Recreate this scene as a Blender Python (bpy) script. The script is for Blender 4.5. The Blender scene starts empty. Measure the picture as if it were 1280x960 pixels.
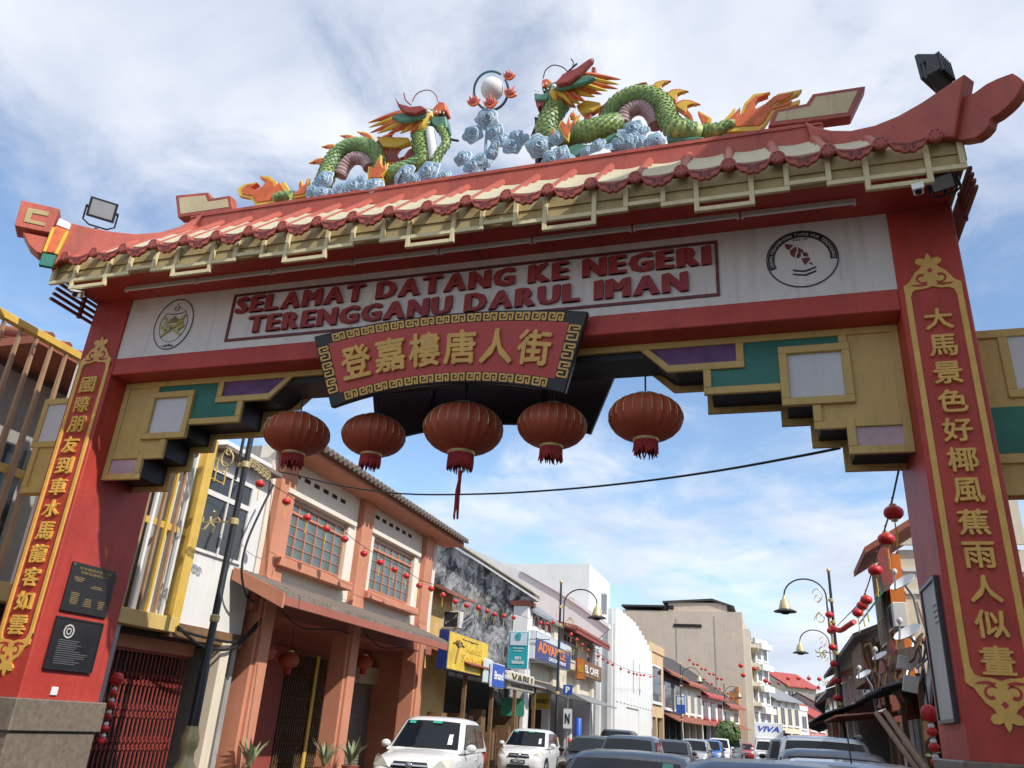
import bpy, bmesh, math, random
from mathutils import Vector, Matrix
random.seed(7)
SC = bpy.context.scene
COL = SC.collection
PI = math.pi

# ------------------------------------------------------------------ camera
CAM = Vector((3.5043, -7.9006, 1.6))
FPX, YAW, PITCH, ROLL = 990.06, -0.3217, 0.4071, 0.0649
_fw = Vector((math.sin(YAW)*math.cos(PITCH), math.cos(YAW)*math.cos(PITCH), math.sin(PITCH)))
_ri = Vector((math.cos(YAW), -math.sin(YAW), 0))
_up = _ri.cross(_fw)
RI = _ri*math.cos(ROLL) + _up*math.sin(ROLL)
UP = -_ri*math.sin(ROLL) + _up*math.cos(ROLL)
FW = _fw
cd = bpy.data.cameras.new('camera'); cam = bpy.data.objects.new('camera', cd); COL.objects.link(cam)
cd.sensor_fit = 'HORIZONTAL'; cd.sensor_width = 36; cd.lens = FPX/1280*36
cd.clip_start = .05; cd.clip_end = 6000
cam.matrix_world = Matrix(((RI.x, UP.x, -FW.x, CAM.x), (RI.y, UP.y, -FW.y, CAM.y), (RI.z, UP.z, -FW.z, CAM.z), (0, 0, 0, 1)))
SC.camera = cam

# ------------------------------------------------------------------ sky, sun, exposure
SUN_EL, SUN_AZ = math.radians(42), math.radians(24)      # azimuth: from +x towards -y
SUNV = Vector((math.cos(SUN_EL)*math.cos(SUN_AZ), -math.cos(SUN_EL)*math.sin(SUN_AZ), math.sin(SUN_EL)))
W = bpy.data.worlds.new('World'); SC.world = W; W.use_nodes = True
nt = W.node_tree; N = nt.nodes; L = nt.links
for n in list(N): N.remove(n)
wo = N.new('ShaderNodeOutputWorld'); bg = N.new('ShaderNodeBackground'); bg.inputs[1].default_value = .15
sky = N.new('ShaderNodeTexSky'); sky.sky_type = 'NISHITA'; sky.sun_disc = False
sky.sun_elevation = SUN_EL; sky.sun_rotation = math.atan2(SUNV.x, SUNV.y)
sky.air_density = 1.0; sky.dust_density = .4; sky.ozone_density = 1.2
tc = N.new('ShaderNodeTexCoord')
sep = N.new('ShaderNodeSeparateXYZ'); L.new(tc.outputs['Generated'], sep.inputs[0])
def wmath(op, a, b=None, clamp=False):
    n = N.new('ShaderNodeMath'); n.operation = op; n.use_clamp = clamp
    for i, v in enumerate((a, b)):
        if v is None: continue
        if isinstance(v, (int, float)): n.inputs[i].default_value = v
        else: L.new(v, n.inputs[i])
    return n.outputs[0]
zc = wmath('ADD', wmath('MAXIMUM', sep.outputs[2], 0.0), .22)
cx = wmath('DIVIDE', sep.outputs[0], zc); cyy = wmath('DIVIDE', sep.outputs[1], zc)
cmb = N.new('ShaderNodeCombineXYZ'); L.new(cx, cmb.inputs[0]); L.new(cyy, cmb.inputs[1])
def wnoise(scale, det, rough, dist, off):
    mp = N.new('ShaderNodeMapping'); mp.inputs['Location'].default_value = off; L.new(cmb.outputs[0], mp.inputs[0])
    n = N.new('ShaderNodeTexNoise'); n.inputs['Scale'].default_value = scale; n.inputs['Detail'].default_value = det
    n.inputs['Roughness'].default_value = rough; n.inputs['Distortion'].default_value = dist
    L.new(mp.outputs[0], n.inputs['Vector']); return n.outputs[0]
big = wnoise(1.05, 8, .56, .25, (3.1, 0.7, 0)); fine = wnoise(4.6, 7, .62, .4, (0.3, 5.2, 0)); shade = wnoise(1.9, 6, .55, .3, (7.7, 2.2, 0))
zr = N.new('ShaderNodeValToRGB'); L.new(sep.outputs[2], zr.inputs[0])          # cloud cover by height: banks low down, a clear belt, broken sheet above
for p_, v_ in ((0.0, .72), (.07, .68), (.13, .57), (.24, .565), (.285, .475), (.34, .40), (.44, .365), (.53, .45), (.64, .625), (1.0, .64)):
    if p_ in (0.0, 1.0): e_ = zr.color_ramp.elements[0 if p_ == 0 else -1]
    else: e_ = zr.color_ramp.elements.new(p_)
    e_.color = (v_, v_, v_, 1)
mixn = wmath('ADD', wmath('ADD', wmath('MULTIPLY', big, .62), wmath('MULTIPLY', fine, .38)), wmath('SUBTRACT', zr.outputs[0], .5))
cr = N.new('ShaderNodeValToRGB'); L.new(mixn, cr.inputs[0])
cr.color_ramp.interpolation = 'EASE'
cr.color_ramp.elements[0].position = .40; cr.color_ramp.elements[0].color = (.05, .05, .05, 1)
cr.color_ramp.elements[1].position = .64; cr.color_ramp.elements[1].color = (.93, .93, .93, 1)
sr = N.new('ShaderNodeValToRGB'); L.new(shade, sr.inputs[0])
sr.color_ramp.elements[0].position = .36; sr.color_ramp.elements[0].color = (2.75, 3.05, 3.65, 1)
sr.color_ramp.elements[1].position = .64; sr.color_ramp.elements[1].color = (4.25, 4.35, 4.6, 1)
skm = N.new('ShaderNodeMix'); skm.data_type = 'RGBA'; skm.blend_type = 'MULTIPLY'; skm.inputs[0].default_value = 1
L.new(sky.outputs[0], skm.inputs[6]); skm.inputs[7].default_value = (.74, .82, .86, 1)
mx = N.new('ShaderNodeMix'); mx.data_type = 'RGBA'
L.new(cr.outputs[0], mx.inputs[0]); L.new(skm.outputs[2], mx.inputs[6]); L.new(sr.outputs[0], mx.inputs[7])
L.new(mx.outputs[2], bg.inputs[0]); L.new(bg.outputs[0], wo.inputs[0])

sd = bpy.data.lights.new('sun', 'SUN'); sd.energy = 2.75; sd.angle = math.radians(.53); sd.color = (1.0, .955, .88)
sun = bpy.data.objects.new('sun', sd); COL.objects.link(sun); sun.location = (20, -10, 30)
sun.rotation_euler = SUNV.to_track_quat('Z', 'Y').to_euler()
SC.view_settings.view_transform = 'Standard'; SC.view_settings.look = 'None'
SC.view_settings.exposure = 0.72; SC.view_settings.gamma = 1
SC.view_settings.use_curve_mapping = False
SC.render.engine = 'CYCLES'
SC.cycles.max_bounces = 6; SC.cycles.diffuse_bounces = 3; SC.cycles.glossy_bounces = 3; SC.cycles.transmission_bounces = 4

# ------------------------------------------------------------------ helpers
def ray(u, v): return FW + RI*((u-640)/FPX) + UP*((480-v)/FPX)
def at(u, v, X=None, Y=None, Z=None):
    """point of the photograph (u, v) on the plane x=X, y=Y or z=Z of the place"""
    d = ray(u, v)
    t = (X-CAM.x)/d.x if X is not None else (Y-CAM.y)/d.y if Y is not None else (Z-CAM.z)/d.z
    return CAM + d*t
def lin(c):
    f = lambda x: x/12.92 if x <= .04045 else ((x+.055)/1.055)**2.4
    return tuple(f(x/255) for x in c)

class MB:
    def __init__(s): s.v = []; s.f = []; s.m = []; s.mi = 0
    def add(s, vs, fs):
        o = len(s.v); s.v += [tuple(x) for x in vs]; s.f += [tuple(i+o for i in f) for f in fs]; s.m += [s.mi]*len(fs); return s
    def box(s, x0, x1, y0, y1, z0, z1):
        x0, x1 = min(x0, x1), max(x0, x1); y0, y1 = min(y0, y1), max(y0, y1); z0, z1 = min(z0, z1), max(z0, z1)
        return s.add([(x, y, z) for x in (x0, x1) for y in (y0, y1) for z in (z0, z1)],
                     [(0, 1, 3, 2), (4, 6, 7, 5), (0, 4, 5, 1), (2, 3, 7, 6), (0, 2, 6, 4), (1, 5, 7, 3)])
    def obox(s, c, ax, ay, az):
        c = Vector(c); ax = Vector(ax); ay = Vector(ay); az = Vector(az)
        return s.add([c+ax*i+ay*j+az*k for i in (-1, 1) for j in (-1, 1) for k in (-1, 1)],
                     [(0, 1, 3, 2), (4, 6, 7, 5), (0, 4, 5, 1), (2, 3, 7, 6), (0, 2, 6, 4), (1, 5, 7, 3)])
    def beam(s, a, b, w, h, up=(0, 0, 1)):
        a = Vector(a); b = Vector(b); d = b-a; u = Vector(up); sx = d.cross(u)
        if sx.length < 1e-6: sx = d.cross(Vector((1, 0, 0)))
        sx.normalize(); uu = sx.cross(d).normalized()
        return s.obox((a+b)/2, d/2, sx*w/2, uu*h/2)
    def prism(s, poly, plane, d0, d1):
        def p(q, d):
            return {'xz': (q[0], d, q[1]), 'yz': (d, q[0], q[1]), 'xy': (q[0], q[1], d)}[plane]
        n = len(poly)
        return s.add([p(q, d0) for q in poly]+[p(q, d1) for q in poly],
                     [tuple(range(n))[::-1], tuple(range(n, 2*n))]+[(i, (i+1) % n, n+(i+1) % n, n+i) for i in range(n)])
    def slab(s, pts, off):
        """polygon of 3-D points thickened by the vector off"""
        pts = [Vector(p) for p in pts]; off = Vector(off); n = len(pts)
        return s.add(pts+[p+off for p in pts], [tuple(range(n))[::-1], tuple(range(n, 2*n))]+[(i, (i+1) % n, n+(i+1) % n, n+i) for i in range(n)])
    def tube(s, pts, r, n=8, caps=True, flat=1.0):
        pts = [Vector(p) for p in pts]; m = len(pts); rs = r if isinstance(r, (list, tuple)) else [r]*m
        vs = []; prev = None
        for i, p in enumerate(pts):
            t = (pts[min(i+1, m-1)]-pts[max(i-1, 0)]).normalized()
            if prev is None:
                a = t.cross(Vector((0, 0, 1)));  a = a if a.length > .05 else t.cross(Vector((0, 1, 0)))
            else: a = prev-t*prev.dot(t)
            a.normalize(); prev = a; b = t.cross(a)
            for k in range(n):
                an = 2*PI*k/n; vs.append(p+a*math.cos(an)*rs[i]+b*math.sin(an)*rs[i]*flat)
        fs = [(i*n+k, i*n+(k+1) % n, (i+1)*n+(k+1) % n, (i+1)*n+k) for i in range(m-1) for k in range(n)]
        if caps: fs += [tuple(range(n))[::-1], tuple(range((m-1)*n, m*n))]
        return s.add(vs, fs)
    def lathe(s, prof, c=(0, 0, 0), n=16, caps=True, sx=1, sy=1):
        vs = [(c[0]+r*math.cos(2*PI*k/n)*sx, c[1]+r*math.sin(2*PI*k/n)*sy, c[2]+z) for r, z in prof for k in range(n)]
        m = len(prof)
        fs = [(i*n+k, i*n+(k+1) % n, (i+1)*n+(k+1) % n, (i+1)*n+k) for i in range(m-1) for k in range(n)]
        if caps: fs += [tuple(range(n))[::-1], tuple(range((m-1)*n, m*n))]
        return s.add(vs, fs)
    def ell(s, c, rx, ry, rz, n=12, m=8, M=None):
        vs = []; c = Vector(c)
        for i in range(m+1):
            th = PI*i/m
            for k in range(n):
                ph = 2*PI*k/n; p = Vector((rx*math.sin(th)*math.cos(ph), ry*math.sin(th)*math.sin(ph), rz*math.cos(th)))
                vs.append(c+(M @ p if M else p))
        return s.add(vs, [(i*n+k, (i+1)*n+k, (i+1)*n+(k+1) % n, i*n+(k+1) % n) for i in range(m) for k in range(n)])
    def build(s, name, mat, parent=None, smooth=False, bevel=0, kind=None, wn=False):
        me = bpy.data.meshes.new(name); me.from_pydata(s.v, [], s.f)
        mats = mat if isinstance(mat, (list, tuple)) else [mat]
        for q in mats: me.materials.append(MAT[q] if isinstance(q, str) else q)
        bm = bmesh.new(); bm.from_mesh(me)
        if len(mats) > 1:
            bm.faces.ensure_lookup_table()
            for i, f in enumerate(bm.faces): f.material_index = s.m[i]
        bmesh.ops.recalc_face_normals(bm, faces=bm.faces)
        if bevel:
            es = [e for e in bm.edges if len(e.link_faces) == 2 and e.calc_face_angle(0) > .6]
            bmesh.ops.bevel(bm, geom=es, offset=bevel, segments=1, affect='EDGES', profile=.5, clamp_overlap=True)
        if smooth:
            for f in bm.faces: f.smooth = True
        bm.to_mesh(me); bm.free()
        if smooth:
            try: me.set_sharp_from_angle(angle=math.radians(smooth if smooth is not True and smooth > 1 else 50))
            except Exception: pass
        return link(name, me, parent, kind)

def link(name, me, parent=None, kind=None):
    o = bpy.data.objects.new(name, me); COL.objects.link(o)
    if parent is not None:
        o.parent = parent
        o.matrix_parent_inverse = Matrix.Translation(-wloc(parent))
    if kind: o['kind'] = kind
    return o
def wloc(o):
    v = Vector((0, 0, 0))
    while o is not None: v = v + o.location; o = None
    return v
def thing(name, label, cat, loc=(0, 0, 0), group=None):
    o = bpy.data.objects.new(name, None); COL.objects.link(o); o.location = loc; o.empty_display_size = .2
    return tag(o, label, cat, group)
def tag(o, label, cat, group=None):
    o['label'] = label; o['category'] = cat
    if group: o['group'] = group
    return o
def struct(o): o['kind'] = 'structure'; return o
def dup(o, parent=None):
    c = o.copy(); COL.objects.link(c)
    if parent is not None: c.parent = parent
    for ch in o.children: dup(ch, c)
    return c
def place(o, loc, rz=0, label=None, group=None, scale=None):
    o.location = loc; o.rotation_euler = (0, 0, rz)
    if scale: o.scale = (scale,)*3 if not isinstance(scale, (tuple, list)) else scale
    if label: o['label'] = label
    if group: o['group'] = group
    return o
def instance(mesh_obj, name, parent, loc, rot=(0, 0, 0), scale=None):
    """another piece sharing mesh data; the mesh is modelled about its own origin"""
    o = bpy.data.objects.new(name, mesh_obj.data); COL.objects.link(o); o.parent = parent
    o.matrix_parent_inverse = Matrix.Translation(-wloc(parent)) if parent else Matrix()
    o.location = loc; o.rotation_euler = rot
    if scale: o.scale = scale
    return o

_textcache = {}
def text_mesh(s, bold=0.0, shear=0.0, spacing=1.0, depth=.02, res=2):
    """letters as a mesh: width and height kept by the font, lying in xz, facing -y, centred, 1 unit high"""
    key = (s, bold, shear, spacing, depth, res)
    if key in _textcache: return _textcache[key]
    cu = bpy.data.curves.new('t', 'FONT'); cu.body = s; cu.size = 1; cu.offset = bold; cu.shear = shear
    cu.space_character = spacing; cu.extrude = depth/2; cu.resolution_u = res; cu.fill_mode = 'BOTH'
    ob = bpy.data.objects.new('t', cu)
    me = bpy.data.meshes.new_from_object(ob); bpy.data.objects.remove(ob); bpy.data.curves.remove(cu)
    co = [v.co.copy() for v in me.vertices]; fs = [tuple(p.vertices) for p in me.polygons]; bpy.data.meshes.remove(me)
    x0 = min(c.x for c in co); x1 = max(c.x for c in co); y0 = min(c.y for c in co); y1 = max(c.y for c in co)
    co = [Vector((c.x-(x0+x1)/2, -c.z, c.y-(y0+y1)/2)) for c in co]
    _textcache[key] = (co, fs, x1-x0, y1-y0); return _textcache[key]
def text(mb, s, c, w=None, h=None, ux=(1, 0, 0), uz=(0, 0, 1), depth=.02, fat=0.0, fatx=0.0, **k):
    """letters centred at c, fitted into w x h; ux, uz are the writing and the upright direction"""
    co, fs, tw, th = text_mesh(s, **k)
    sx = w/(tw+2*(fat+fatx)) if w else None; sz = h/(th+2*fat) if h else None
    sx = sx or sz; sz = sz or sx
    ux = Vector(ux).normalized(); uz = Vector(uz).normalized(); n = ux.cross(uz)   # towards the reader
    dd = max(1e-6, max(abs(p.y) for p in co))
    cps = [(0, 0)]
    if fat: cps += [(fat, 0), (-fat, 0), (0, fat), (0, -fat), (fat*.7, fat*.7), (-fat*.7, -fat*.7)]
    if fatx: cps = [(dx+q*fatx, dz) for q in (-1, -.5, 0, .5, 1) for dx, dz in cps]
    for i, (dx, dz) in enumerate(cps):
        mb.add([Vector(c)+ux*(p.x+dx)*sx+uz*(p.z+dz)*sz-n*(p.y/dd*depth/2-.0006*i) for p in co], fs)
    return mb

# ------------------------------------------------------------------ materials
MAT = {}
def mat(name, rgb, rough=.6, var=.14, scale=2.0, metal=0.0, streak=0.0, bump=0.0, bscale=30.0, stain=None, stain_amt=0.0, stain_scale=1.2, spec=.5, coat=0, rgb2=None, tint=0.0):
    m = bpy.data.materials.new(name); m.use_nodes = True; MAT[name] = m
    t = m.node_tree; n = t.nodes; l = t.links; b = n['Principled BSDF']
    b.inputs['Roughness'].default_value = rough; b.inputs['Metallic'].default_value = metal
    b.inputs['Specular IOR Level'].default_value = spec; b.inputs['Coat Weight'].default_value = coat
    c = n.new('ShaderNodeTexCoord'); co = c.outputs['Object']
    def noise(sc, det=5, rg=.6, vec=None, dist=0):
        q = n.new('ShaderNodeTexNoise'); q.inputs['Scale'].default_value = sc; q.inputs['Detail'].default_value = det
        q.inputs['Roughness'].default_value = rg; q.inputs['Distortion'].default_value = dist; l.new(vec or co, q.inputs['Vector']); return q.outputs[0]
    def mix(fac, a, bb, typ='MIX'):
        q = n.new('ShaderNodeMix'); q.data_type = 'RGBA'; q.blend_type = typ
        for i, v in ((0, fac), (6, a), (7, bb)):
            if isinstance(v, (int, float)): q.inputs[i].default_value = v
            elif isinstance(v, tuple): q.inputs[i].default_value = (*v, 1) if len(v) == 3 else v
            else: l.new(v, q.inputs[i])
        return q.outputs[2]
    def ramp(fac, p0, p1):
        q = n.new('ShaderNodeMapRange'); q.inputs[1].default_value = p0; q.inputs[2].default_value = p1; q.clamp = True; l.new(fac, q.inputs[0]); return q.outputs[0]
    lo = tuple(x*(1-var) for x in rgb); hi = rgb2 or tuple(min(1, x*(1+var)) for x in rgb)
    outc = mix(ramp(noise(scale), .3, .7), lo, hi)
    if var > 0: outc = mix(ramp(noise(scale*9, 3), .35, .75), outc, mix(.5, outc, tuple(x*(1-var*.9) for x in rgb)))
    if streak:
        mp = n.new('ShaderNodeMapping'); mp.inputs['Scale'].default_value = (9, 9, .55); l.new(co, mp.inputs[0])
        outc = mix(ramp(noise(1, 6, .65, mp.outputs[0]), .52, .78), outc, mix(streak, outc, stain or (.05, .045, .04)))
    if stain_amt:
        outc = mix(ramp(noise(stain_scale, 8, .68, None, .4), .5, .68), outc, mix(stain_amt, outc, stain or (.05, .045, .04)))
    l.new(outc, b.inputs['Base Color'])
    l.new(ramp(noise(scale*4), -.4+.0, 1.4), b.inputs['Roughness']) if False else None
    if bump:
        bn = n.new('ShaderNodeBump'); bn.inputs['Strength'].default_value = bump; bn.inputs['Distance'].default_value = .02
        l.new(noise(bscale, 6), bn.inputs['Height']); l.new(bn.outputs[0], b.inputs['Normal'])
    return m
mat('gate_red', (.49, .045, .031), .55, .16, .9, streak=.42, stain=(.13, .022, .02), stain_amt=.32, stain_scale=.8, bump=.2, bscale=14, rgb2=(.57, .072, .046))
mat('tile_red', (.40, .078, .048), .5, .26, 2.5, streak=.3, stain=(.12, .03, .028), stain_amt=.4, stain_scale=2, bump=.3)
mat('tile_cream', (.54, .48, .32), .6, .22, 3, streak=.5, stain=(.20, .16, .10), stain_amt=.45, stain_scale=2.5, bump=.25)
mat('gate_yellow', (.60, .41, .135), .6, .12, 1.7, streak=.35, stain=(.16, .1, .03), bump=.1)
mat('fret_cream', (.66, .57, .33), .6, .1, 2.1, streak=.3, stain=(.3, .22, .1), bump=.1)
mat('fascia_yellow', (.44, .34, .15), .6, .14, 2.1, streak=.3, stain=(.2, .13, .05), bump=.1)
mat('cream_panel', (.56, .47, .27), .6, .15, 1.5, streak=.4, stain=(.25, .17, .08))
mat('panel_white', (.76, .72, .68), .7, .1, .7, streak=.45, stain=(.36, .31, .27), stain_amt=.35, stain_scale=.7)
mat('panel_grey_white', (.62, .62, .63), .6, .06, 1.2, streak=.2, stain=(.4, .35, .3))
mat('panel_green', (.02, .17, .12), .5, .2, 2, streak=.2, stain=(.05, .1, .08))
mat('panel_purple', (.14, .055, .17), .5, .35, 7, bump=.3)
mat('panel_pink', (.50, .36, .38), .6, .2, 6, streak=.3, stain=(.3, .25, .25))
mat('gold', (.74, .43, .09), .42, .16, 5, bump=.1, spec=.6)
mat('letter_red', (.33, .035, .033), .5, .08, 3)
mat('frame_maroon', (.16, .03, .03), .5, .1, 3)
mat('black', (.016, .016, .019), .45, .2, 3)
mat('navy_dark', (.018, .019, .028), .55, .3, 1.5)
mat('granite', (.20, .16, .12), .5, .3, 14, bump=.1, bscale=80, stain=(.08, .07, .06), stain_amt=.3)
mat('plaque_black', (.022, .023, .027), .22, .2, 3)
mat('plaque_gold', (.30, .21, .09), .45, .2, 6)
mat('lantern_red', (.58, .135, .065), .5, .2, 2.0, streak=.25, stain=(.2, .05, .04))
def translucent(name, fac):
    t = MAT[name].node_tree; n = t.nodes; l = t.links; b = n['Principled BSDF']; out = n['Material Output']
    tr = n.new('ShaderNodeBsdfTranslucent'); mx_ = n.new('ShaderNodeMixShader'); mx_.inputs[0].default_value = fac
    l.new(b.inputs['Base Color'].links[0].from_socket, tr.inputs[0]); l.new(b.outputs[0], mx_.inputs[1]); l.new(tr.outputs[0], mx_.inputs[2]); l.new(mx_.outputs[0], out.inputs[0])
translucent('lantern_red', .38)
mat('lantern_bright', (.55, .02, .02), .45, .1, 5)
mat('tassel_red', (.36, .03, .03), .8, .2, 8)
mat('gold_metal', (.60, .48, .24), .42, .15, 6, metal=.35)
mat('grey_metal', (.35, .35, .36), .4, .15, 6, metal=.6)
mat('black_metal', (.018, .02, .026), .38, .25, 4, spec=.6)
mat('white_paint', (.76, .76, .75), .55, .05, 1.5)
mat('off_white', (.62, .60, .56), .6, .1, 2, streak=.2)
mat('cable', (.012, .012, .014), .6, .1, 4)
mat('ornament_orange', (.64, .13, .03), .5, .3, 9, bump=.15)
mat('ornament_yellow', (.72, .46, .05), .5, .15, 8)
mat('dragon_green', (.10, .23, .07), .45, .3, 14, rgb2=(.30, .46, .20))
mat('dragon_lime', (.42, .50, .14), .5, .2, 10)
mat('dragon_teal', (.06, .20, .13), .5, .3, 8, rgb2=(.14, .32, .22))
mat('belly_mauve', (.42, .27, .27), .55, .2, 12)
mat('ornament_white', (.78, .77, .76), .5, .05, 6)
mat('cloud_blue', (.20, .34, .48), .55, .25, 9, rgb2=(.34, .49, .60))
mat('cloud_white', (.72, .76, .80), .55, .1, 8)
mat('ornament_maroon', (.27, .04, .03), .5, .25, 8)
mat('lamp_glass', (.32, .34, .36), .12, .1, 5, spec=.8)
# ------------------------------------------------------------------ ground, road
def sheet(name, x0, x1, y0, y1, z, m):
    return struct(MB().add([(x0, y0, z), (x1, y0, z), (x1, y1, z), (x0, y1, z)], [(0, 1, 2, 3)]).build(name, m))
mat('earth', (.16, .14, .11), .9, .3, .3, bump=.4, bscale=6)
mat('asphalt', (.055, .054, .053), .85, .25, .8, bump=.5, bscale=60, stain=(.03, .03, .03), stain_amt=.5)
mat('pavement', (.24, .17, .13), .8, .2, 1.5, bump=.3, bscale=25)
mat('kerb', (.3, .29, .27), .8, .2, 3, bump=.2)
mat('road_paint', (.7, .7, .68), .7, .15, 6)
sheet('ground', -1500, 1500, -60, 3000, -.02, 'earth')
CURVE = [(-30, -7), (55, -7), (70, -6.5), (78, -6.1), (88, -5.1), (98, -3.4), (106, -1.7), (112, -.3), (121, 2.6), (128, 5.2), (136, 8.3), (148, 13.6), (170, 25), (210, 48)]
def curve_x(y):
    for (a, xa), (b, xb) in zip(CURVE[:-1], CURVE[1:]):
        if y <= b: return xa+(xb-xa)*(y-a)/(b-a)
    return CURVE[-1][1]
_v = []
for y_, x_ in CURVE: _v += [(x_+1.8, y_, .004), (x_+13.1, y_, .004)]
struct(MB().add(_v, [(2*i, 2*i+1, 2*i+3, 2*i+2) for i in range(len(CURVE)-1)]).build('road', 'asphalt'))
for nm, x0, x1 in (('pavement_left', -7.9, -5.35), ('pavement_right', 6.2, 9)):
    struct(MB().box(x0, x1, -30, 60, -.02, .14).build(nm, 'pavement'))
for nm, x0, x1 in (('kerb_left', -5.35, -5.2), ('kerb_right', 6.05, 6.2)):
    struct(MB().box(x0, x1, -30, 60, -.02, .15).build(nm, 'kerb', bevel=.02))
for i in range(14):
    struct(MB().box(.45, .57, -20+i*6, -17+i*6, .005, .012).build('lane_marking', 'road_paint'))

# ------------------------------------------------------------------ the gate
G = thing('chinatown_gate', 'red chinese street gate with tiled roof spanning the road on two pillars', 'gate', (0, .635, 0))
ZP = 1.5635; ZB = 5.738; ZW = 5.989; ZT = 6.933
def pillar(sg):
    x0, x1 = (5.0, 5.63) if sg > 0 else (-5.63, -5.0)
    p = MB().box(x0, x1, 0, 1.27, ZP-.01, ZT+.03).build('pillar', 'gate_red', G, bevel=.012)
    q = MB().box(x0-.07, x1+.07, -.07, 1.36, 1.20, ZP).build('plinth_cap', 'granite', p, bevel=.015)
    MB().box(x0-.03, x1+.03, -.03, 1.31, -.02, 1.20).build('plinth', 'granite', p, bevel=.01)
    return p
PL = pillar(-1); PR = pillar(1)
# carved gold borders of the couplets
def curl(cx, cz, r0, r1, a0, a1, w0, w1, n=16):
    """a flat comma-shaped curl, as an outline"""
    out = []; inn = []
    for i in range(n+1):
        t = i/n; a = a0+(a1-a0)*t; r = r0+(r1-r0)*t; w = (w0+(w1-w0)*t)/2
        out.append((cx+(r+w)*math.cos(a), cz+(r+w)*math.sin(a))); inn.append((cx+(r-w)*math.cos(a), cz+(r-w)*math.sin(a)))
    return out+inn[::-1]
def border(P, xc, hw, zb, zt):
    w = .055
    for s in (-1, 1):
        x = xc+s*hw
        MB().box(x-w/2, x+w/2, -.018, .004, zb, zt).build('gold_strip', 'gold', P, bevel=.004)
    for up in (1, -1):
        z = zt if up > 0 else zb
        half = [(hw+w/2, -.02), (hw+w/2, .06), (hw-.03, .10), (.19, .13), (.14, .21), (.085, .255), (.07, .285), (.105, .30), (.125, .335), (.105, .37), (.06, .37), (.03, .355), (.022, .39), (0, .43)]
        low = [(0, .035), (.07, .012), (.15, .008), (hw-w*.9, -.01), (hw-w/2, -.07), (hw+w/2, -.07)]
        sh = half+[(-a, b) for a, b in half[:-1][::-1]]
        lo = [(-a, b) for a, b in low[::-1][:-1]]+low[:1]+low[1:-1]
        poly = sh+[(-hw-w/2, -.07), (-hw+w/2, -.07)]+[(-a, b) for a, b in low[1:4][::-1]]+[low[0]]+low[1:4]+[(hw-w/2, -.07), (hw+w/2, -.07)]
        o = MB().prism([(xc+a, z+up*b) for a, b in poly], 'xz', -.02, .004).build('gold_crest', 'gold', P)
        m = MB()
        for s in (-1, 1):
            m.prism([(xc+s*a, z+up*b) for a, b in curl(.085, .135, .062, .03, -2.4, 2.2, .012, .035)], 'xz', -.0235, -.0195)
            m.prism([(xc+s*a, z+up*b) for a, b in ((.04, .052), (.10, .036), (.17, .045), (.20, .065), (.15, .065), (.10, .066), (.06, .085))], 'xz', -.0235, -.0195)
        m.prism([(xc, z+up*.19), (xc+.028, z+up*.22), (xc, z+up*.25), (xc-.028, z+up*.22)], 'xz', -.0235, -.0195)
        m.build('crest_cutout', 'gate_red', o)
border(PR, 5.315, .238, 2.22, 5.93); border(PL, -5.315, .238, 2.22, 5.93)
def couplet(P, s, xc, z0, z1):
    n = len(s)
    for i, ch in enumerate(s):
        z = z0+(z1-z0)*i/(n-1)
        m = MB(); text(m, ch, (xc, -.014, z), .255, .235, depth=.036, fat=.022)
        m.build('character', 'gold', P)
couplet(PR, '大馬景色好椰風蕉雨人似畫', 5.315, at(1173, 400, Y=0).z, at(1250, 826, Y=0).z)
couplet(PL, '國際朋友到車水馬龍客如雲', -5.315, at(121, 481, Y=0).z, at(17, 781, Y=0).z)
# lintel beam, inscription wall, soffit
MB().box(-5, 5, .012, 1.258, ZB, ZW).build('lintel', 'gate_red', G, bevel=.01)
WALL = MB().box(-5, 5, .03, 1.24, ZW, ZT).build('inscription_wall', 'panel_white', G)
MB().box(-5.60, 5.60, -.74, 2.01, ZT, 7.12).build('soffit', 'gate_red', G)
fr = [at(292, 369, Y=.03), at(898, 301, Y=.03), at(899, 371, Y=.03), at(283, 427, Y=.03)]
fx0 = (fr[0].x+fr[3].x)/2; fx1 = (fr[1].x+fr[2].x)/2; fz1 = (fr[0].z+fr[1].z)/2; fz0 = (fr[2].z+fr[3].z)/2
m = MB(); b = .035
m.box(fx0, fx1, .012, .031, fz1-b, fz1).box(fx0, fx1, .012, .031, fz0, fz0+b)
m.box(fx0, fx0+b, .012, .031, fz0+b, fz1-b).box(fx1-b, fx1, .012, .031, fz0+b, fz1-b)
m.build('inscription_frame', 'frame_maroon', WALL)
hh = fz1-fz0
t0, t1 = at(296, 382, Y=.03), at(889, 324, Y=.03)
zr = fz0+hh*.735
def letters(s, xa, xb, z, h, P, matn):
    # each letter a piece of its own, spaced by its width
    ws = [(.40 if c == ' ' else text_mesh(c, bold=0.0)[2]+.24+.05) for c in s]; tot = sum(ws)-.05; x = xa; k = (xb-xa)/tot
    for c, w in zip(s, ws):
        if c != ' ':
            tw = (w-.05)*k
            m = MB(); text(m, c, (x+tw/2, .018, z), tw, h, depth=.03, bold=0.0, fat=.012, fatx=.075)
            m.build('letter', matn, P)
        x += w*k
letters('SELAMAT DATANG KE NEGERI', fx0+.07, fx1-.07, zr, hh*.34, WALL, 'letter_red')
letters('TERENGGANU DARUL IMAN', at(311, 405, Y=.03).x, at(861, 352, Y=.03).x, fz0+hh*.30, hh*.34, WALL, 'letter_red')
mat('crest_yellow', (.50, .44, .17), .5, .2, 8)
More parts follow.
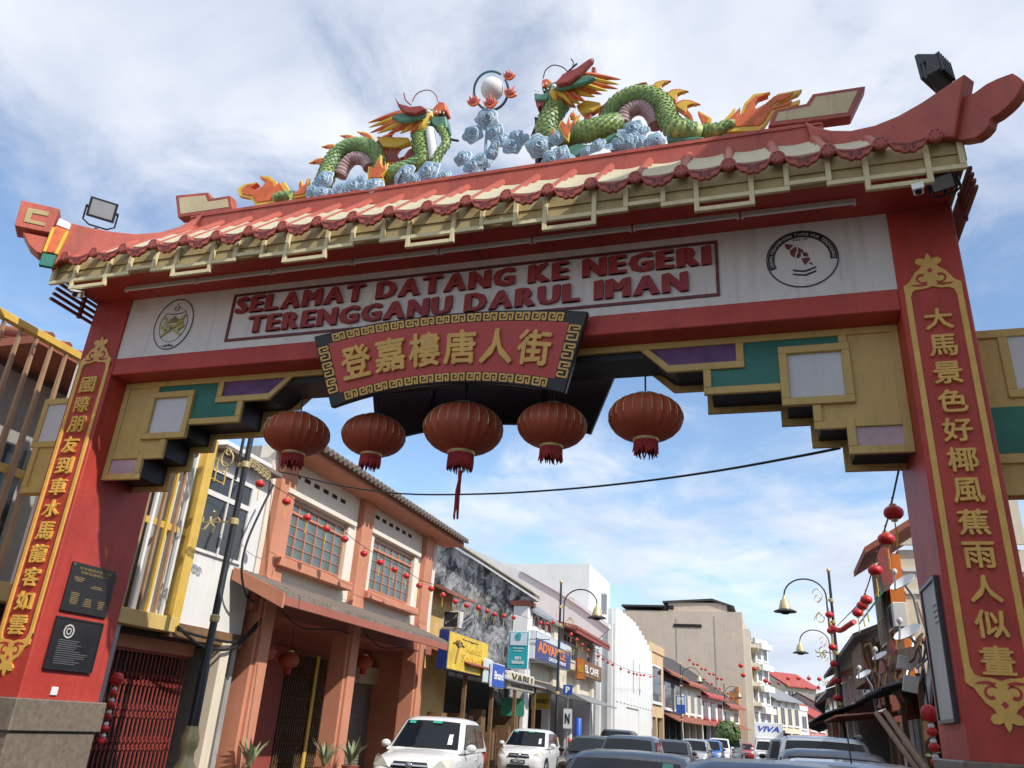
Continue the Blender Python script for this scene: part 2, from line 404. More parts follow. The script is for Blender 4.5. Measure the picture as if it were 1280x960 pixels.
# emblems on the wall
def ring(m, c, r0, r1, y0, y1, a0=0, a1=2*PI, n=48, ex=1.0, ez=1.0):
    po = [(c[0]+r1*ex*math.cos(a0+(a1-a0)*i/n), c[1]+r1*ez*math.sin(a0+(a1-a0)*i/n)) for i in range(n+1)]
    pi = [(c[0]+r0*ex*math.cos(a0+(a1-a0)*i/n), c[1]+r0*ez*math.sin(a0+(a1-a0)*i/n)) for i in range(n+1)]
    for i in range(n): m.prism([po[i], po[i+1], pi[i+1], pi[i]], 'xz', y0, y1)
    return m
ec = at(217.5, 405.5, Y=.03); ea = at(193, 412, Y=.03); eb = at(242.5, 399, Y=.03)
EX, EZ = ec.x, ec.z; er = (eb.x-ea.x)/2
E1 = thing('state_crest', 'pale round crest with crossed gold weapons at the left end of the white inscription wall', 'emblem', (EX, .03, EZ))
MB().prism([(EX+er*math.cos(i*PI/24), EZ+.395*math.sin(i*PI/24)) for i in range(48)], 'xz', .022, .031).build('crest_disc', 'panel_white', E1)
m = ring(MB(), (EX, EZ), .97, 1.0, .014, .024, ex=er, ez=.395); ring(m, (EX, EZ-.01), .985, 1.0, .014, .024, ex=er*.72, ez=.27, a0=2.3-PI*0, a1=2.3+2*PI*.88)
m.prism([(EX-.17, EZ+.18), (EX-.08, EZ+.155), (EX, EZ+.15), (EX+.08, EZ+.155), (EX+.17, EZ+.18), (EX+.08, EZ+.167), (EX, EZ+.162), (EX-.08, EZ+.167)], 'xz', .014, .024)
m.build('crest_outline', 'black', E1)
m = MB(); ring(m, (EX, EZ+.25), .030, .044, .012, .024, a0=2.2, a1=7.2, n=20); m.box(EX-.004, EX+.004, .012, .024, EZ+.29, EZ+.33); m.build('crescent', 'plaque_gold', E1)
m = MB()
for s in (-1, 1):
    a = Vector((EX-s*.17, .018, EZ-.19)); c2 = Vector((EX+s*.16, .018, EZ+.03))
    m.beam(a, c2, .03, .045, (0, 1, 0)); m.beam((EX-s*.19, .018, EZ-.03), (EX-s*.10, .018, EZ-.10), .05, .055, (0, 1, 0))
    m.beam((EX-s*.17, .018, EZ+.10), (EX-s*.10, .018, EZ+.03), .02, .04, (0, 1, 0)); m.beam((EX+s*.07, .018, EZ+.02), (EX+s*.18, .018, EZ+.13), .02, .035, (0, 1, 0))
m.box(EX-.10, EX+.10, .010, .022, EZ-.045, EZ-.005)
m.build('crossed_weapons', 'crest_yellow', E1)
m = MB(); m.box(EX-.055, EX+.055, .008, .022, EZ+.02, EZ+.055).box(EX-.075, EX+.075, .008, .022, EZ+.06, EZ+.078).prism([(EX-.05, EZ+.08), (EX+.05, EZ+.08), (EX, EZ+.125)], 'xz', .008, .022)
m.build('crown', 'plaque_gold', E1)
m = MB(); text(m, 'ترڠڬانو', (EX-.01, .018, EZ-.335), .18, .05, depth=.012); m.build('crest_inscription', 'black', E1)
DC = at(1002.5, 324, Y=.03); dx0 = at(958, 328, Y=.03); dx1 = at(1049, 322, Y=.03); DR = (dx1.x-dx0.x)/2
E2 = thing('association_emblem', 'round black and white association emblem with open book on the white inscription wall', 'emblem', (DC.x, .03, DC.z))
MB().prism([(DC.x+DR*math.cos(i*PI/24), DC.z+DR*.96*math.sin(i*PI/24)) for i in range(48)], 'xz', .022, .031).build('emblem_disc', 'panel_white', E2)
m = ring(MB(), (DC.x, DC.z), .965, 1.0, .014, .024, ex=DR, ez=DR*.96); ring(m, (DC.x, DC.z), .77, .95, .014, .024, ex=DR, ez=DR*.96, a0=-.12, a1=PI+.35, n=40)
m.build('emblem_ring', 'black', E2)
s = 'DEWAN PERHIMPUNAN TIONG HUA TERENGGANU'; m = MB()
for i, ch in enumerate(s):
    if ch == ' ': continue
    a = PI+.22-(PI+.26)*i/(len(s)-1)
    text(m, ch, (DC.x+DR*.86*math.cos(a), .011, DC.z+DR*.825*math.sin(a)), None, DR*.092, ux=(math.sin(a), 0, -math.cos(a)), uz=(math.cos(a), 0, math.sin(a)), depth=.006, bold=0.0, res=1)
m.build('ring_lettering', 'off_white', E2, kind='stuff')
m = MB(); text(m, 'SINCE  1949', (DC.x, .018, DC.z+DR*.66), DR*.42, DR*.06, depth=.008, res=1); m.build('emblem_lettering', 'black', E2)
m = MB()
def tp(*pts): m.prism([(DC.x+a*DR, DC.z+b*DR) for a, b in pts], 'xz', .014, .024)
tp((-.44, .56), (-.20, .50), (-.34, .34), (-.42, .40)); tp((-.32, .30), (-.14, .44), (-.12, .32), (-.22, .06), (-.30, .16)); tp((-.08, .40), (.03, .30), (.06, .24), (-.10, .22))
tp((-.13, .17), (-.02, .24), (-.02, .10), (-.10, .02), (-.16, .06)); tp((.02, .22), (.16, .18), (.19, .06), (.05, .08)); tp((-.02, .0), (.2, .02), (.22, -.06), (.06, -.22)); tp((.18, -.18), (.24, -.14), (.28, -.26))
m.build('emblem_figure', 'frame_maroon', E2)
m = MB()
for z in (-.40, -.53):
    tp((-.30, z+.06), (-.12, z+.02), (.04, z-.01), (.04, z-.06), (-.12, z-.03), (-.27, z+.01)); tp((.04, z-.01), (.16, z+.03), (.36, z+.10), (.35, z+.05), (.18, z-.02), (.04, z-.06))
m.build('emblem_book', 'navy_dark', E2)

# ------------------------------------------------------------------ stepped yellow brackets between pillar and lintel
BY = .32
def bracket_side(sg, front):
    y0 = BY if front else 1.27-BY
    fy = -1 if front else 1
    B = bpy.data.objects.new('bracket', None)
    def wpt(u, v):
        p = at(u, v, Y=BY); return (p.x, p.z)
    c8 = lambda a, b: wpt(900+a/3.368, 360+b/3.368)
    r7 = lambda a, b: wpt(600+a/4, 380+b/4)
    xs = lambda x: sg*x
    # levels from the right bracket of the photograph
    zt = ZB; x_out = 5.0
    zpk0 = c8(680, 694)[1]; xpk0 = c8(540, 640)[0]; zy0 = c8(465, 592)[1]; xw0a = c8(394, 540)[0]; zw0 = c8(400, 490)[1]; xw0 = c8(252, 370)[0]
    xw1 = c8(558, 370)[0]; zw1 = c8(400, 240)[1]; zg0 = c8(130, 437)[1]; xg0 = r7(1118, 400)[0]; zpu = r7(1030, 335)[1]; xpu0 = r7(940, 340)[0]; xpu1 = r7(800, 225)[0]
    zs = c8(400, 206)[1]
    F = .085; d = .05
    f = MB()
    def bar(x0, x1, z0, z1, e=0.0): f.box(xs(x0), xs(x1), y0+fy*e, y0-fy*d, z0, z1)
    bar(0, x_out-.002, zs, zt-.002, .0)                                   # strip under the lintel
    bar(x_out-F, x_out-.002, zpk0, zs, .002)                              # beside the pillar
    bar(xpk0, x_out-F, zpk0, zpk0+F, .0); bar(xpk0, xpk0+F, zpk0+F, zy0+F, .002)
    bar(xpk0+F, x_out-F, zy0+.012, zy0+F+.03, .0)
    bar(xw0a, xpk0+F*.0, zy0, zy0+F, .0); bar(xw0a, xw0a+F, zy0+F, zw0, .002)
    bar(xw0, xw1, zw0, zw0+F, .022); bar(xw0, xw1, zw1-F, zw1, .022); bar(xw0, xw0+F, zw0+F, zw1-F, .022); bar(xw1-F, xw1, zw0+F, zw1-F, .022)
    xyv = c8(515, 215)[0]; bar(xyv-F/2, xyv+F/2, zw1, zs, .004)
    bar(xg0, xw0, zg0, zg0+F, .0); bar(xg0, xg0+F, zg0+F, zpu+F*.0, .002)
    xpr = c8(100, 270)[0]
    bar(xpu0, xpr, zpu, zpu+F, .004); bar(xpr-F, xpr, zpu+F, zs, .002)
    f.prism([(xs(xpu0), zpu), (xs(xpu0+.02), zpu+F), (xs(xpu1+.10), zs), (xs(xpu1), zs)], 'xz', y0-fy*.002, y0-fy*d)
    # recessed backing
    name = 'bracket_frame'
    fo = f.build(name, 'gate_yellow', G, bevel=.006)
    yb0, yb1 = y0+fy*-.028, y0-fy*d
    def pan(nm, mt, x0, x1, z0, z1): MB().box(xs(x0), xs(x1), yb0, yb1, z0, z1).build(nm, mt, fo)
    pan('yellow_panel', 'gate_yellow', xw1-.01, x_out-F, zy0+F, zs); pan('lower_yellow_panel', 'gate_yellow', xw0a+F, xw1-.01, zy0+F, zw0)
    pan('pink_panel', 'panel_pink', xpk0+F, x_out-F, zpk0+F, zy0+.02)
    pan('white_panel', 'panel_grey_white', xw0+F, xw1-F, zw0+F, zw1-F)
    pan('green_panel', 'panel_green', xg0+F, xw0+.004, zg0+F, zpu+.002); pan('green_panel', 'panel_green', xpr-.004, xw0+.004, zpu+.002, zs); pan('green_panel', 'panel_green', xw0+.004, xyv-F/2, zw1-.002, zs)
    MB().prism([(xs(xpu0+.02), zpu+F), (xs(xpr-F), zpu+F), (xs(xpr-F), zs), (xs(xpu1+.10), zs)], 'xz', yb0, yb1).build('purple_panel', 'panel_purple', fo)
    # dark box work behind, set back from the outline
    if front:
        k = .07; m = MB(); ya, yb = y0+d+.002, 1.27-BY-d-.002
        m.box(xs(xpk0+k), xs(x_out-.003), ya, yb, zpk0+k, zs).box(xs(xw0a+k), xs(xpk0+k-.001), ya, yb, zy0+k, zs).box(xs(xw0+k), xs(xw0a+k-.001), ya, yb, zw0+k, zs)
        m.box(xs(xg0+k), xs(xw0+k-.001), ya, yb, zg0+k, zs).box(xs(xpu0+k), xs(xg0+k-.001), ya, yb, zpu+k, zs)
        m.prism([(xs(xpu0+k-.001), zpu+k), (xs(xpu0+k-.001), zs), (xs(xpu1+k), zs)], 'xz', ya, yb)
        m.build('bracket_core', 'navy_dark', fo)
    return fo
for sg in (1, -1):
    for fr_ in (True, False): bracket_side(sg, fr_)
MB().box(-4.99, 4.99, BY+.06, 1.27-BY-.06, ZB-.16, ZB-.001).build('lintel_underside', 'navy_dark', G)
# outer brackets beyond the pillars
def outer_bracket(sg):
    X0 = sg*5.63; f = MB(); y0 = .45; y1 = .62; F = .09
    zs1 = ZB-.0; zw0 = 5.02
    bx = lambda a, b, z0, z1, e=0: f.box(X0+sg*a, X0+sg*b, y0-e, y1, z0, z1)
    bx(0, .95, 5.56, 5.65); bx(.30, .39, 4.98, 5.56, .002); bx(.86, .95, 4.98, 5.56, .002); bx(.30, .95, 4.89, 4.98, .004)
    bx(.80, .89, 4.3, 4.89, .002); bx(.0, .89, 4.21, 4.3, .0); bx(.34, .43, 3.98, 4.21, .002); bx(0, .43, 3.89, 3.98)
    fo = f.build('bracket_frame', 'gate_yellow', G, bevel=.006)
    MB().box(X0, X0+sg*.86, y0+.03, y1-.002, 4.30, 5.56).build('yellow_panel', 'gate_yellow', fo)
    MB().box(X0+sg*.39, X0+sg*.86, y0+.022, y0+.03, 4.98, 5.56).build('white_panel', 'panel_grey_white', fo)
    MB().box(X0+sg*.10, X0+sg*.70, y0+.024, y0+.03, 4.32, 4.80).build('green_panel', 'panel_green', fo) if sg > 0 else None
    MB().box(X0, X0+sg*.36, y0+.03, y1-.002, 3.95, 4.23).build('lower_yellow_panel', 'gate_yellow', fo)
outer_bracket(-1); outer_bracket(1)

# ------------------------------------------------------------------ eaves: fascia boards and hanging fretwork
ROOF = bpy.data.objects.new('roof', None)
FAS = MB().box(-5.62, 5.62, -.80, -.742, 6.975, 7.135).build('fascia', 'fascia_yellow', G)
MB().box(-5.62, 5.62, -.785, -.742, 6.83, 6.968).build('fascia', 'fascia_yellow', G)
MB().box(-5.62, 5.62, 2.012, 2.07, 6.935, 7.135).build('fascia', 'fascia_yellow', G)
for sg in (-1, 1): MB().box(sg*5.602, sg*5.64, -.742, 2.012, 6.93, 7.135).build('fascia', 'fascia_yellow', G)
bxs = [at(u, v, Y=-.84).x for u, v in ((84, 357), (214, 345), (355, 328), (508, 307), (677, 287), (866, 263), (1078, 237))]
bxe = [at(u, v, Y=-.84).x for u, v in ((132, 355), (265, 339), (409, 322), (568, 301), (743, 280), (938, 254), (1163, 226))]
pitch = (sum(bxs[1:])-sum(bxs[:-1]))/6; wbox = sum(b-a for a, b in zip(bxs, bxe))/7; xs0 = sum(bxs)/7-3*pitch
zl, zm, zh = 6.645, 6.765, 6.825
m_ = .052
def fret(y0, y1, sgy):
    for i in range(7):
        x = xs0+pitch*i; m = MB()
        B = lambda a, b, z0, z1, e=0: m.box(a, b, y0-e*sgy, y1, z0, z1)
        B(x, x+m_, zl, 7.10, .003); B(x+wbox-m_, x+wbox, zl, 7.10, .003); B(x+m_, x+wbox-m_, zl, zl+m_); B(x+m_, x+wbox-m_, zm, zm+m_)
        g = (pitch-wbox)/3
        if i < 6 or True:
            e = min(x+wbox+g, 5.6)
            B(x+wbox, e, zm, zm+m_); B(e-m_, e, zm+m_, 7.10, .003)
        if i < 6:
            B(x+wbox+g, x+wbox+2*g, zh, zh+m_)
            B(x+wbox+2*g, x+pitch, zm, zm+m_); B(x+wbox+2*g, x+wbox+2*g+m_, zm+m_, 7.10, .003)
        m.build('fretwork', 'fret_cream', G, bevel=.004)
    m = MB(); x = xs0
    m.box(-5.62, x, y0, y1, zm, zm+m_).box(-5.62, -5.62+m_, y0-.003*sgy, y1, zm+m_, 7.1); m.build('fretwork', 'fret_cream', G, bevel=.004)
fret(-.845, -.803, 1)
# side frets at both ends
for sg in (-1, 1):
    m = MB()
    for k in range(4):
        z = 6.62+k*.09; m.box(sg*5.66, sg*5.70, -.70+k*.02, 1.9, z, z+.035)
    for y in (-.2, .635, 1.5): m.box(sg*5.655, sg*5.705, y, y+.04, 6.60, 6.94)
    m.build('side_fretwork', 'frame_maroon', G)

# ------------------------------------------------------------------ roof tiles
NB = 22; TP = .4865; X0 = -NB/2*TP
YE, ZE = -.90, 7.10                # eave edge
YR, ZR = .18, 8.24                # where the tiles meet the ridge
SL = Vector((0, YR-YE, ZR-ZE)); SLN = SL.normalized(); NRM = Vector((0, -SLN.z, SLN.y))
XT = 4.42
DECK = MB().add([(-5.62, YE+.18, ZE-.03), (5.62, YE+.18, ZE-.03), (XT, YR+.13, ZR-.05), (-XT, YR+.13, ZR-.05), (XT, 1.09-.13, ZR-.05), (-XT, 1.09-.13, ZR-.05), (5.62, 2.17-.18, ZE-.03), (-5.62, 2.17-.18, ZE-.03)],
        [(0, 1, 2, 3), (3, 2, 4, 5), (5, 4, 6, 7), (0, 7, 6, 1), (0, 3, 5, 7), (1, 6, 4, 2)]).build('roof_deck', 'tile_red', G)
def hip_t(x): return max(0.0, min(1.0, (5.55-abs(x))/(5.55-XT)))       # share of the slope left of the hip
def barrel(mb, r, l, n=8, taper=.92):
    vs = []; 
    for j, t in enumerate((0, l)):
        rr = r*(taper if j else 1)
        for k in range(n+1):
            a = PI*k/n; vs.append(Vector((rr*math.cos(a), 0, 0))+NRM*rr*math.sin(a)+SLN*t)
    o = len(vs)//2
    fs = [(k, k+1, o+k+1, o+k) for k in range(n)]+[tuple(range(o))[::-1], tuple(range(o, 2*o))]
    return mb.add(vs, fs)
LT = SL.length
rib = barrel(MB(), .058, 1.0).build('rib_tile', 'tile_red', DECK, smooth=True); rib.location = (0, 0, -50)
ribu = barrel(MB(), .052, 1.0, taper=1).build('rib_tile', 'tile_red', DECK, smooth=True)
# cream pan tile: shallow trough
def pan(l, h0):
    m = MB(); vs = []; n = 6; w = TP/2-.045
    for t in (0, l):
        for k in range(n+1):
            x = -w+2*w*k/n; sag = -.022*(1-(x/w)**2)
            vs.append(Vector((x, 0, 0))+SLN*t+NRM*(h0+sag+.03)); 
    for t in (0, l):
        for k in range(n+1):
            x = -w+2*w*k/n; sag = -.022*(1-(x/w)**2)
            vs.append(Vector((x, 0, 0))+SLN*t+NRM*(h0+sag+.008))
    q = n+1
    fs = [(k, k+1, q+k+1, q+k) for k in range(n)]+[(2*q+k, 3*q+k, 3*q+k+1, 2*q+k+1) for k in range(n)]
    fs += [(k, 2*q+k, 2*q+k+1, k+1) for k in range(n)]+[(q+k, q+k+1, 3*q+k+1, 3*q+k) for k in range(n)]
    fs += [(0, q, 3*q, 2*q), (n, 2*q+n, 3*q+n, q+n)]
    return m.add(vs, fs)
pan1 = pan(1.0, .022).build('pan_tile', 'tile_cream', DECK, smooth=True)
pan2 = pan(1.0, .0).build('pan_tile', 'tile_cream', DECK, smooth=True)
# rosette disc and drip tile (scalloped tongue)
m = MB(); n = 16
m.prism([(.078*math.cos(2*PI*k/n), .078*math.sin(2*PI*k/n)) for k in range(n)], 'xz', -.03, .03)
ros = m.build('eave_disc', 'tile_red', DECK, bevel=.012)
m = MB()
for k in range(6): m.prism([(.048*math.cos(a)+.012*math.cos(b), .048*math.sin(a)+.012*math.sin(b)) for a in (2*PI*k/6,) for b in [2*PI*j/5 for j in range(5)]], 'xz', -.033, -.028)
rosd = m.build('disc_relief', 'frame_maroon', ros)
hw = TP/2-.035
def drip_poly():
    top = []; bot = []
    for k in range(17):
        t = -1+2*k/16; x = t*hw
        zt_ = -.055*(1-t*t)+.02; zb_ = -.165*(1-abs(t)**2.2)-.0+.0+.012*math.cos(t*PI*5)
        top.append((x, zt_)); bot.append((x, min(zb_, zt_-.015)))
    return top[::-1]+bot
m = MB().prism(drip_poly(), 'xz', -.022, .022)
drip = m.build('drip_tile', 'tile_red', DECK, bevel=.008)
m = MB()
for s in (-1, 1):
    for (a, b, c2, dd, w) in ((.02, -.075, .09, -.055, .010), (.10, -.06, .145, -.035, .009), (.02, -.10, .06, -.095, .012), (.03, -.13, .05, -.115, .009)):
        m.beam((s*a, -.024, b), (s*c2, -.024, dd), .006, w*2, (0, 0, 1))
m.box(-.006, .006, -.027, -.021, -.15, -.07)
dripd = m.build('drip_relief', 'frame_maroon', drip)
bases = (rib, ribu, pan1, pan2, ros, drip)
for o in bases: o.location = (0, 0, 0)
def strip_piece(src, x, y, z):
    o = instance(src, src.name.split('.')[0], DECK, (x, y, z))
    for ch in src.children: c = instance(ch, ch.name.split('.')[0], o, (0, 0, 0)); c.matrix_parent_inverse = Matrix()
    return o
SR = Matrix(((1, 0, 0), (0, SLN.y, NRM.y), (0, SLN.z, NRM.z)))
def slope_piece(src, x, t0, t1, h=0.0):
    """src is modelled 1 m long up the slope; stretch it to run from t0 to t1 of the slope length"""
    o = instance(src, src.name.split('.')[0], DECK, Vector((x, YE, ZE))+SLN*(LT*t0)+NRM*h); return o
def pieces(fn, lens):
    out = {}
    for l in lens: out[l] = fn(l)
    return out
cuts = [i/4 for i in range(1, 5)]
ribs_l = {}; pans_l = {}
def rib_of(l, big):
    k = (round(l, 2), big)
    if k not in ribs_l: ribs_l[k] = barrel(MB(), .068 if big else .053, l, taper=.9 if big else 1).build('rib_tile', 'tile_red', DECK, smooth=True)
    return ribs_l[k]
def pan_of(l, h):
    k = (round(l, 2), h)
    if k not in pans_l: pans_l[k] = pan(l, h).build('pan_tile', 'tile_cream', DECK, smooth=True)
    return pans_l[k]
for i in range(NB+1):
    x = X0+i*TP
    strip_piece(ros, x, YE-.03, ZE+.02)
    T = hip_t(x)*LT
    if T > .15:
        n = max(1, round(T/.5)); l = T/n
        for k in range(n):
            slope_piece(rib_of(l+.05, True), x, k*l/LT, 0, -.035+.006*(n-k))
    if i < NB:
        xm = x+TP/2
        strip_piece(drip, xm, YE-.035, ZE+.02)
        T = hip_t(abs(xm)+TP*.3)*LT
        if T > .12:
            n = max(1, round(T/.40)); l = T/n
            for k in range(n): slope_piece(pan_of(l+(.06 if k < n-1 else -.05), round(.026*(n-k), 3)), xm, k*l/LT+.07, 0, -.10)
bases = bases+tuple(ribs_l.values())+tuple(pans_l.values())
for o in bases:
    for ch in list(o.children): bpy.data.objects.remove(ch)
    bpy.data.objects.remove(o)
# ------------------------------------------------------------------ ridge, hip ridges with swept ends, corner finials
mat('ridge_red', (.46, .078, .048), .55, .2, .9, streak=.45, stain=(.13, .035, .03), stain_amt=.42, stain_scale=1.0, bump=.2, bscale=14, rgb2=(.54, .12, .07))
def at_hip(u, v, sg, e=0.0):
    """photograph point on the upright plane through a hip of the roof"""
    a = Vector((sg*4.40, .16, 0)); b2 = Vector((sg*5.72, -1.0, 0)); d = (b2-a).normalized(); n = Vector((-d.y, d.x, 0))
    if n.y > 0: n = -n
    a = a+n*e; r = ray(u, v); t = (a-CAM).dot(n)/r.dot(n); return CAM+r*t, n, d
RIDGE = MB().prism([(-4.5, 7.95), (4.5, 7.95), (4.5, 8.42), (4.2, 8.45), (-4.2, 8.45), (-4.5, 8.42)], 'xz', .16, 1.11).build('ridge', 'ridge_red', G, bevel=.015)
MB().box(-4.48, 4.48, .145, .16, 8.375, 8.405).build('ridge_moulding', 'ridge_red', RIDGE)
TOPPX = {1: [(1012, 155), (1026, 163), (1045, 167), (1070, 167.5), (1100, 161), (1130, 149), (1160, 132), (1190, 112), (1213, 97)],
         -1: [(256, 268), (240, 279), (222, 288), (200, 294), (170, 296.5), (140, 293.5), (115, 289), (92, 283.5), (78, 277)]}
BOTPX = {1: [(1200, 176), (1165, 181)], -1: [(64, 337), (78, 330)]}
def hip_ridge(sg):
    top = [at_hip(u, v, sg)[0] for u, v in TOPPX[sg]]; n = at_hip(0, 300, sg)[1]
    bot = [at_hip(u, v, sg)[0] for u, v in BOTPX[sg]]+[Vector((sg*4.9, -.28, 7.45)), Vector((sg*4.42, .14, 7.95))]
    P = top+bot
    o = MB().slab([p+n*.10 for p in P], n*(-.24 if sg < 0 else -.18)).build('hip_ridge', 'ridge_red', G, bevel=.014)
    # the same at the back of the gate
    MB().slab([Vector((p.x, 1.27-p.y, p.z))+Vector((n.x, -n.y, 0))*.10 for p in P], Vector((n.x, -n.y, 0))*-.24).build('hip_ridge', 'ridge_red', G, bevel=.014)
    return o
HL = hip_ridge(-1); HR = hip_ridge(1)
def fin(px, sg, e0, e1, name, mt, P, back=True):
    q = [at_hip(u, v, sg, e0) for u, v in px]; n = q[0][1]; pts = [a[0] for a in q]
    o = MB().slab(pts, n*(e1-e0)).build(name, mt, P, bevel=.008)
    if back:
        nb = Vector((n.x, -n.y, 0)); MB().slab([Vector((p.x, 1.27-p.y, p.z)) for p in pts], nb*(e1-e0)).build(name, mt, P, bevel=.008)
    return o
FL = fin([(27, 250), (75, 261), (63, 291), (18, 282)], -1, .16, -.16, 'corner_finial', 'ridge_red', G)
fin([(28, 290), (62, 297), (53, 317), (46, 315), (36, 306)], -1, .12, -.12, 'finial_curl', 'ridge_red', FL)
fin([(34.5, 259), (61.5, 264.5), (60, 270.5), (40.5, 266.5), (37.5, 274), (57.5, 278.5), (55.5, 283), (29, 277)], -1, .172, .158, 'finial_fret', 'fascia_yellow', FL, False)
fin([(74, 272), (89, 279), (86, 287), (70, 281)], -1, .15, .09, 'finial_band', 'ornament_white', FL, False)
fin([(69, 282), (86, 288), (71, 317), (54, 314)], -1, .155, .09, 'finial_band', 'ornament_orange', FL, False)
fin([(65, 283), (69, 284.5), (57, 315), (53, 314)], -1, .165, .09, 'finial_band_edge', 'ornament_yellow', FL, False)
fin([(82.5, 287), (86.5, 289), (72, 318), (67.5, 317)], -1, .165, .09, 'finial_band_edge', 'ornament_yellow', FL, False)
fin([(53, 316), (71, 319), (65, 334), (48, 331)], -1, .155, .09, 'finial_band', 'panel_green', FL, False)
FR = fin([(1188, 128), (1205, 121), (1217, 116), (1232, 105), (1246, 98), (1265, 91), (1273, 96), (1279, 104), (1274, 115), (1266, 126), (1257, 135), (1247, 143), (1238, 148), (1236, 157), (1229, 165), (1219, 172), (1203, 175), (1188, 175)], 1, .03, -.10, 'corner_finial', 'ridge_red', G)
# stepped scroll blocks at the ends of the straight ridge
def scroll(pxs, name, inset):
    P = [at(u, v, Y=.25) for u, v in pxs]
    o = MB().slab(P, (0, .16, 0)).build(name, 'tile_red', RIDGE, bevel=.01)
    c = sum(P, Vector())/len(P)
    n = len(P); Q = []
    for i in range(n):
        p = P[i]; a = (P[i-1]-p).normalized(); b2 = (P[(i+1) % n]-p).normalized()
        nrm1 = Vector((-(p-P[i-1]).z, 0, (p-P[i-1]).x)).normalized(); nrm2 = Vector((-(P[(i+1) % n]-p).z, 0, (P[(i+1) % n]-p).x)).normalized()
        bis = nrm1+nrm2; k = inset/max(.3, bis.dot(nrm1)); Q.append(p-bis*k*1.0)
    MB().slab([q+Vector((0, -.004, 0)) for q in Q], (0, .02, 0)).build('scroll_panel', 'cream_panel', o)
scroll([(219, 244), (260, 240), (263, 248), (288, 244), (291, 262), (222, 272)], 'ridge_scroll', .06)
scroll([(960, 158), (968, 137), (1008, 129), (1016, 117), (1082, 107), (1064, 145), (1010, 152)], 'ridge_scroll', .06)
# ------------------------------------------------------------------ hanging fan-shaped sign board
SG = thing('sign_board', 'fan shaped red sign with black fret border and gold characters under the lintel', 'sign', (0.02, -.1, 5.0))
# board frame: leans out at the top
bo = Vector((.02, .02, 5.04)); bu = Vector((0, -.20, .93)).normalized(); bx = Vector((1, 0, 0)); bn = bx.cross(bu)   # bn towards the reader
def fanpt(s, t, e=0.0):
    """s -1..1 across, t 0..1 up the fan"""
    hw = 1.47+.29*t; x = s*hw; z = t*.93+(.21-.08*t)*(1-s*s)
    return bo+bx*x+bu*z+bn*e
def fan_slab(mb, s0, s1, t0, t1, e0, e1, n=24):
    P = [fanpt(s0+(s1-s0)*i/n, t0, e0) for i in range(n+1)]+[fanpt(s1-(s1-s0)*i/n, t1, e0) for i in range(n+1)]
    return mb.slab(P, bn*(e1-e0))
fan_slab(MB(), -1, 1, 0, 1, -.09, 0).build('board', 'black', SG, bevel=.012)
mat('sign_red', (.52, .05, .042), .4, .06, 1.2)
fan_slab(MB(), -.895, .895, .15, .85, -.002, .006).build('red_field', 'sign_red', SG)
# key frets: S-shaped meander pieces
def fret_unit(cs, ct, us, ut, flip=1):
    """meander about 1 x 1 in (a, b), mapped on the board"""
    m = MB(); w = .16
    bars = [(-.5, -.5, -.34, .5), (-.34, .34, .06, .5), (-.10, -.14, .06, .34), (-.34, -.14, .06, 0.0+.02), (.06-.0, -.5, .1, .5)]
    def q(a, b): return fanpt(cs+a*us, ct+b*ut*flip, .0)
    shp = [((-.5, -.42), (-.5, .5)), ((-.5, .42), (-.12, .42)), ((-.16, .5), (-.16, -.08)), ((-.16, -.02), (-.32, -.02)),
           ((-.5, -.42), (.06, -.42)), ((.02, -.5), (.02, .42+.08)), ((.02, .42), (.5, .42)), ((.44, .5), (.44, -.5)), ((.44, -.42), (.22, -.42)), ((.24, -.42), (.24, .10))]
    for i, (a, b) in enumerate(shp):
        p0 = fanpt(cs+a[0]*us, ct+a[1]*ut*flip, 0); p1 = fanpt(cs+b[0]*us, ct+b[1]*ut*flip, 0)
        d = (p1-p0); 
        if d.length < 1e-4: continue
        sd = bn.cross(d).normalized(); th = .021
        m.obox((p0+p1)/2+bn*(.005+.0004*i), d/2, sd*th/2, bn*.006)
    return m
k = 0
for t, n in ((.915, 15), (.085, 13)):
    for i in range(n):
        s = -.86+1.72*(i+.5)/n
        fret_unit(s, t, 1.72/n*.84, .105).build('key_fret', 'gold', SG)
for sgn in (-1, 1):
    for i in range(3):
        t = .16+.68*(i+.5)/3
        m = MB()
        cs = sgn*.943; us = .07; ut = .19
        shp = [((-.5, .46), (.5, .46)), ((-.5, .5), (-.5, .0)), ((-.5, .04), (.5, .04)), ((.5, .0), (.5, -.5)), ((.5, -.46), (-.5, -.46)), ((-.5, -.46), (-.5, -.18)), ((-.5, -.2), (.1, -.2)), ((.5, .46), (.5, .22)), ((.5, .24), (-.1, .24))]
        for j, (a, b) in enumerate(shp):
            p0 = fanpt(cs+a[0]*us, t+a[1]*ut, 0); p1 = fanpt(cs+b[0]*us, t+b[1]*ut, 0); d = p1-p0; sd = bn.cross(d).normalized()
            m.obox((p0+p1)/2+bn*(.005+.0004*j), d/2, sd*.0105, bn*.006)
        m.build('key_fret', 'gold', SG)
for i, ch in enumerate('登嘉樓唐人街'):
    s = -.70+1.40*i/5; c = fanpt(s, .50, .02); tang = (fanpt(s+.02, .5)-fanpt(s-.02, .5)).normalized()
    m = MB(); text(m, ch, c, .40, .42, ux=tang, uz=bn.cross(tang)*1, depth=.04, fat=.026); m.build('character', 'gold', SG)
# stays holding the board off the lintel
m = MB()
for x in (-1.2, 1.2): m.beam((x, -.06, 5.80), (x, .02, 5.80), .04, .04).beam((x, -.02, 5.72), (x, .34, 5.74), .03, .03)
m.build('bracket_stay', 'black_metal', SG)
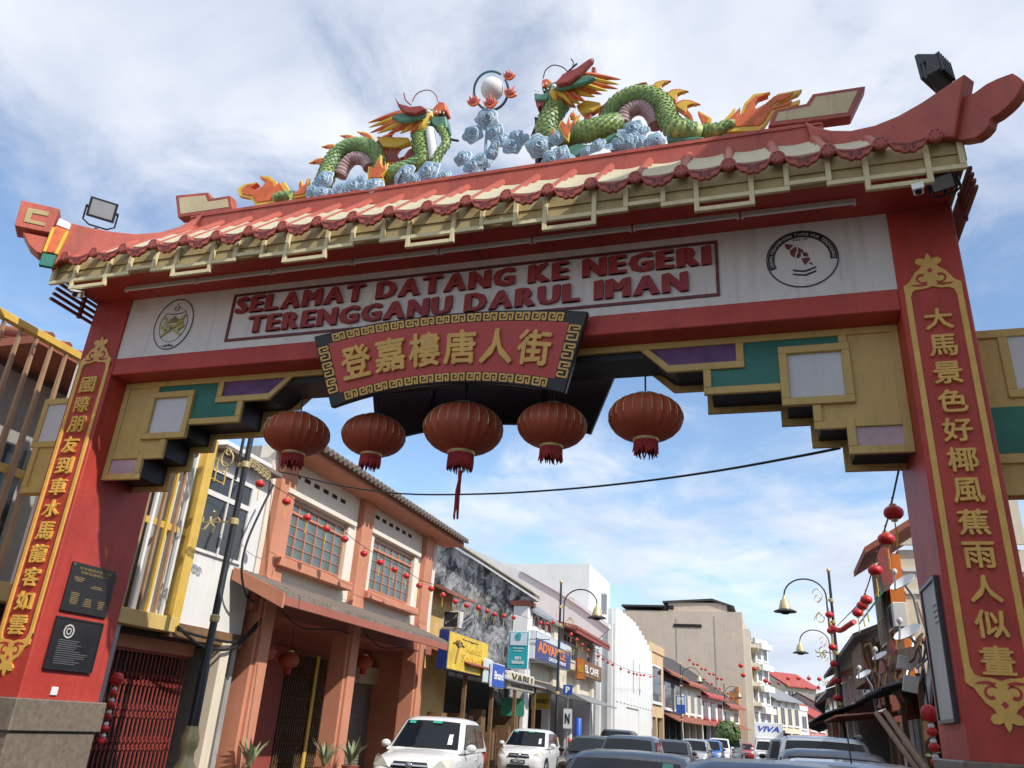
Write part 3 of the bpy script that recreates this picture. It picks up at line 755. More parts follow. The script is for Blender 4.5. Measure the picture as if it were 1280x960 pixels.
# the board that faces the other way, seen from behind
BS = thing('sign_board', 'dark back of the sign board facing away on the far side of the gate', 'sign', (0.0, 1.4, 5.0))
pts = [at(505, 545, Y=1.42), at(738, 543, Y=1.42), at(764, 440, Y=1.52), at(470, 470, Y=1.52)]
hwb, hwt = 1.50, 1.78; zb, zt = pts[1].z, 5.95
P = []
for i in range(17):
    s = -1+2*i/16; P.append((s*hwb, zb+.22*(1-s*s)))
for i in range(17):
    s = 1-2*i/16; P.append((s*hwt, zt+.13*(1-s*s)))
MB().slab([Vector((x, 1.38+.20*(z-zb), z)) for x, z in P], (0, .07, 0)).build('board', 'navy_dark', BS, bevel=.01)
m = MB()
for s in (-1, 1): m.beam((s*.8, 1.40, zb+.3), (s*.8, 1.51, zt-.05), .05, .04, (0, 1, 0))
m.build('back_batten', 'black_metal', BS, kind='stuff')

# ------------------------------------------------------------------ big lanterns under the gate
def big_lantern():
    root = thing('lantern', '', 'lantern', (0, 0, 0), 'big lanterns under the gate')
    n = 96; m = MB(); prof = []
    for i in range(19):
        a = -PI/2+.30+(PI-.60)*i/18; prof.append((.445*math.cos(a)**.9, .295*math.sin(a)))
    vs = []; fs = []
    for r, z in prof:
        for k in range(n):
            q = 1-.045*abs(math.cos(PI*k*24/n))**2
            vs.append((r*q*math.cos(2*PI*k/n), r*q*math.sin(2*PI*k/n), z))
    for i in range(len(prof)-1):
        for k in range(n): fs.append((i*n+k, i*n+(k+1) % n, (i+1)*n+(k+1) % n, (i+1)*n+k))
    m.add(vs, fs).build('lantern_body', 'lantern_red', root, smooth=60)
    for k in range(24):
        a = 2*PI*(k+.5)/24; mm = MB(); mm.tube([(r*1.002*math.cos(a), r*1.002*math.sin(a), z) for r, z in prof if z > -.06], .0042, 4); mm.build('rib_wire', 'gold_metal', root)
    MB().lathe([(.15, .25), (.155, .28), (.15, .31), (.09, .325), (.03, .33)], n=20).build('top_cap', 'grey_metal', root, smooth=True)
    MB().lathe([(.14, -.315), (.152, -.29), (.155, -.265), (.14, -.25)], n=20).build('bottom_ring', 'gold_metal', root, smooth=True)
    m = MB(); rnd = random.Random(3)
    for k in range(40):
        a = 2*PI*k/40; l = .16+rnd.random()*.06; r = .132; b2 = rnd.uniform(-.02, .02)
        m.tube([(r*math.cos(a), r*math.sin(a), -.29), (r*math.cos(a)*1.03, r*math.sin(a)*1.03, -.29-l*.6), (r*math.cos(a)*1.05+b2, r*math.sin(a)*1.05+b2, -.29-l)], [.013, .014, .006], 4)
    m.build('tassel_fringe', 'tassel_red', root)
    MB().tube([(0, 0, .36), (0, 0, .62)], .012, 6).build('hook_rod', 'black_metal', root)
    return root
BL = big_lantern()
lp = [(371, 543, 82, 'red gate lantern hung beside the left stepped bracket'), (467, 545, 80, 'red lantern below the left end of the fan sign, next to the stepped bracket lantern'),
      (579, 537, 100, 'largest central red lantern with a long trailing tassel below the fan sign'), (690, 533, 87, 'red lantern below the right end of the fan sign'), (807, 523, 93, 'red gate lantern on a short rod beside the right stepped bracket')]
for i, (u, v, w, lab) in enumerate(lp):
    o = BL if i == 0 else dup(BL)
    c = at(u, v, Y=.635); dep = (c-CAM).dot(FW); sc = w/FPX*dep/.89
    place(o, c, i*.7, lab, 'big lanterns under the gate', (sc, sc, sc*.95))
    if i == 2:
        m = MB(); rnd = random.Random(5)
        for k in range(6): m.tube([(rnd.uniform(-.02, .02), rnd.uniform(-.02, .02), -.5), (rnd.uniform(-.05, .05), 0, -.75), (rnd.uniform(-.05, .05), 0, -.98-rnd.random()*.1)], .012, 5)
        q = m.build('trailing_tassel', 'tassel_red'); q.parent = o

# ------------------------------------------------------------------ flood lights, cameras, tubes
def tubes():
    xs = [at(158, 362, Y=-.30).x]; z = ZT-.05
    x = xs[0]; i = 0; end = at(1070, 246, Y=-.30).x
    n = round((end-x)/1.235); L_ = (end-x)/n
    lab = 'slim fluorescent batten light fixed in a row to the red soffit'
    base = None
    for k in range(n):
        c = Vector((x+L_*(k+.5), -.30, z))
        if base is None:
            base = thing('tube_light', lab, 'tube light', (0, 0, 0), 'batten lights under the eave')
            MB().box(-L_/2+.012, L_/2-.012, -.03, .03, .012, .052).build('batten', 'off_white', base, bevel=.004)
            MB().tube([(-L_/2+.03, -.02, -.005), (L_/2-.03, -.02, -.005)], .016, 8).build('tube', 'white_paint', base, smooth=True)
            for s in (-1, 1): MB().box(s*(L_/2-.035), s*(L_/2-.012), -.04, .005, -.025, .013).build('end_cap', 'white_paint', base)
            o = base
        else: o = dup(base)
        place(o, c)
tubes()
def floodlight(c, aim, lab, s=1.0, foot=None):
    r = thing('floodlight', lab, 'floodlight', c, 'flood lights on the gate roof')
    c = Vector(c); f = Vector(aim).normalized(); rt = f.cross(Vector((0, 0, 1))).normalized(); up = rt.cross(f)
    P = lambda a, b, d: c+rt*a*s+up*b*s+f*d*s
    fr = [(-.19, -.15), (.19, -.15), (.19, .15), (-.19, .15)]; bk = [(-.11, -.09), (.11, -.09), (.11, .09), (-.11, .09)]
    MB().add([P(a, b, .06) for a, b in fr]+[P(a, b, .03) for a, b in fr]+[P(a, b, -.10) for a, b in bk],
             [(0, 1, 2, 3), (4, 5, 1, 0), (5, 6, 2, 1), (6, 7, 3, 2), (7, 4, 0, 3), (8, 9, 5, 4), (9, 10, 6, 5), (10, 11, 7, 6), (11, 8, 4, 7), (11, 10, 9, 8)]).build('housing', 'black_metal', r, bevel=.006)
    m = MB()
    for k in range(6): m.obox(P(-.10+.04*k, 0, -.085), rt*.004*s, up*.11*s, f*.035*s)
    m.build('cooling_fin', 'black_metal', r)
    MB().obox(P(0, 0, .062), rt*.155*s, up*.118*s, f*.004).build('lens', 'lamp_glass', r)
    m = MB(); m.tube([P(-.215, 0, 0), P(-.215, -.20, 0), P(-.12, -.26, 0), P(.12, -.26, 0), P(.215, -.20, 0), P(.215, 0, 0)], .013, 6)
    for q in (-1, 1): m.obox(P(q*.205, 0, 0), rt*.02*s, up*.02*s, f*.02*s)
    m.build('yoke', 'black_metal', r)
    b0 = P(0, -.26, 0); MB().tube([b0, Vector(foot) if foot else b0-Vector((0, 0, .2))], .02, 6).build('stem', 'black_metal', r)
q = at(128, 263, Y=-.55); floodlight(q, (.62, -.60, -.30), 'black floodlight with square lens above the left end of the roof', .98, at_hip(114, 290, -1)[0])
q = at(1168, 92, Y=-.62); floodlight(q, (-.75, .55, -.05), 'black finned floodlight seen from behind above the right end of the roof', 1.15, at_hip(1165, 131, 1)[0])
q = at(1178, 226, Y=-.55); floodlight(q, (-.2, -.5, -.9), 'small black floodlight tucked under the right end of the eave', .62, q+Vector((0, .02, .28)))
def cctv(c, aim, top, lab):
    r = thing('security_camera', lab, 'camera', c); c = Vector(c); f = Vector(aim).normalized(); rt = f.cross(Vector((0, 0, 1))).normalized(); up = rt.cross(f)
    MB().obox(c, f*.13, rt*.045, up*.04).build('housing', 'off_white', r, bevel=.012)
    MB().obox(c+f*.05+up*.048, f*.15, rt*.052, up*.006).build('sun_shield', 'white_paint', r)
    MB().tube([c+f*.125, c+f*.14], .03, 10).build('lens', 'black', r)
    MB().tube([c-f*.05, c-f*.05-up*.0+Vector((0, 0, .09)), Vector(top)], .014, 6).build('arm', 'grey_metal', r)
q = at(1147, 235, Y=-.80); cctv(q, (-.15, -.75, -.9), q+Vector((0, .1, .17)), 'white bullet camera under the right end of the eave')
q = at(97, 368, Y=-.80); cctv(q, (.5, -.7, -.45), q+Vector((.03, .06, .15)), 'white bullet camera under the left end of the eave')

# ------------------------------------------------------------------ plaques and boxes on the pillars
def plaque(px, lab, kind):
    P = [at(u, v, X=-4.985) for u, v in px]; y0 = (P[0].y+P[3].y)/2; y1 = (P[1].y+P[2].y)/2; z1 = (P[0].z+P[1].z)/2; z0 = (P[2].z+P[3].z)/2
    r = thing('plaque', lab, 'plaque', (-5, (y0+y1)/2, z0), 'stone plaques on the pillar')
    MB().box(-5.0, -4.965, y0, y1, z0, z1).build('slab', 'plaque_black', r, bevel=.006)
    U = Vector((0, 1, 0)); w = y1-y0; h = z1-z0; m = MB()
    if kind == 0:
        text(m, '登嘉樓唐人街牌樓', (-4.962, (y0+y1)/2, z1-h*.10), w*.72, h*.055, ux=U, depth=.004, res=1); text(m, '重修落成紀念碑', (-4.962, (y0+y1)/2, z1-h*.18), w*.62, h*.06, ux=U, depth=.004, res=1)
        rnd = random.Random(2)
        for (cx, cz, nn, cw) in ((.2, .30, 3, .22), (.62, .42, 2, .3), (.2, .62, 7, .2), (.5, .70, 5, .18), (.8, .70, 5, .18)):
            for i in range(nn):
                l = cw*rnd.uniform(.6, 1); z = z1-h*(cz+.035*i); m.box(-4.966, -4.962, y0+w*(cx-l/2), y0+w*(cx+l/2), z, z+h*.014)
        for a, b in ((.03, .03), (.97, .03)): m.box(-4.966, -4.962, y0+w*a-.012, y0+w*a+.012, z1-h*.06, z1-h*.03)
        m.build('engraving', 'plaque_gold', r, kind='stuff')
    else:
        cy, cz = y0+w*.30, z1-h*.26
        for i in range(24):
            a = 2*PI*i/24; m.obox((-4.963, cy+.075*math.cos(a), cz+.075*math.sin(a)), (.002, 0, 0), (0, .009, 0), (0, 0, .009))
        for i in range(10):
            a = 2*PI*i/10; m.obox((-4.963, cy+.035*math.cos(a), cz+.035*math.sin(a)), (.002, 0, 0), (0, .008, 0), (0, 0, .008))
        m.build('engraved_seal', 'off_white', r); m = MB(); rnd = random.Random(4)
        for i in range(12):
            l = w*rnd.uniform(.35, .7); z = z1-h*(.44+.04*i); m.box(-4.966, -4.963, y0+w*.14, y0+w*.14+l, z, z+h*.010)
        m.build('engraving', 'grey_metal', r, kind='stuff')
        mm = MB(); mm.box(-4.968, -4.955, y0, y1, z0, z0+.02).box(-4.968, -4.955, y0, y1, z1-.02, z1).box(-4.968, -4.955, y0, y0+.02, z0+.02, z1-.02).box(-4.968, -4.955, y1-.02, y1, z0+.02, z1-.02); mm.build('rim', 'black_metal', r)
plaque([(92, 701), (146, 716), (131, 773), (74, 763)], 'upper black stone plaque with gold engraved lines on the left pillar', 0)
plaque([(71.5, 769), (129, 780), (112, 841), (52, 836)], 'lower dark stone plaque with a pale round seal on the left pillar', 1)
q = at(68, 864, X=-4.985); tag(MB().box(-5.0, -4.975, q.y-.05, q.y+.05, q.z-.05, q.z+.05).build('socket_plate', 'white_paint', bevel=.008), 'small white square socket plate low on the left pillar', 'socket')
P = [at(u, v, X=4.985) for u, v in ((1153, 742), (1169, 720), (1199, 903), (1178, 907))]
ya, yb = (P[1].y+P[2].y)/2, (P[0].y+P[3].y)/2; za, zb2 = P[2].z, P[1].z
r = thing('notice_board', 'tall narrow framed notice board on the inner side of the right pillar', 'notice board', (5, (ya+yb)/2, za))
MB().box(4.975, 4.999, ya+.03, yb-.03, za+.03, zb2-.03).build('board', 'off_white', r)
m = MB(); m.box(4.955, 4.999, ya, yb, za, za+.03).box(4.955, 4.999, ya, yb, zb2-.03, zb2).box(4.957, 4.999, ya, ya+.03, za+.03, zb2-.03).box(4.957, 4.999, yb-.03, yb, za+.03, zb2-.03)
m.build('frame', 'black_metal', r)
m = MB()
for i in range(4): m.box(4.973, 4.976, ya+.08+.05*(i % 2), ya+.30, zb2-.25-.05*i, zb2-.23-.05*i)
m.build('lettering', 'black', r)
# ------------------------------------------------------------------ dragons and pearl on the ridge
DY = .42
def d2(a, b): return (280+a/4, 60+b/4)
def d3(a, b): return (560+a/4, 60+b/4)
def d4(a, b): return (860+a/3.048, 50+b/3.048)
def dp(q, dy=0.0): return at(q[0], q[1], Y=DY+dy)
def smooth_path(pts, n=8):
    out = []; P = [Vector(p) for p in pts]
    for i in range(len(P)-1):
        p0 = P[max(i-1, 0)]; p1 = P[i]; p2 = P[i+1]; p3 = P[min(i+2, len(P)-1)]
        for k in range(n):
            t = k/n; out.append(.5*((2*p1)+(p2-p0)*t+(2*p0-5*p1+4*p2-p3)*t*t+(3*p1-p0-3*p2+p3)*t**3))
    out.append(P[-1]); return out
def flame(D, px, dy=-.05, th=.06, outer='ornament_yellow', inner='ornament_orange', k=.80, name='flame'):
    P = [dp(q, dy) for q in px]; c = sum(P, Vector())/len(P)
    o = MB().slab(P, (0, th, 0)).build(name, outer, D, bevel=.006)
    MB().slab([c+(p-c)*k+Vector((0, -.012, 0)) for p in P], (0, th+.024, 0)).build('flame_core', inner, o, bevel=.006)
    return o
UF = [(-.3, 0), (-.44, .3), (-.3, .5), (-.36, .85), (-.12, .60), (-.02, .8), (.02, 1.2), (.2, .78), (.28, .5), (.42, .72), (.46, .3), (.3, 0)]
def uflame(D, q, size, ang, dy=-.05, **k):
    c, s = math.cos(ang), math.sin(ang)
    return flame(D, [(q[0]+(x*c-y*s)*size, q[1]-(x*s+y*c)*size) for x, y in UF], dy, **k)
HK = [(-.5, 0), (-.48, .45), (-.2, .85), (.25, 1.1), (.95, 1.25), (.55, .95), (.32, .6), (.42, .25), (.5, 0)]
def hook(D, q, size, ang, dy=.0, mir=1, **k):
    c, s = math.cos(ang), math.sin(ang)
    size *= 1.3
    return flame(D, [(q[0]+(x*mir*c-y*s)*size, q[1]-(x*mir*s+y*c)*size) for x, y in HK], dy, th=.04, k=.74, name='dorsal_fin', **k)
PF = [(-.35, -.1), (-.6, .15), (-.75, .7), (-.48, .42), (-.35, .6), (-.42, 1.15), (-.1, .62), (.02, .85), (.05, 1.45), (.25, .7), (.4, .65), (.5, 1.05), (.6, .5), (.9, .6), (.62, .15), (.35, -.1), (0, -.2)]
def pearl_flame(D, q, size, ang, dy):
    c, s = math.cos(ang), math.sin(ang)
    return flame(D, [(q[0]+(x*c-y*s)*size, q[1]-(x*s+y*c)*size) for x, y in PF], dy, .03, 'ornament_orange', 'letter_red', .6)
def body_tube(D, pts, rad, belly=None, nm='body'):
    path = smooth_path(pts, 7); m = len(path)
    rr = [rad[0]+(rad[1]-rad[0])*i/(m-1) if isinstance(rad, tuple) else rad for i in range(m)]
    b = MB().tube(path, rr, 14).build(nm, 'dragon_lime', D, smooth=True)
    # overlapping scales
    L_ = [0]
    for i in range(1, m): L_.append(L_[-1]+(path[i]-path[i-1]).length)
    sp = .052; ns = int(L_[-1]/sp); sc = MB(); prev = None; j = 0
    for i in range(ns):
        d = i*sp
        while j < m-2 and L_[j+1] < d: j += 1
        t = (d-L_[j])/max(1e-6, L_[j+1]-L_[j]); p = path[j].lerp(path[j+1], t); T = (path[j+1]-path[j]).normalized(); r = rr[j]
        if prev is None:
            a = T.cross(Vector((0, 0, 1))); a = a if a.length > .1 else T.cross(Vector((0, 1, 0)))
        else: a = prev-T*prev.dot(T)
        a.normalize(); prev = a; bb = T.cross(a); nk = max(8, int(2*PI*r/.066))
        for k in range(nk):
            an = 2*PI*(k+.5*(i % 2))/nk; nrm = a*math.cos(an)+bb*math.sin(an); tg = T.cross(nrm); w = PI*r/nk*.86; l = sp*.95
            q = p+nrm*(r+.006)
            sc.add([q-T*l*.62-nrm*.004, q+tg*w-T*l*.15, q+tg*w*.8+T*l*.32+nrm*.007, q+T*l*.62+nrm*.012, q-tg*w*.8+T*l*.32+nrm*.007, q-tg*w-T*l*.15], [(0, 1, 2, 3, 4, 5)])
    sc.build('scales', 'dragon_green', b, kind='stuff')
    if belly:
        bp = smooth_path(belly, 10); n = len(bp); bm_ = MB()
        bm_.tube(bp, [rr[0]*(.80+.09*abs(math.sin(i*PI/3.0))) for i in range(n)], 12).build('belly', 'belly_mauve', b, smooth=40)
    return b
def strands(D, src, ends, dy, w=.05):
    for i, e in enumerate(ends):
        a = dp(src, dy); c = dp(e, dy-.03+.02*(i % 3)); mid = a.lerp(c, .55)+Vector((0, -.05, .05-.02*i))
        P = smooth_path([a, a.lerp(c, .25)+Vector((0, -.05, .03)), mid, c], 6); n = len(P)
        MB().tube(P, [w*(1-(k/(n-1))**1.6)+.004 for k in range(n)], 7).build('mane_strand', 'ornament_orange' if i % 2 == 0 else 'ornament_yellow', D, smooth=True)
def poly(D, px, dy, th, mt, nm, bev=.012):
    P = [dp(q, dy) for q in px]; return MB().slab(P, (0, th, 0)).build(nm, mt, D, bevel=bev)
# cloud rosette: nested ruffled cups that open towards -y
def rosette():
    me = []
    m = MB(); n = 28
    for li, (r0, r1, dpt) in enumerate(((.50, 1.0, .0), (.28, .68, -.16), (.05, .40, -.30))):
        vs = []
        for j, f in enumerate((0, .45, .90, 1.0)):
            for k in range(n):
                a = 2*PI*k/n; wv = 1+(.09*math.sin(a*(5+li)+li)+.04*math.sin(a*(9+li)))*f
                r = (r0+(r1-r0)*f)*wv; y = dpt-.06-.16*math.sin(f*PI*.8)+(.14*f*f)+.03*math.sin(a*(5+li)+1)*f
                vs.append((r*math.cos(a), y, r*math.sin(a)))
        o = len(m.v)
        for j in range(3):
            m.mi = 1 if j == 2 else 0
            m.add([], []) ; m.f += [(o+j*n+k, o+j*n+(k+1) % n, o+(j+1)*n+(k+1) % n, o+(j+1)*n+k) for k in range(n)]; m.m += [m.mi]*n
        m.v += [tuple(v) for v in vs]
    m.mi = 0; m.ell((0, .02, 0), .55, .22, .55, 12, 6)
    o = m.build('cloud_rosette', ['cloud_blue', 'cloud_white'], None, smooth=True); return o
ROSE = rosette()
_rn = random.Random(11)
def clouds(D, lst, dy=-.16):
    for (u, v, rpx) in lst:
        c = at(u, v, Y=DY+dy); dep = (c-CAM).dot(FW); r = rpx/FPX*dep
        instance(ROSE, 'cloud_rosette', D, c, (_rn.uniform(-.5, .1), _rn.uniform(0, 6.28), _rn.uniform(-.4, .4)), (r, r*.9, r))
def rock(D, px, dy, mt, nm):
    c = dp(px[0], dy); m = MB(); m.ell(c, px[1], px[2], px[3], 10, 7); o = m.build(nm, mt, D, smooth=True)
    for v in o.data.vertices: v.co += Vector((_rn.uniform(-.025, .025), _rn.uniform(-.02, .02), _rn.uniform(-.03, .03)))

# ---- right dragon
DR_ = thing('dragon', 'painted green dragon with open jaws facing left beside the ridge scroll with the flaming tail', 'dragon', dp(d3(830, 470)), 'ridge dragons')
DR_['label'] = 'larger green scaled dragon right of the white pearl with raised horn and open jaws'
body_tube(DR_, [dp(d3(600, 225), -.02), dp(d3(550, 285), -.04), dp(d3(512, 350), -.06), dp(d3(492, 410), -.04), dp(d3(520, 470), .02)], .155, nm='neck')
body_tube(DR_, [dp(d3(560, 480), -.06), dp(d3(625, 432), -.12), dp(d3(720, 412), -.12), dp(d3(800, 392), -.06), dp(d3(850, 385), .06)], (.145, .15))
body_tube(DR_, [dp(d3(800, 430), .14), dp(d3(805, 345), .08), dp(d3(850, 280), .03), dp(d3(930, 240), 0), dp(d3(1010, 245), 0), dp(d3(1075, 290), -.02), dp(d3(1100, 360), -.05), dp(d3(1140, 405), -.08), dp(d3(1190, 420), -.03), dp(d3(1250, 440), .05)], (.125, .15),
          [dp(d3(872, 380), .03), dp(d3(890, 330), .03), dp(d3(940, 300), .02), dp(d3(990, 305), .02), dp(d3(1030, 350), .02), dp(d3(1040, 390), .02)])
body_tube(DR_, [dp(d4(60, 350), .05), dp(d4(110, 345)), dp(d4(150, 328)), dp(d4(180, 320))], (.10, .06), nm='tail')
flame(DR_, [d4(*q) for q in ((150, 350), (110, 320), (140, 300), (180, 255), (165, 300), (200, 280), (215, 240), (250, 205), (315, 196), (265, 215), (245, 240), (255, 265), (300, 240), (340, 205), (435, 186), (420, 205), (350, 235), (320, 260), (428, 225), (420, 245), (330, 270), (290, 330), (270, 345))], -.02, .07, name='tail_flame')
for q, s, a in ((d3(945, 222), 9, -.1), (d3(1040, 222), 12, -.25), (d3(1110, 262), 13, -.45), (d3(1155, 315), 14, -.6), (d3(850, 268), 8, .3), (d3(775, 330), 9, .1), (d3(700, 365), 8, .0)): hook(DR_, q, s, a, .0, outer='ornament_orange', inner='ornament_maroon' if s < 10 else 'ornament_yellow')
flame(DR_, [d3(*q) for q in ((1150, 290), (1190, 300), (1215, 330), (1230, 380), (1290, 400), (1250, 310), (1320, 350), (1300, 400), (1330, 440), (1220, 440), (1215, 380), (1180, 330))], .03, .05)
flame(DR_, [d3(*q) for q in ((600, 465), (575, 440), (550, 390), (565, 360), (590, 385), (605, 335), (615, 380), (660, 325), (640, 370), (655, 395), (615, 410))], -.26, .05)
uflame(DR_, d3(530, 440), 9, .2, -.24); uflame(DR_, d3(620, 350), 9, -.2, -.1)
poly(DR_, [d3(*q) for q in ((640, 285), (690, 258), (760, 270), (765, 290), (720, 320), (670, 325))], -.02, .10, 'ornament_yellow', 'throat_plate')
MB().ell(dp(d3(560, 215), -.02), .22, .15, .13, 14, 8).build('skull', 'dragon_teal', DR_, smooth=True)
strands(DR_, d3(570, 185), [d3(*q) for q in ((865, 158), (855, 182), (850, 205), (800, 215), (770, 232), (735, 245), (690, 268), (660, 280), (640, 300))], -.09, .10)
strands(DR_, d3(530, 230), [d3(*q) for q in ((640, 262), (620, 285), (580, 278), (545, 280))], -.14, .07)
poly(DR_, [d3(*q) for q in ((515, 190), (560, 165), (620, 145), (700, 130), (745, 145), (700, 170), (640, 185), (560, 208))], -.30, .07, 'dragon_teal', 'brow_crest', .02)
poly(DR_, [d3(*q) for q in ((540, 165), (572, 125), (640, 95), (700, 52), (728, 42), (722, 62), (655, 135), (600, 175), (545, 182))], -.36, .09, 'ornament_maroon', 'horn', .02)
poly(DR_, [d3(*q) for q in ((715, 130), (718, 95), (730, 90), (740, 100), (738, 135))], .05, .06, 'ornament_maroon', 'horn', .01)
MB().tube(smooth_path([dp(d3(590, 128), -.08), dp(d3(620, 100), -.08), dp(d3(645, 78), -.08)]), .014, 6).build('antler', 'black', DR_)
MB().tube(smooth_path([dp(d3(620, 100), -.08), dp(d3(628, 75), -.08), dp(d3(615, 54), -.08)]), .009, 6).build('antler', 'black', DR_)
poly(DR_, [d3(*q) for q in ((466, 185), (470, 155), (498, 150), (522, 172), (540, 205), (515, 212), (500, 195))], -.12, .20, 'ornament_orange', 'upper_jaw', .015)
poly(DR_, [d3(*q) for q in ((470, 168), (495, 172), (515, 200), (470, 208))], -.09, .15, 'black', 'mouth')
poly(DR_, [d3(*q) for q in ((430, 222), (470, 228), (520, 208), (535, 250), (500, 265), (432, 258))], -.12, .20, 'dragon_teal', 'lower_jaw', .015)
poly(DR_, [d3(*q) for q in ((435, 255), (530, 255), (520, 300), (505, 285), (498, 308), (484, 286), (474, 308), (462, 285), (452, 305), (440, 285))], -.10, .14, 'ornament_maroon', 'beard')
m = MB()
for q in ((438, 212), (452, 218), (480, 214), (500, 208), (474, 190), (492, 182)): m.lathe([(.012, 0), (.001, .045)], dp(d3(*q), -.13), 6)
m.build('teeth', 'ornament_white', DR_, kind='stuff')
MB().ell(dp(d3(530, 192), -.36), .035, .03, .035, 10, 6).build('eye', 'ornament_white', DR_, smooth=True)
MB().tube(smooth_path([dp(d3(476, 152), -.12), dp(d3(488, 112), -.14), dp(d3(525, 86), -.14), dp(d3(572, 96), -.12), dp(d3(598, 118), -.1)]), .008, 5).build('whisker', 'black', DR_)
poly(DR_, [d3(*q) for q in ((410, 440), (435, 380), (430, 340), (465, 350), (470, 380), (445, 440))], .02, .08, 'navy_dark', 'foreleg')
poly(DR_, [d3(*q) for q in ((580, 500), (640, 475), (720, 480), (830, 420), (850, 430), (760, 495), (640, 545), (600, 540))], -.2, .08, 'dragon_teal', 'hind_leg', .02)
poly(DR_, [d3(*q) for q in ((1090, 440), (1280, 440), (1280, 455), (1100, 475))], -.1, .08, 'dragon_teal', 'hind_leg', .02)
clouds(DR_, [d3(455, 492)+(17,), d3(545, 450)+(10,), d3(520, 560)+(13,), d3(560, 530)+(13,), d3(745, 490)+(12,), d3(810, 495)+(9,), d3(900, 480)+(14,), d3(850, 490)+(11,), d3(960, 475)+(12,), d3(1040, 465)+(12,), d3(1005, 480)+(8,), d3(690, 520)+(8,), d3(600, 555)+(9,)], -.22)
clouds(DR_, [d3(925, 410)+(15,), d3(885, 430)+(11,), d3(965, 425)+(12,), d3(930, 445)+(12,)], -.10)
rock(DR_, (d3(470, 555), .10, .10, .14), .0, 'navy_dark', 'rock')

# ---- left dragon
DL_ = thing('dragon', 'smaller green scaled dragon left of the white pearl with swept orange mane', 'dragon', dp(d2(760, 700)), 'ridge dragons')
body_tube(DL_, [dp(d2(1020, 370), -.02), dp(d2(985, 430), -.02), dp(d2(990, 500), -.05), dp(d2(1000, 560), -.05), dp(d2(940, 600), -.04), dp(d2(860, 625), -.06), dp(d2(800, 655), 0)], (.135, .125), nm='neck')
MB().tube(smooth_path([dp(d2(1030, 410), -.10), dp(d2(1040, 480), -.12), dp(d2(1050, 560), -.10)]), [.07]*17, 10).build('chest', 'ornament_white', DL_, smooth=True)
body_tube(DL_, [dp(d2(1085, 400), -.10), dp(d2(1112, 470), -.12), dp(d2(1070, 540), -.12), dp(d2(1050, 590), -.10)], (.055, .06), nm='foreleg')
body_tube(DL_, [dp(d2(780, 640), .10), dp(d2(775, 560), .04), dp(d2(735, 505), .0), dp(d2(660, 490), 0), dp(d2(585, 520), 0), dp(d2(535, 580), -.02), dp(d2(505, 660), -.05), dp(d2(470, 720), .0)], (.12, .13),
          [dp(d2(730, 600), .02), dp(d2(705, 560), .02), dp(d2(650, 552), .02), dp(d2(605, 590), .02), dp(d2(580, 640), .02)])
body_tube(DL_, [dp(d2(340, 745), .0), dp(d2(290, 745), 0), dp(d2(250, 755), 0)], (.09, .06), nm='tail')
flame(DL_, [d2(*q) for q in ((250, 780), (160, 790), (130, 750), (75, 740), (65, 705), (100, 680), (165, 670), (120, 700), (150, 715), (195, 690), (215, 660), (175, 636), (225, 640), (260, 665), (270, 690), (300, 665), (330, 715), (280, 740))], -.02, .07, name='tail_flame')
flame(DL_, [d2(*q) for q in ((345, 750), (355, 725), (375, 710), (372, 680), (385, 655), (395, 690), (410, 680), (425, 640), (425, 700), (405, 740))], -.04, .05)
for q, s, a in ((d2(510, 590), 11, .75), (d2(560, 522), 10, .55), (d2(645, 480), 10, .35), (d2(725, 478), 11, .15)): hook(DL_, q, s, a, .0, -1, outer='ornament_yellow', inner='ornament_orange')
for q, s, a in ((d2(790, 530), 16, .15), (d2(840, 580), 16, .05), (d2(935, 575), 15, .0), (d2(870, 605), 10, .1)): hook(DL_, q, s, a, .03, 1, outer='ornament_orange', inner='ornament_maroon')
flame(DL_, [d2(*q) for q in ((715, 665), (720, 590), (745, 605), (765, 560), (785, 530), (785, 575), (800, 600), (820, 570), (815, 610), (790, 640), (800, 660))], -.2, .05)
poly(DL_, [d2(*q) for q in ((760, 440), (920, 445), (930, 470), (860, 495), (790, 492))], -.02, .10, 'ornament_yellow', 'throat_plate')
MB().ell(dp(d2(1030, 350), -.02), .17, .14, .12, 14, 8).build('skull', 'dragon_teal', DL_, smooth=True)
strands(DL_, d2(1025, 345), [d2(*q) for q in ((720, 375), (725, 398), (730, 425), (765, 428), (820, 430), (880, 428), (930, 430), (970, 425), (840, 335))], -.09, .10)
poly(DL_, [d2(*q) for q in ((832, 345), (870, 322), (930, 325), (1012, 318), (1000, 340), (930, 362), (880, 368))], -.30, .07, 'dragon_teal', 'brow_crest', .02)
poly(DL_, [d2(*q) for q in ((850, 240), (875, 275), (930, 290), (985, 285), (1012, 305), (960, 328), (905, 322), (870, 290))], -.36, .09, 'ornament_maroon', 'horn', .02)
MB().tube(smooth_path([dp(d2(935, 285), -.06), dp(d2(908, 260), -.06), dp(d2(900, 225), -.06)]), .010, 6).build('antler', 'ornament_maroon', DL_)
poly(DL_, [d2(*q) for q in ((1020, 325), (1050, 292), (1075, 264), (1104, 272), (1112, 312), (1085, 318), (1060, 335))], -.12, .20, 'ornament_orange', 'upper_jaw', .015)
poly(DL_, [d2(*q) for q in ((1030, 320), (1055, 300), (1090, 300), (1108, 340), (1060, 335))], -.09, .15, 'black', 'mouth')
poly(DL_, [d2(*q) for q in ((1030, 335), (1060, 340), (1108, 338), (1116, 395), (1095, 410), (1040, 380))], -.12, .20, 'dragon_teal', 'lower_jaw', .015)
m = MB()
for q in ((1062, 322), (1080, 325), (1098, 328)): m.lathe([(.012, 0), (.001, .045)], dp(d2(*q), -.13), 6)
m.build('teeth', 'ornament_white', DL_, kind='stuff')
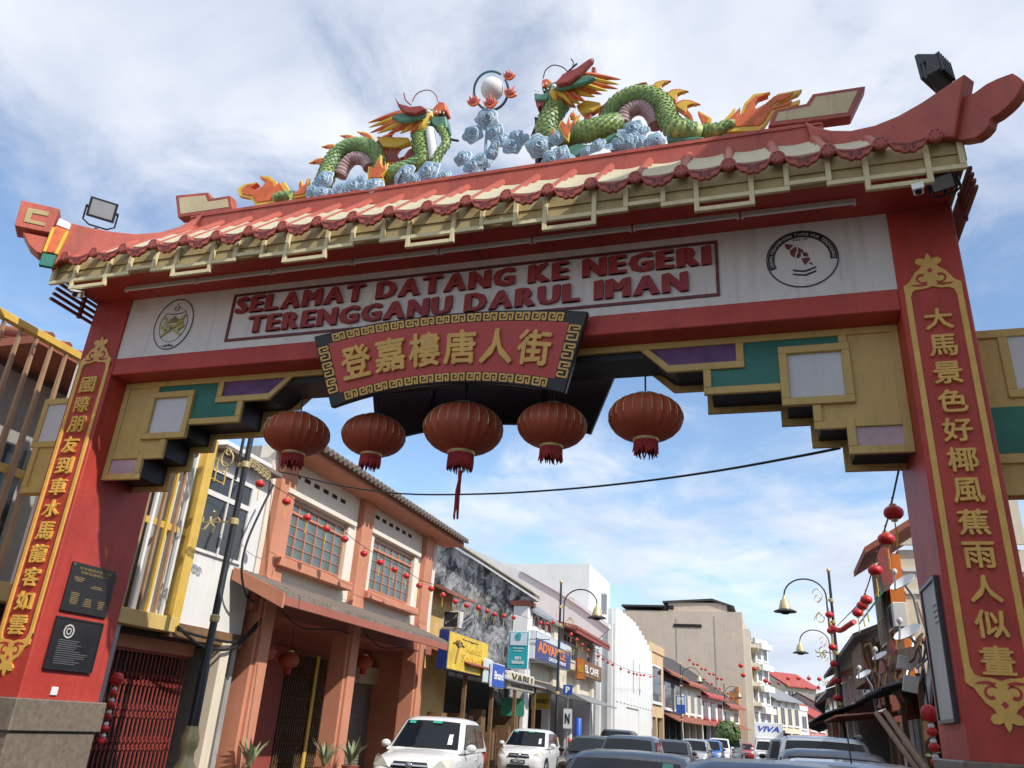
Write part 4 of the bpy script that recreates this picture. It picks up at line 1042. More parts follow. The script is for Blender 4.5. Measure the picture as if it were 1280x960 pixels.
MB().ell(dp(d2(1022, 318), -.36), .03, .028, .03, 10, 6).build('eye', 'ornament_white', DL_, smooth=True)
MB().tube(smooth_path([dp(d2(940, 268), -.1), dp(d2(968, 226), -.12), dp(d2(1020, 210), -.12), dp(d2(1056, 232), -.12), dp(d2(1070, 268), -.12)]), .008, 5).build('whisker', 'ornament_maroon', DL_)
MB().tube(smooth_path([dp(d2(1100, 430), -.06), dp(d2(1130, 455), -.06), dp(d2(1172, 464), -.06)]), .018, 6).build('claw', 'black', DL_)
clouds(DL_, [d2(500, 660)+(14,), d2(490, 725)+(12,), d2(450, 715)+(11,), d2(590, 700)+(11,), d2(650, 692)+(14,), d2(700, 690)+(11,), d2(750, 685)+(14,), d2(905, 632)+(15,), d2(870, 650)+(10,), d2(1020, 622)+(17,), d2(950, 660)+(12,), d2(1105, 642)+(9,), d2(1080, 650)+(8,), d2(540, 730)+(9,), d2(690, 660)+(8,)], -.22)

# ---- pearl on its cloud stem
PO = thing('pearl_ornament', 'white pearl in a blue ring with red flames on a stem of pale blue clouds', 'ornament', dp(d3(185, 620)))
pc = dp(d3(222, 205)); MB().ell(pc, .172, .172, .172, 24, 16).build('pearl', 'ornament_white', PO, smooth=True)
mat('ring_blue', (.06, .17, .22), .5, .2, 8)
path = []
for i in range(41):
    a = math.radians(48)+2*PI*.94*i/40; path.append(pc+Vector((.262*math.cos(a)-.02, -.15*math.sin(a), .225*math.sin(a)-.03)))
MB().tube(path, .016, 7, flat=1.3).build('ring', 'ring_blue', PO, smooth=True)
for q, s, a in ((d3(125, 280), 11, .1), (d3(208, 290), 12, .02), (d3(300, 150), 10, -.1), (d3(298, 235), 11, -.55)): pearl_flame(PO, q, s, a, -.24)
MB().tube([dp(d3(205, 300)), dp(d3(190, 460)), dp(d3(183, 630), .02)-Vector((0, 0, .06))], .022, 7).build('stem', 'cloud_blue', PO)
clouds(PO, [d3(195, 355)+(15,), d3(125, 432)+(14,), d3(235, 425)+(13,), d3(262, 462)+(12,), d3(320, 490)+(14,), d3(230, 502)+(11,), d3(370, 462)+(11,), d3(75, 552)+(12,), d3(128, 590)+(14,), d3(172, 552)+(12,), d3(215, 535)+(10,), d3(195, 575)+(9,), d3(340, 445)+(11,)], -.02)
bpy.data.objects.remove(ROSE)
# ------------------------------------------------------------------ shophouses on the left side of the street
mat('wall_white', (.72, .71, .68), .8, .07, .8, streak=.25, stain=(.3, .28, .25), bump=.1)
mat('wall_cream', (.68, .60, .46), .8, .1, .8, streak=.25, stain=(.3, .24, .18), bump=.1)
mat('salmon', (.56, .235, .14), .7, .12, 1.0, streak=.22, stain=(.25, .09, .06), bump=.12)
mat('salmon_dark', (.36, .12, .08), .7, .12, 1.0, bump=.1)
mat('shop_red', (.30, .06, .045), .65, .15, 1.2)
mat('grille_brown', (.19, .11, .055), .55, .25, 3, metal=.2)
mat('grille_red', (.30, .05, .04), .55, .25, 3)
mat('shutter_grey', (.20, .19, .165), .5, .2, 3, streak=.2)
mat('glass_teal', (.11, .155, .15), .15, .4, 1.2, spec=.6)
mat('glass_dark', (.025, .03, .035), .08, .3, .8, spec=.8)
mat('old_roof', (.21, .17, .14), .9, .4, 3, bump=.6, bscale=14)
mat('clay_roof', (.33, .10, .06), .8, .25, 2, bump=.4, bscale=20, stain=(.12, .06, .05), stain_amt=.5)
mat('dark_roof', (.06, .055, .055), .85, .3, 2, bump=.4)
mat('timber', (.20, .11, .05), .7, .3, 4, bump=.2)
mat('fin_brown', (.36, .215, .115), .55, .2, 3)
mat('fin_yellow', (.66, .43, .08), .5, .14, 3, streak=.3, stain=(.3, .15, .04))
def mossy():
    m = bpy.data.materials.new('mossy'); m.use_nodes = True; MAT['mossy'] = m; t = m.node_tree; n = t.nodes; l = t.links; b = n['Principled BSDF']; b.inputs['Roughness'].default_value = .92
    c = n.new('ShaderNodeTexCoord'); mp = n.new('ShaderNodeMapping'); mp.inputs['Scale'].default_value = (1, 1, .62); l.new(c.outputs['Object'], mp.inputs[0])
    def nz(sc, d, r, dist):
        q = n.new('ShaderNodeTexNoise'); q.inputs['Scale'].default_value = sc; q.inputs['Detail'].default_value = d; q.inputs['Roughness'].default_value = r; q.inputs['Distortion'].default_value = dist; l.new(mp.outputs[0], q.inputs['Vector']); return q.outputs[0]
    def ramp(f, els):
        q = n.new('ShaderNodeValToRGB'); l.new(f, q.inputs[0]); e = q.color_ramp.elements
        e[0].position = els[0][0]; e[0].color = (*els[0][1], 1); e[1].position = els[-1][0]; e[1].color = (*els[-1][1], 1)
        for p, col in els[1:-1]: x = e.new(p); x.color = (*col, 1)
        return q.outputs[0]
    a_ = ramp(nz(1.7, 10, .74, .9), [(.34, (.014, .014, .014)), (.43, (.07, .07, .07)), (.49, (.26, .26, .255)), (.56, (.48, .47, .46)), (.66, (.66, .65, .64))])
    bcol = ramp(nz(2.6, 8, .7, .5), [(.35, (.30, .20, .13)), (.65, (.55, .50, .46))])
    mxn = n.new('ShaderNodeMix'); mxn.data_type = 'RGBA'; l.new(ramp(nz(1.1, 6, .65, .4), [(.55, (0, 0, 0)), (.68, (.7, .7, .7))]), mxn.inputs[0]); l.new(a_, mxn.inputs[6]); l.new(bcol, mxn.inputs[7])
    m2 = n.new('ShaderNodeMix'); m2.data_type = 'RGBA'; m2.blend_type = 'MULTIPLY'; m2.inputs[0].default_value = 1; l.new(mxn.outputs[2], m2.inputs[6]); l.new(ramp(nz(5.5, 6, .7, .6), [(.34, (.22, .22, .22)), (.52, (1, 1, 1))]), m2.inputs[7])
    l.new(m2.outputs[2], b.inputs['Base Color'])
    bp = n.new('ShaderNodeBump'); bp.inputs['Strength'].default_value = .8; bp.inputs['Distance'].default_value = .05; l.new(nz(7, 6, .6, .2), bp.inputs['Height']); l.new(bp.outputs[0], b.inputs['Normal'])
mossy()
mat('concrete', (.34, .33, .31), .85, .2, 1.5, streak=.35, bump=.3)
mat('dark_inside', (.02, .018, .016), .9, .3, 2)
mat('rust_sheet', (.30, .10, .06), .75, .3, 2.5, streak=.3, bump=.2)
mat('zinc', (.30, .31, .32), .5, .25, 2, metal=.3, streak=.3, stain=(.15, .09, .06))
mat('sign_yellow', (.72, .50, .05), .45, .25, 1.5, stain=(.45, .16, .02), stain_amt=.4)
mat('sign_teal', (.02, .33, .37), .4, .08, 1)
mat('sign_navy', (.02, .035, .17), .4, .08, 1)
mat('sign_blue', (.02, .09, .45), .4, .08, 1)
mat('sign_orange', (.72, .20, .03), .45, .12, 2)
mat('sign_cream', (.60, .53, .36), .5, .12, 2)
mat('sign_pale', (.55, .62, .66), .45, .08, 2)
mat('green_tarp', (.05, .30, .18), .7, .2, 2, streak=.3, stain=(.3, .4, .3))
mat('white_metal', (.72, .73, .74), .4, .06, 2)
mat('red_roof', (.40, .07, .06), .7, .2, 2, stain=(.2, .05, .05), stain_amt=.4)
mat('leaf', (.06, .13, .03), .6, .4, 6, rgb2=(.16, .24, .08))
mat('leaf_pale', (.22, .26, .14), .6, .3, 6)
mat('terracotta', (.36, .14, .07), .8, .2, 4)
mat('orange_wall', (.66, .27, .08), .7, .1, 1, streak=.15)
mat('pink_wall', (.60, .26, .24), .75, .1, 1, streak=.2)
mat('beige_wall', (.58, .47, .37), .85, .1, .25, streak=.35, stain=(.25, .19, .15), stain_amt=.2, stain_scale=.25)

def bx(name, mt, P, x0, x1, y0, y1, z0, z1, bevel=0): return MB().box(x0, x1, y0, y1, z0, z1).build(name, mt, P, bevel=bevel)
def window_x(P, X, y0, y1, z0, z1, cols, rows, fm, gm, fw=.05, mw=.03, sill=None, out=.0, face=1, each=True):
    """window in a wall that faces +x (face=1) or -x; panes are pieces of their own"""
    f = MB(); s = face; D = .05
    f.box(X, X+s*D, y0, y1, z1-fw, z1).box(X, X+s*D, y0, y1, z0, z0+fw).box(X, X+s*D, y0, y0+fw, z0+fw, z1-fw).box(X, X+s*D, y1-fw, y1, z0+fw, z1-fw)
    iy0, iy1, iz0, iz1 = y0+fw, y1-fw, z0+fw, z1-fw; cw = (iy1-iy0)/cols; rh = (iz1-iz0)/rows
    for c in range(1, cols): f.box(X+s*.005, X+s*(D-.005), iy0+c*cw-mw/2, iy0+c*cw+mw/2, iz0, iz1)
    for r in range(1, rows): f.box(X+s*.008, X+s*(D-.012), iy0, iy1, iz0+r*rh-mw*.3, iz0+r*rh+mw*.3)
    o = f.build('window_frame', fm, P)
    if each:
        pane = None
        for c in range(cols):
            for r in range(rows):
                cc = (X+s*.012, iy0+(c+.5)*cw, iz0+(r+.5)*rh)
                if pane is None:
                    pane = MB().box(-.004, .004, -cw/2, cw/2, -rh/2, rh/2).build('pane', gm, o); pane.location = cc
                else: instance(pane, 'pane', o, cc)
    else: bx('pane', gm, o, X+s*.008, X+s*.016, iy0, iy1, iz0, iz1)
    if sill: bx('sill', sill, o, X, X+s*.16, y0-.08, y1+.08, z0-.12, z0, .01)
    return o
def pxrect(px, X=None, Y=None):
    P = [at(u, v, X=X, Y=Y) for u, v in px]
    if X is not None: h = [p.y for p in P]
    else: h = [p.x for p in P]
    z = [p.z for p in P]
    return (h[0]+h[3])/2, (h[1]+h[2])/2, (z[2]+z[3])/2, (z[0]+z[1])/2    # TL, TR, BR, BL -> lo, hi, z0, z1
def folding_gate(P, X, y0, y1, z0, z1, mt, face=1, pitch=.11):
    g = bpy.data.objects.new
    n = int((y1-y0)/pitch); base = None
    fr = MB().box(X-.02, X+.03, y0, y1, z1, z1+.06).build('gate_rail', mt, P)
    MB().box(X-.02, X+.03, y0, y1, z0, z0+.04).build('gate_rail', mt, P)
    bar = MB().box(-.012, .012, -.012, .012, 0, z1-z0).build('gate_bar', mt, fr); bar.location = (X, y0, z0)
    for i in range(1, n+1): instance(bar, 'gate_bar', fr, (X, y0+(y1-y0)*i/n, z0))
    m = MB()
    for row in range(int((z1-z0)/.55)):
        zc = z0+.3+row*.55
        for i in range(n-1):
            ya = y0+(y1-y0)*i/n; yb = y0+(y1-y0)*(i+2)/n
            m.beam((X+.014, ya, zc-.13), (X+.014, yb, zc+.13), .004, .018, (1, 0, 0)); m.beam((X+.019, ya, zc+.13), (X+.019, yb, zc-.13), .004, .018, (1, 0, 0))
    m.build('scissor_lattice', mt, fr, kind='stuff')
# ---------------- building with the finned balcony next to the gate
XA = -7.0
A = thing('shophouse', 'white upper wall shophouse with yellow and brown finned balcony beside the gate', 'building', (-9, 2, 0))
bx('wall', 'wall_white', A, -7.4, -7.10, 4.05, 7.02, 3.0, 6.75)
bx('wall', 'concrete', A, -12, -8.4, -8, 7.02, 2.9, 6.6)
for y in (-6.5, -4.2, -1.9, .4, 2.7): bx('shop_window', 'glass_dark', A, -8.4, -8.36, y, y+1.5, 3.6, 5.4)
bx('party_wall', 'concrete', A, -12, -7.15, 6.9, 7.05, 0, 6.9)
bx('balcony_slab', 'gate_yellow', A, -8.4, -6.88, -8, 4.72, 2.80, 3.06, .01)
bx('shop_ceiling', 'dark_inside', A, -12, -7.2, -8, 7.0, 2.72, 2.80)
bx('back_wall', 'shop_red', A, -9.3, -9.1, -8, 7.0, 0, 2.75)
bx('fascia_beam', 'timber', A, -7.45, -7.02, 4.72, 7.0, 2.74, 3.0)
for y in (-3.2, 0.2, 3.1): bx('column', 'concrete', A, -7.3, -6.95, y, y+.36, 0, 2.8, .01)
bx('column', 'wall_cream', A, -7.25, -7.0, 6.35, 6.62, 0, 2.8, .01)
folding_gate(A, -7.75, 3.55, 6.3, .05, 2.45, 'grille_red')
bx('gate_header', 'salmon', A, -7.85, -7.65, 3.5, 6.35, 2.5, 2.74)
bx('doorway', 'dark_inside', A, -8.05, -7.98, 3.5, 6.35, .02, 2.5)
# fins: brown towards the gate, yellow beyond
topA = lambda y: at(0, 391, X=XA).z
ztop = (at(0, 391, X=XA).z+at(100, 447, X=XA).z)/2
bx('top_rail', 'fin_brown', A, XA-.06, XA+.06, -8, -.9, ztop-.06, ztop+.06, .01)
rl = bx('top_rail', 'fin_yellow', A, XA-.06, XA+.06, -.9, 4.72, ztop-.06, ztop+.06, .01)
bx('mid_rail', 'fin_yellow', A, XA-.05, XA-.01, -8, 4.72, 4.55, 4.68, .01)
bx('post', 'fin_yellow', A, XA-.11, XA+.09, 4.60, 4.84, 2.9, 6.55, .012)
finb = None
rnd = random.Random(8)
y = -7.5; i = 0
while y < 4.5:
    mt = 'fin_brown' if y < 1.2 else ('fin_yellow', 'fin_brown', 'wall_white', 'fin_brown')[i % 4]
    key = mt
    w = .055 if y < 1.2 else .042
    m = MB()
    zt_ = ztop-.06
    m.add([(XA-.03, y-w/2, 3.06), (XA+.03, y-w/2, 3.06), (XA+.03, y+w/2, 3.06), (XA-.03, y+w/2, 3.06), (XA-.03, y-w*.8, 4.5), (XA+.03, y-w*.8, 4.5), (XA+.03, y+w*.8, 4.5), (XA-.03, y+w*.8, 4.5),
           (XA-.03, y-w*.3, zt_), (XA+.03, y-w*.3, zt_), (XA+.03, y+w*.3, zt_), (XA-.03, y+w*.3, zt_)],
          [(0, 1, 2, 3), (8, 9, 10, 11)]+[(a+k, a+(k+1) % 4, a+4+(k+1) % 4, a+4+k) for a in (0, 4) for k in range(4)])
    m.build('fin', mt, A); y += .29 if y < 1.2 else .2; i += 1
RA = bx('roof_edge', 'clay_roof', A, -9.0, -7.3, .6, 3.2, ztop+.02, ztop+.16)
for k in range(7): MB().tube([(-9.0, .75+.36*k, ztop+.55), (-7.25, .75+.36*k, ztop+.18)], .09, 8).build('roof_tile', 'clay_roof', RA, smooth=True)
# window in the white wall
y0, y1, z0, z1 = pxrect([(262, 582), (318, 607), (299, 706), (236, 686)], X=-7.09)
o = MB().box(-7.10, -7.05, y0, y1, z1-.08, z1).box(-7.10, -7.05, y0, y1, z0, z0+.06).box(-7.10, -7.05, y0, y0+.05, z0+.06, z1-.08).box(-7.10, -7.05, y1-.08, y1, z0+.06, z1-.08).box(-7.10, -7.05, y0+.05, y1-.08, z0+(z1-z0)*.66, z0+(z1-z0)*.72).box(-7.095, -7.055, (y0+y1)/2-.02, (y0+y1)/2+.02, z0+.06, z1-.08).build('window_frame', 'wall_white', A)
for a, b in ((y0+.05, (y0+y1)/2-.02), ((y0+y1)/2+.02, y1-.08)):
    for c, d in ((z0+.06, z0+(z1-z0)*.66), (z0+(z1-z0)*.72, z1-.08)): bx('pane', 'glass_dark', o, -7.092, -7.085, a, b, c, d)
bx('lean_roof', 'old_roof', A, -8.2, -6.75, 4.9, 7.0, 6.42, 6.5)
# ladder bracket on the yellow post
m = MB(); q0 = at(262, 575, X=-6.95)
for dy in (.12, .42): m.tube([(-6.93, 4.84+dy*.2, 6.2), (-6.93, 4.84+dy, 6.2), (-6.93, 4.84+dy, 5.75)], .015, 6)
for z in (5.78, 6.0): m.tube([(-6.93, 4.84, z), (-6.93, 5.26, z)], .012, 6)
m.build('post_bracket', 'fin_yellow', A)

# ---------------- salmon shophouse
XB = -7.0
B = thing('shophouse', 'salmon and white two storey shophouse with teal grid windows and arcade columns', 'building', (-9, 12, 0))
YB0, YB1 = 7.05, 17.0; ZE_ = 7.25
mat('wall_pale', (.74, .68, .58), .8, .08, .8, streak=.25, stain=(.4, .33, .26), bump=.1)
bx('wall', 'wall_pale', B, -7.5, XB-.08, YB0, YB1, 3.75, ZE_)
bx('side_wall', 'salmon', B, -16, -7.5, YB1-.25, YB1-.01, 0, ZE_)
bx('side_wall', 'concrete', B, -16, -7.5, YB0+.01, YB0+.2, 0, ZE_)
pil = [pxrect([(350, 640), (368, 640), (336, 740), (315, 735)], X=XB), pxrect([(452, 640), (464, 645), (452, 740), (440, 735)], X=XB), pxrect([(530.5, 690), (542, 690), (530, 770), (519, 770)], X=XB)]
cols = []
for (a, b, _, _) in pil:
    c = (a+b)/2; w = .62; cols.append(c)
    bx('pilaster', 'salmon', B, XB-.08, XB+.10, c-w/2, c+w/2, 3.9, ZE_-.1, .01)
cols[0] = max(cols[0], YB0+.33)
for px in ([(361, 629), (430, 657), (423, 720), (349, 695)], [(465, 675), (514, 697), (508.6, 753), (456, 737.5)]):
    a, b, z0, z1 = pxrect(px, X=XB-.05)
    W_ = window_x(B, XB-.075, a, b, z0, z1, 6, 5, 'salmon', 'glass_teal', .03, .024)
    bx('transom_bar', 'salmon', W_, XB-.06, XB-.01, a, b, z0+(z1-z0)*.80, z0+(z1-z0)*.84)
    bx('window_surround', 'wall_pale', W_, XB-.08, XB+.06, a-.28, a-.04, z0-.1, z1+.1, .01); bx('window_surround', 'wall_pale', W_, XB-.08, XB+.06, b+.04, b+.28, z0-.1, z1+.1, .01)
    bx('window_hood', 'wall_pale', W_, XB-.08, XB+.14, a-.32, b+.32, z1+.1, z1+.22, .01)
    bx('window_sill', 'salmon', W_, XB-.08, XB+.24, a-.34, b+.34, z0-.30, z0-.1, .012)
    m = MB()
    for k in range(6):
        yy = a+(b-a)*(k+.5)/6; bx('vent_slot', 'dark_inside', B, XB-.082, XB-.074, yy-.13, yy+.13, z1+.62, z1+.72)
# eave, roof
m = MB().add([(-6.15, YB0-.15, ZE_-.02), (-6.15, YB1+.5, ZE_-.02), (-12, YB1+.5, ZE_+2.6), (-12, YB0-.15, ZE_+2.6), (-6.15, YB0-.15, ZE_+.06), (-6.15, YB1+.5, ZE_+.06), (-12, YB1+.5, ZE_+2.68), (-12, YB0-.15, ZE_+2.68)],
      [(0, 1, 2, 3), (4, 5, 6, 7), (0, 1, 5, 4), (1, 2, 6, 5), (2, 3, 7, 6), (3, 0, 4, 7)])
RB = m.build('roof', 'dark_roof', B)
bx('eave_board', 'salmon', RB, -6.35, -6.30, YB0-.1, YB1+.45, ZE_-.14, ZE_+.02)
bx('eave_soffit', 'salmon', RB, XB-.08, -6.35, YB0-.1, YB1+.45, ZE_-.14, ZE_-.10)
tt = MB().tube([(0, 0, 0), (.35, 0, -.16)], .085, 8).build('roof_tile', 'old_roof', RB, smooth=True); tt.location = (-6.42, YB0, ZE_+.16)
n = int((YB1+.4-YB0)/.24)
for k in range(1, n): instance(tt, 'roof_tile', RB, (-6.42, YB0+k*.24, ZE_+.16))
# awning over the arcade
XW = -5.75
pa = at(356, 747, X=XW); pb = at(560, 805, X=XW); zaw = (pa.z+pb.z)/2-.09; ya, yb = pa.y, pb.y; zw = 4.2
AW = MB().add([(XB-.05, ya, zw), (XB-.05, yb, zw), (XW, yb, zaw+.10), (XW, ya, zaw+.10), (XB-.05, ya, zw+.07), (XB-.05, yb, zw+.07), (XW, yb, zaw+.17), (XW, ya, zaw+.17)],
      [(0, 1, 2, 3), (4, 5, 6, 7), (0, 1, 5, 4), (1, 2, 6, 5), (2, 3, 7, 6), (3, 0, 4, 7)]).build('awning_roof', 'old_roof', B)
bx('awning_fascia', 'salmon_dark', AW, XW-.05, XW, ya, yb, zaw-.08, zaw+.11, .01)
MB().slab([(XB-.05, ya-.05, zw-.16), (XW, ya-.05, zaw-.14), (XW, ya-.05, zaw+.15), (XB-.05, ya-.05, zw+.1)], (0, .06, 0)).build('awning_verge', 'salmon', AW)
nn = int((yb-ya)/.2)
tb = MB().tube([(0, 0, 0), ((XW-XB-.0), 0, zaw+.10-zw)], .05, 6).build('awning_tile', 'old_roof', AW, smooth=True); tb.location = (XB-.02, ya+.1, zw+.06)
for k in range(1, nn): instance(tb, 'awning_tile', AW, (XB-.02, ya+.1+.2*k, zw+.06))
# arcade
for c in cols:
    col = bx('column', 'salmon', B, XB-.35, XB+.12, c-.30, c+.30, 0, zw+.1, .012)
    bx('column_pilaster', 'salmon', col, XB+.12, XB+.19, c-.2, c+.2, 0, zw-.1, .01)
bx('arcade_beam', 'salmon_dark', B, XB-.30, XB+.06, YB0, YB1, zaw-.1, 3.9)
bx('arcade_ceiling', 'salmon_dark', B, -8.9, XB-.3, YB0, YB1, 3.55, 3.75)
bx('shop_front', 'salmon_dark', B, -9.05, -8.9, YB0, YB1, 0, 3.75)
XF = -8.8
g0, g1 = at(349, 900, X=XF).y, at(402, 900, X=XF).y; h0, h1 = at(436, 900, X=XF).y, at(494, 900, X=XF).y
bx('red_panel', 'shop_red', B, XF-.08, XF-.03, YB0+.2, g0-.05, 0, 3.2)
folding_gate(B, XF, g0, g1, .05, 3.05, 'grille_brown')
bx('gate_jamb', 'fin_yellow', B, XF+.03, XF+.07, g0+(g1-g0)*.62, g0+(g1-g0)*.68, .05, 3.1)
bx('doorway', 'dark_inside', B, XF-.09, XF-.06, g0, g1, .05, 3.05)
sh = bx('roller_shutter', 'shutter_grey', B, XF, XF+.04, h0, h1, .05, 2.55)
for hm in ((h0+(h0+h1)/2)/2, (h1+(h0+h1)/2)/2):
    sl = MB().box(-.012, .012, -(h1-h0)/4+.02, (h1-h0)/4-.02, -.033, .033).build('shutter_slat', 'shutter_grey', sh, bevel=.01); sl.location = (XF+.045, hm, .12)
    for k in range(1, 27): instance(sl, 'shutter_slat', sh, (XF+.045, hm, .12+.09*k))
bx('shutter_post', 'shutter_grey', sh, XF+.03, XF+.09, (h0+h1)/2-.03, (h0+h1)/2+.03, .05, 2.55)
bx('shutter_box', 'sign_cream', B, XF, XF+.2, h0, h1, 2.55, 3.05)
for w in (0, 1):   # looped electric wires under the awning
    P = [Vector((XB+.2, cols[w]+.4, zaw-.0)), Vector((XB+.25, (cols[w]+cols[w+1])/2-.8, zaw-.25)), Vector((XB+.25, (cols[w]+cols[w+1])/2+.6, zaw-.12)), Vector((XB+.2, cols[w+1]-.4, zaw-.1))]
    MB().tube(smooth_path(P), .018, 5).build('arcade_wire', 'cable', B)

# ---------------- low infill building and its signs
D_ = thing('shophouse', 'low yellow washed shop with rusty awning between the salmon house and the mossy wall', 'building', (-8.5, 22, 0))
mat('wall_yellow', (.60, .40, .15), .8, .2, 1.5, streak=.4, stain=(.3, .18, .08))
bx('wall', 'wall_yellow', D_, -12, -7.3, 17.05, 19.4, 0, 5.9)
bx('rear_wall', 'concrete', D_, -12, -8.3, 19.4, 27.0, 0, 4.3)
MB().add([(-6.6, 17.05, 5.55), (-6.6, 19.8, 5.55), (-9.5, 19.8, 6.6), (-9.5, 17.05, 6.6), (-6.6, 17.05, 5.66), (-6.6, 19.8, 5.66), (-9.5, 19.8, 6.71), (-9.5, 17.05, 6.71)], [(0, 1, 2, 3), (4, 5, 6, 7), (0, 1, 5, 4), (1, 2, 6, 5), (2, 3, 7, 6), (3, 0, 4, 7)]).build('roof', 'rust_sheet', D_)
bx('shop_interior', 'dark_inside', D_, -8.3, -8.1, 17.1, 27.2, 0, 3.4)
for i, (y, xx) in enumerate(((18.6, -6.3), (20.6, -6.0), (23.4, -6.0), (26.2, -6.0))): bx('awning_post', 'timber', D_, xx-.06, xx+.06, y-.06, y+.06, 0, 3.35)
def corrugated(name, mt, P, x0, z0, x1, z1, y0, y1, pitch=.16, amp=.03):
    n = int((y1-y0)/pitch*4); vs = []
    for k in range(n+1):
        y = y0+(y1-y0)*k/n; d = amp*math.sin(k*PI/2)
        vs += [(x0, y, z0+d), (x1, y, z1+d), (x0, y, z0+d-.012), (x1, y, z1+d-.012)]
    fs = []
    for k in range(n):
        a = 4*k; fs += [(a, a+4, a+5, a+1), (a+2, a+3, a+7, a+6), (a, a+2, a+6, a+4), (a+1, a+5, a+7, a+3)]
    fs += [(0, 1, 3, 2), (4*n, 4*n+2, 4*n+3, 4*n+1)]
    return MB().add(vs, fs).build(name, mt, P)
corrugated('awning', 'rust_sheet', D_, -7.6, 3.95, -5.7, 3.35, 17.3, 21.3)
corrugated('awning', 'zinc', D_, -7.6, 3.7, -5.7, 3.15, 21.4, 27.0)
P = pxrect([(626, 872), (655, 873), (655, 896), (626, 894)], Y=25.2); bx('green_screen', 'green_tarp', D_, P[0], P[1], 25.18, 25.21, P[2], P[3])
m = MB(); rndp = random.Random(12)
for k in range(10): m.box(-8.0+rndp.random()*.6, -7.0+rndp.random()*.3, 18+k*.9, 18.5+k*.9, .0, .8+rndp.random()*1.6)
m.build('shop_goods', 'timber', D_, kind='stuff')
def ac_unit(c, lab, face='x'):
    r = thing('air_conditioner', lab, 'air conditioner', c, 'outdoor air conditioner units'); x, y, z = c
    if face == 'x': bx('casing', 'off_white', r, x-.15, x+.15, y-.42, y+.42, z-.28, z+.28, .015); cc = Vector((x+.152, y+.08, z)); u = Vector((0, 1, 0)); nn = Vector((1, 0, 0))
    elif face == '-x': bx('casing', 'off_white', r, x-.15, x+.15, y-.42, y+.42, z-.28, z+.28, .015); cc = Vector((x-.152, y+.08, z)); u = Vector((0, 1, 0)); nn = Vector((-1, 0, 0))
    else: bx('casing', 'off_white', r, x-.42, x+.42, y-.15, y+.15, z-.28, z+.28, .015); cc = Vector((x+.08, y-.152, z)); u = Vector((1, 0, 0)); nn = Vector((0, -1, 0))
    m = MB()
    for rr in (.07, .13, .19, .235): m.tube([cc+u*rr*math.cos(a)+Vector((0, 0, 1))*rr*math.sin(a) for a in [2*PI*k/16 for k in range(17)]], .008, 4)
    for k in range(4): a = PI*k/4; m.tube([cc+u*.235*math.cos(a)+Vector((0, 0, .235*math.sin(a))), cc-u*.235*math.cos(a)-Vector((0, 0, .235*math.sin(a)))], .006, 4)
    m.build('fan_grille', 'black_metal', r); MB().obox(cc+nn*-.001, u*.25, nn*.002, Vector((0, 0, .25))).build('fan_recess', 'dark_inside', r)
    m = MB(); m.box(x-.2, x+.2, y-.3, y+.3, z-.33, z-.29); m.build('support', 'grey_metal', r)
ac_unit(tuple(at(563, 775, Y=18.7)), 'rusty cased air conditioner on the yellow wall beside the mossy wall', 'y')
# signs
def board_x(px, X, mt, name, lab, th=.12, edge='white_metal', cat='sign'):
    y0, y1, z0, z1 = pxrect(px, X=X); r = thing(name, lab, cat, (X, (y0+y1)/2, z0))
    bx('panel', mt, r, X-.02, X, y0+.03, y1-.03, z0+.03, z1-.03)
    bx('casing', edge, r, X-th, X-.02, y0, y1, z0, z1, .01); return r, y0, y1, z0, z1
def board_y(px, Y, mt, name, lab, th=.12, edge='white_metal', cat='sign'):
    x0, x1, z0, z1 = pxrect(px, Y=Y); r = thing(name, lab, cat, ((x0+x1)/2, Y, z0))
    bx('panel', mt, r, x0+.03, x1-.03, Y, Y+.02, z0+.03, z1-.03)
    bx('casing', edge, r, x0, x1, Y+.02, Y+th, z0, z1, .01); return r, x0, x1, z0, z1
UY = Vector((0, 1, 0))
def write_x(r, s, X, yc, zc, w, h, mt, nm='lettering', **k):
    m = MB(); text(m, s, (X+.008, yc, zc), w, h, ux=UY, depth=.012, **k); m.build(nm, mt, r)
def write_y(r, s, xc, Y, zc, w, h, mt, nm='lettering', **k):
    m = MB(); text(m, s, (xc, Y-.008, zc), w, h, depth=.012, **k); m.build(nm, mt, r)
r, a, b, z0, z1 = board_x([(562, 786), (611, 805), (608, 848), (559, 836)], -5.9, 'sign_yellow', 'shop_sign', 'yellow souvenir shop sign with blue sides above the rusty awning', .35, 'sign_navy')
w, h = b-a, z1-z0
write_x(r, 'Kedai', -5.9, a+w*.62, z0+h*.66, w*.42, h*.20, 'ornament_yellow', fat=.03); write_x(r, 'Souvenir', -5.9, a+w*.62, z0+h*.40, w*.60, h*.22, 'ornament_yellow', fat=.03)
write_x(r, 'Terengganu', -5.9, a+w*.5, z0+h*.86, w*.4, h*.05, 'black')
m = MB()
for k in range(5): an = .4+k*.55; m.tube([(-5.895, a+w*.22, z0+h*.62), (-5.89, a+w*.22+.32*math.cos(an), z0+h*.62+.22*math.sin(an)), (-5.89, a+w*.22+.55*math.cos(an), z0+h*.62+.16*math.sin(an))], .03, 4)
m.tube([(-5.895, a+w*.22, z0+h*.6), (-5.895, a+w*.17, z0+h*.2)], .04, 4); m.build('palm_motif', 'timber', r)
r, a, b, z0, z1 = board_y([(637, 788), (662, 790), (659, 837), (633.5, 835)], 25.6, 'sign_teal', 'clinic_sign', 'upright teal and grey projecting sign by the mossy wall', .15)
w, h = b-a, z1-z0; bx('upper_panel', 'sign_pale', r, a+.08, b-.08, 25.57, 25.6, z0+h*.62, z1-.06)
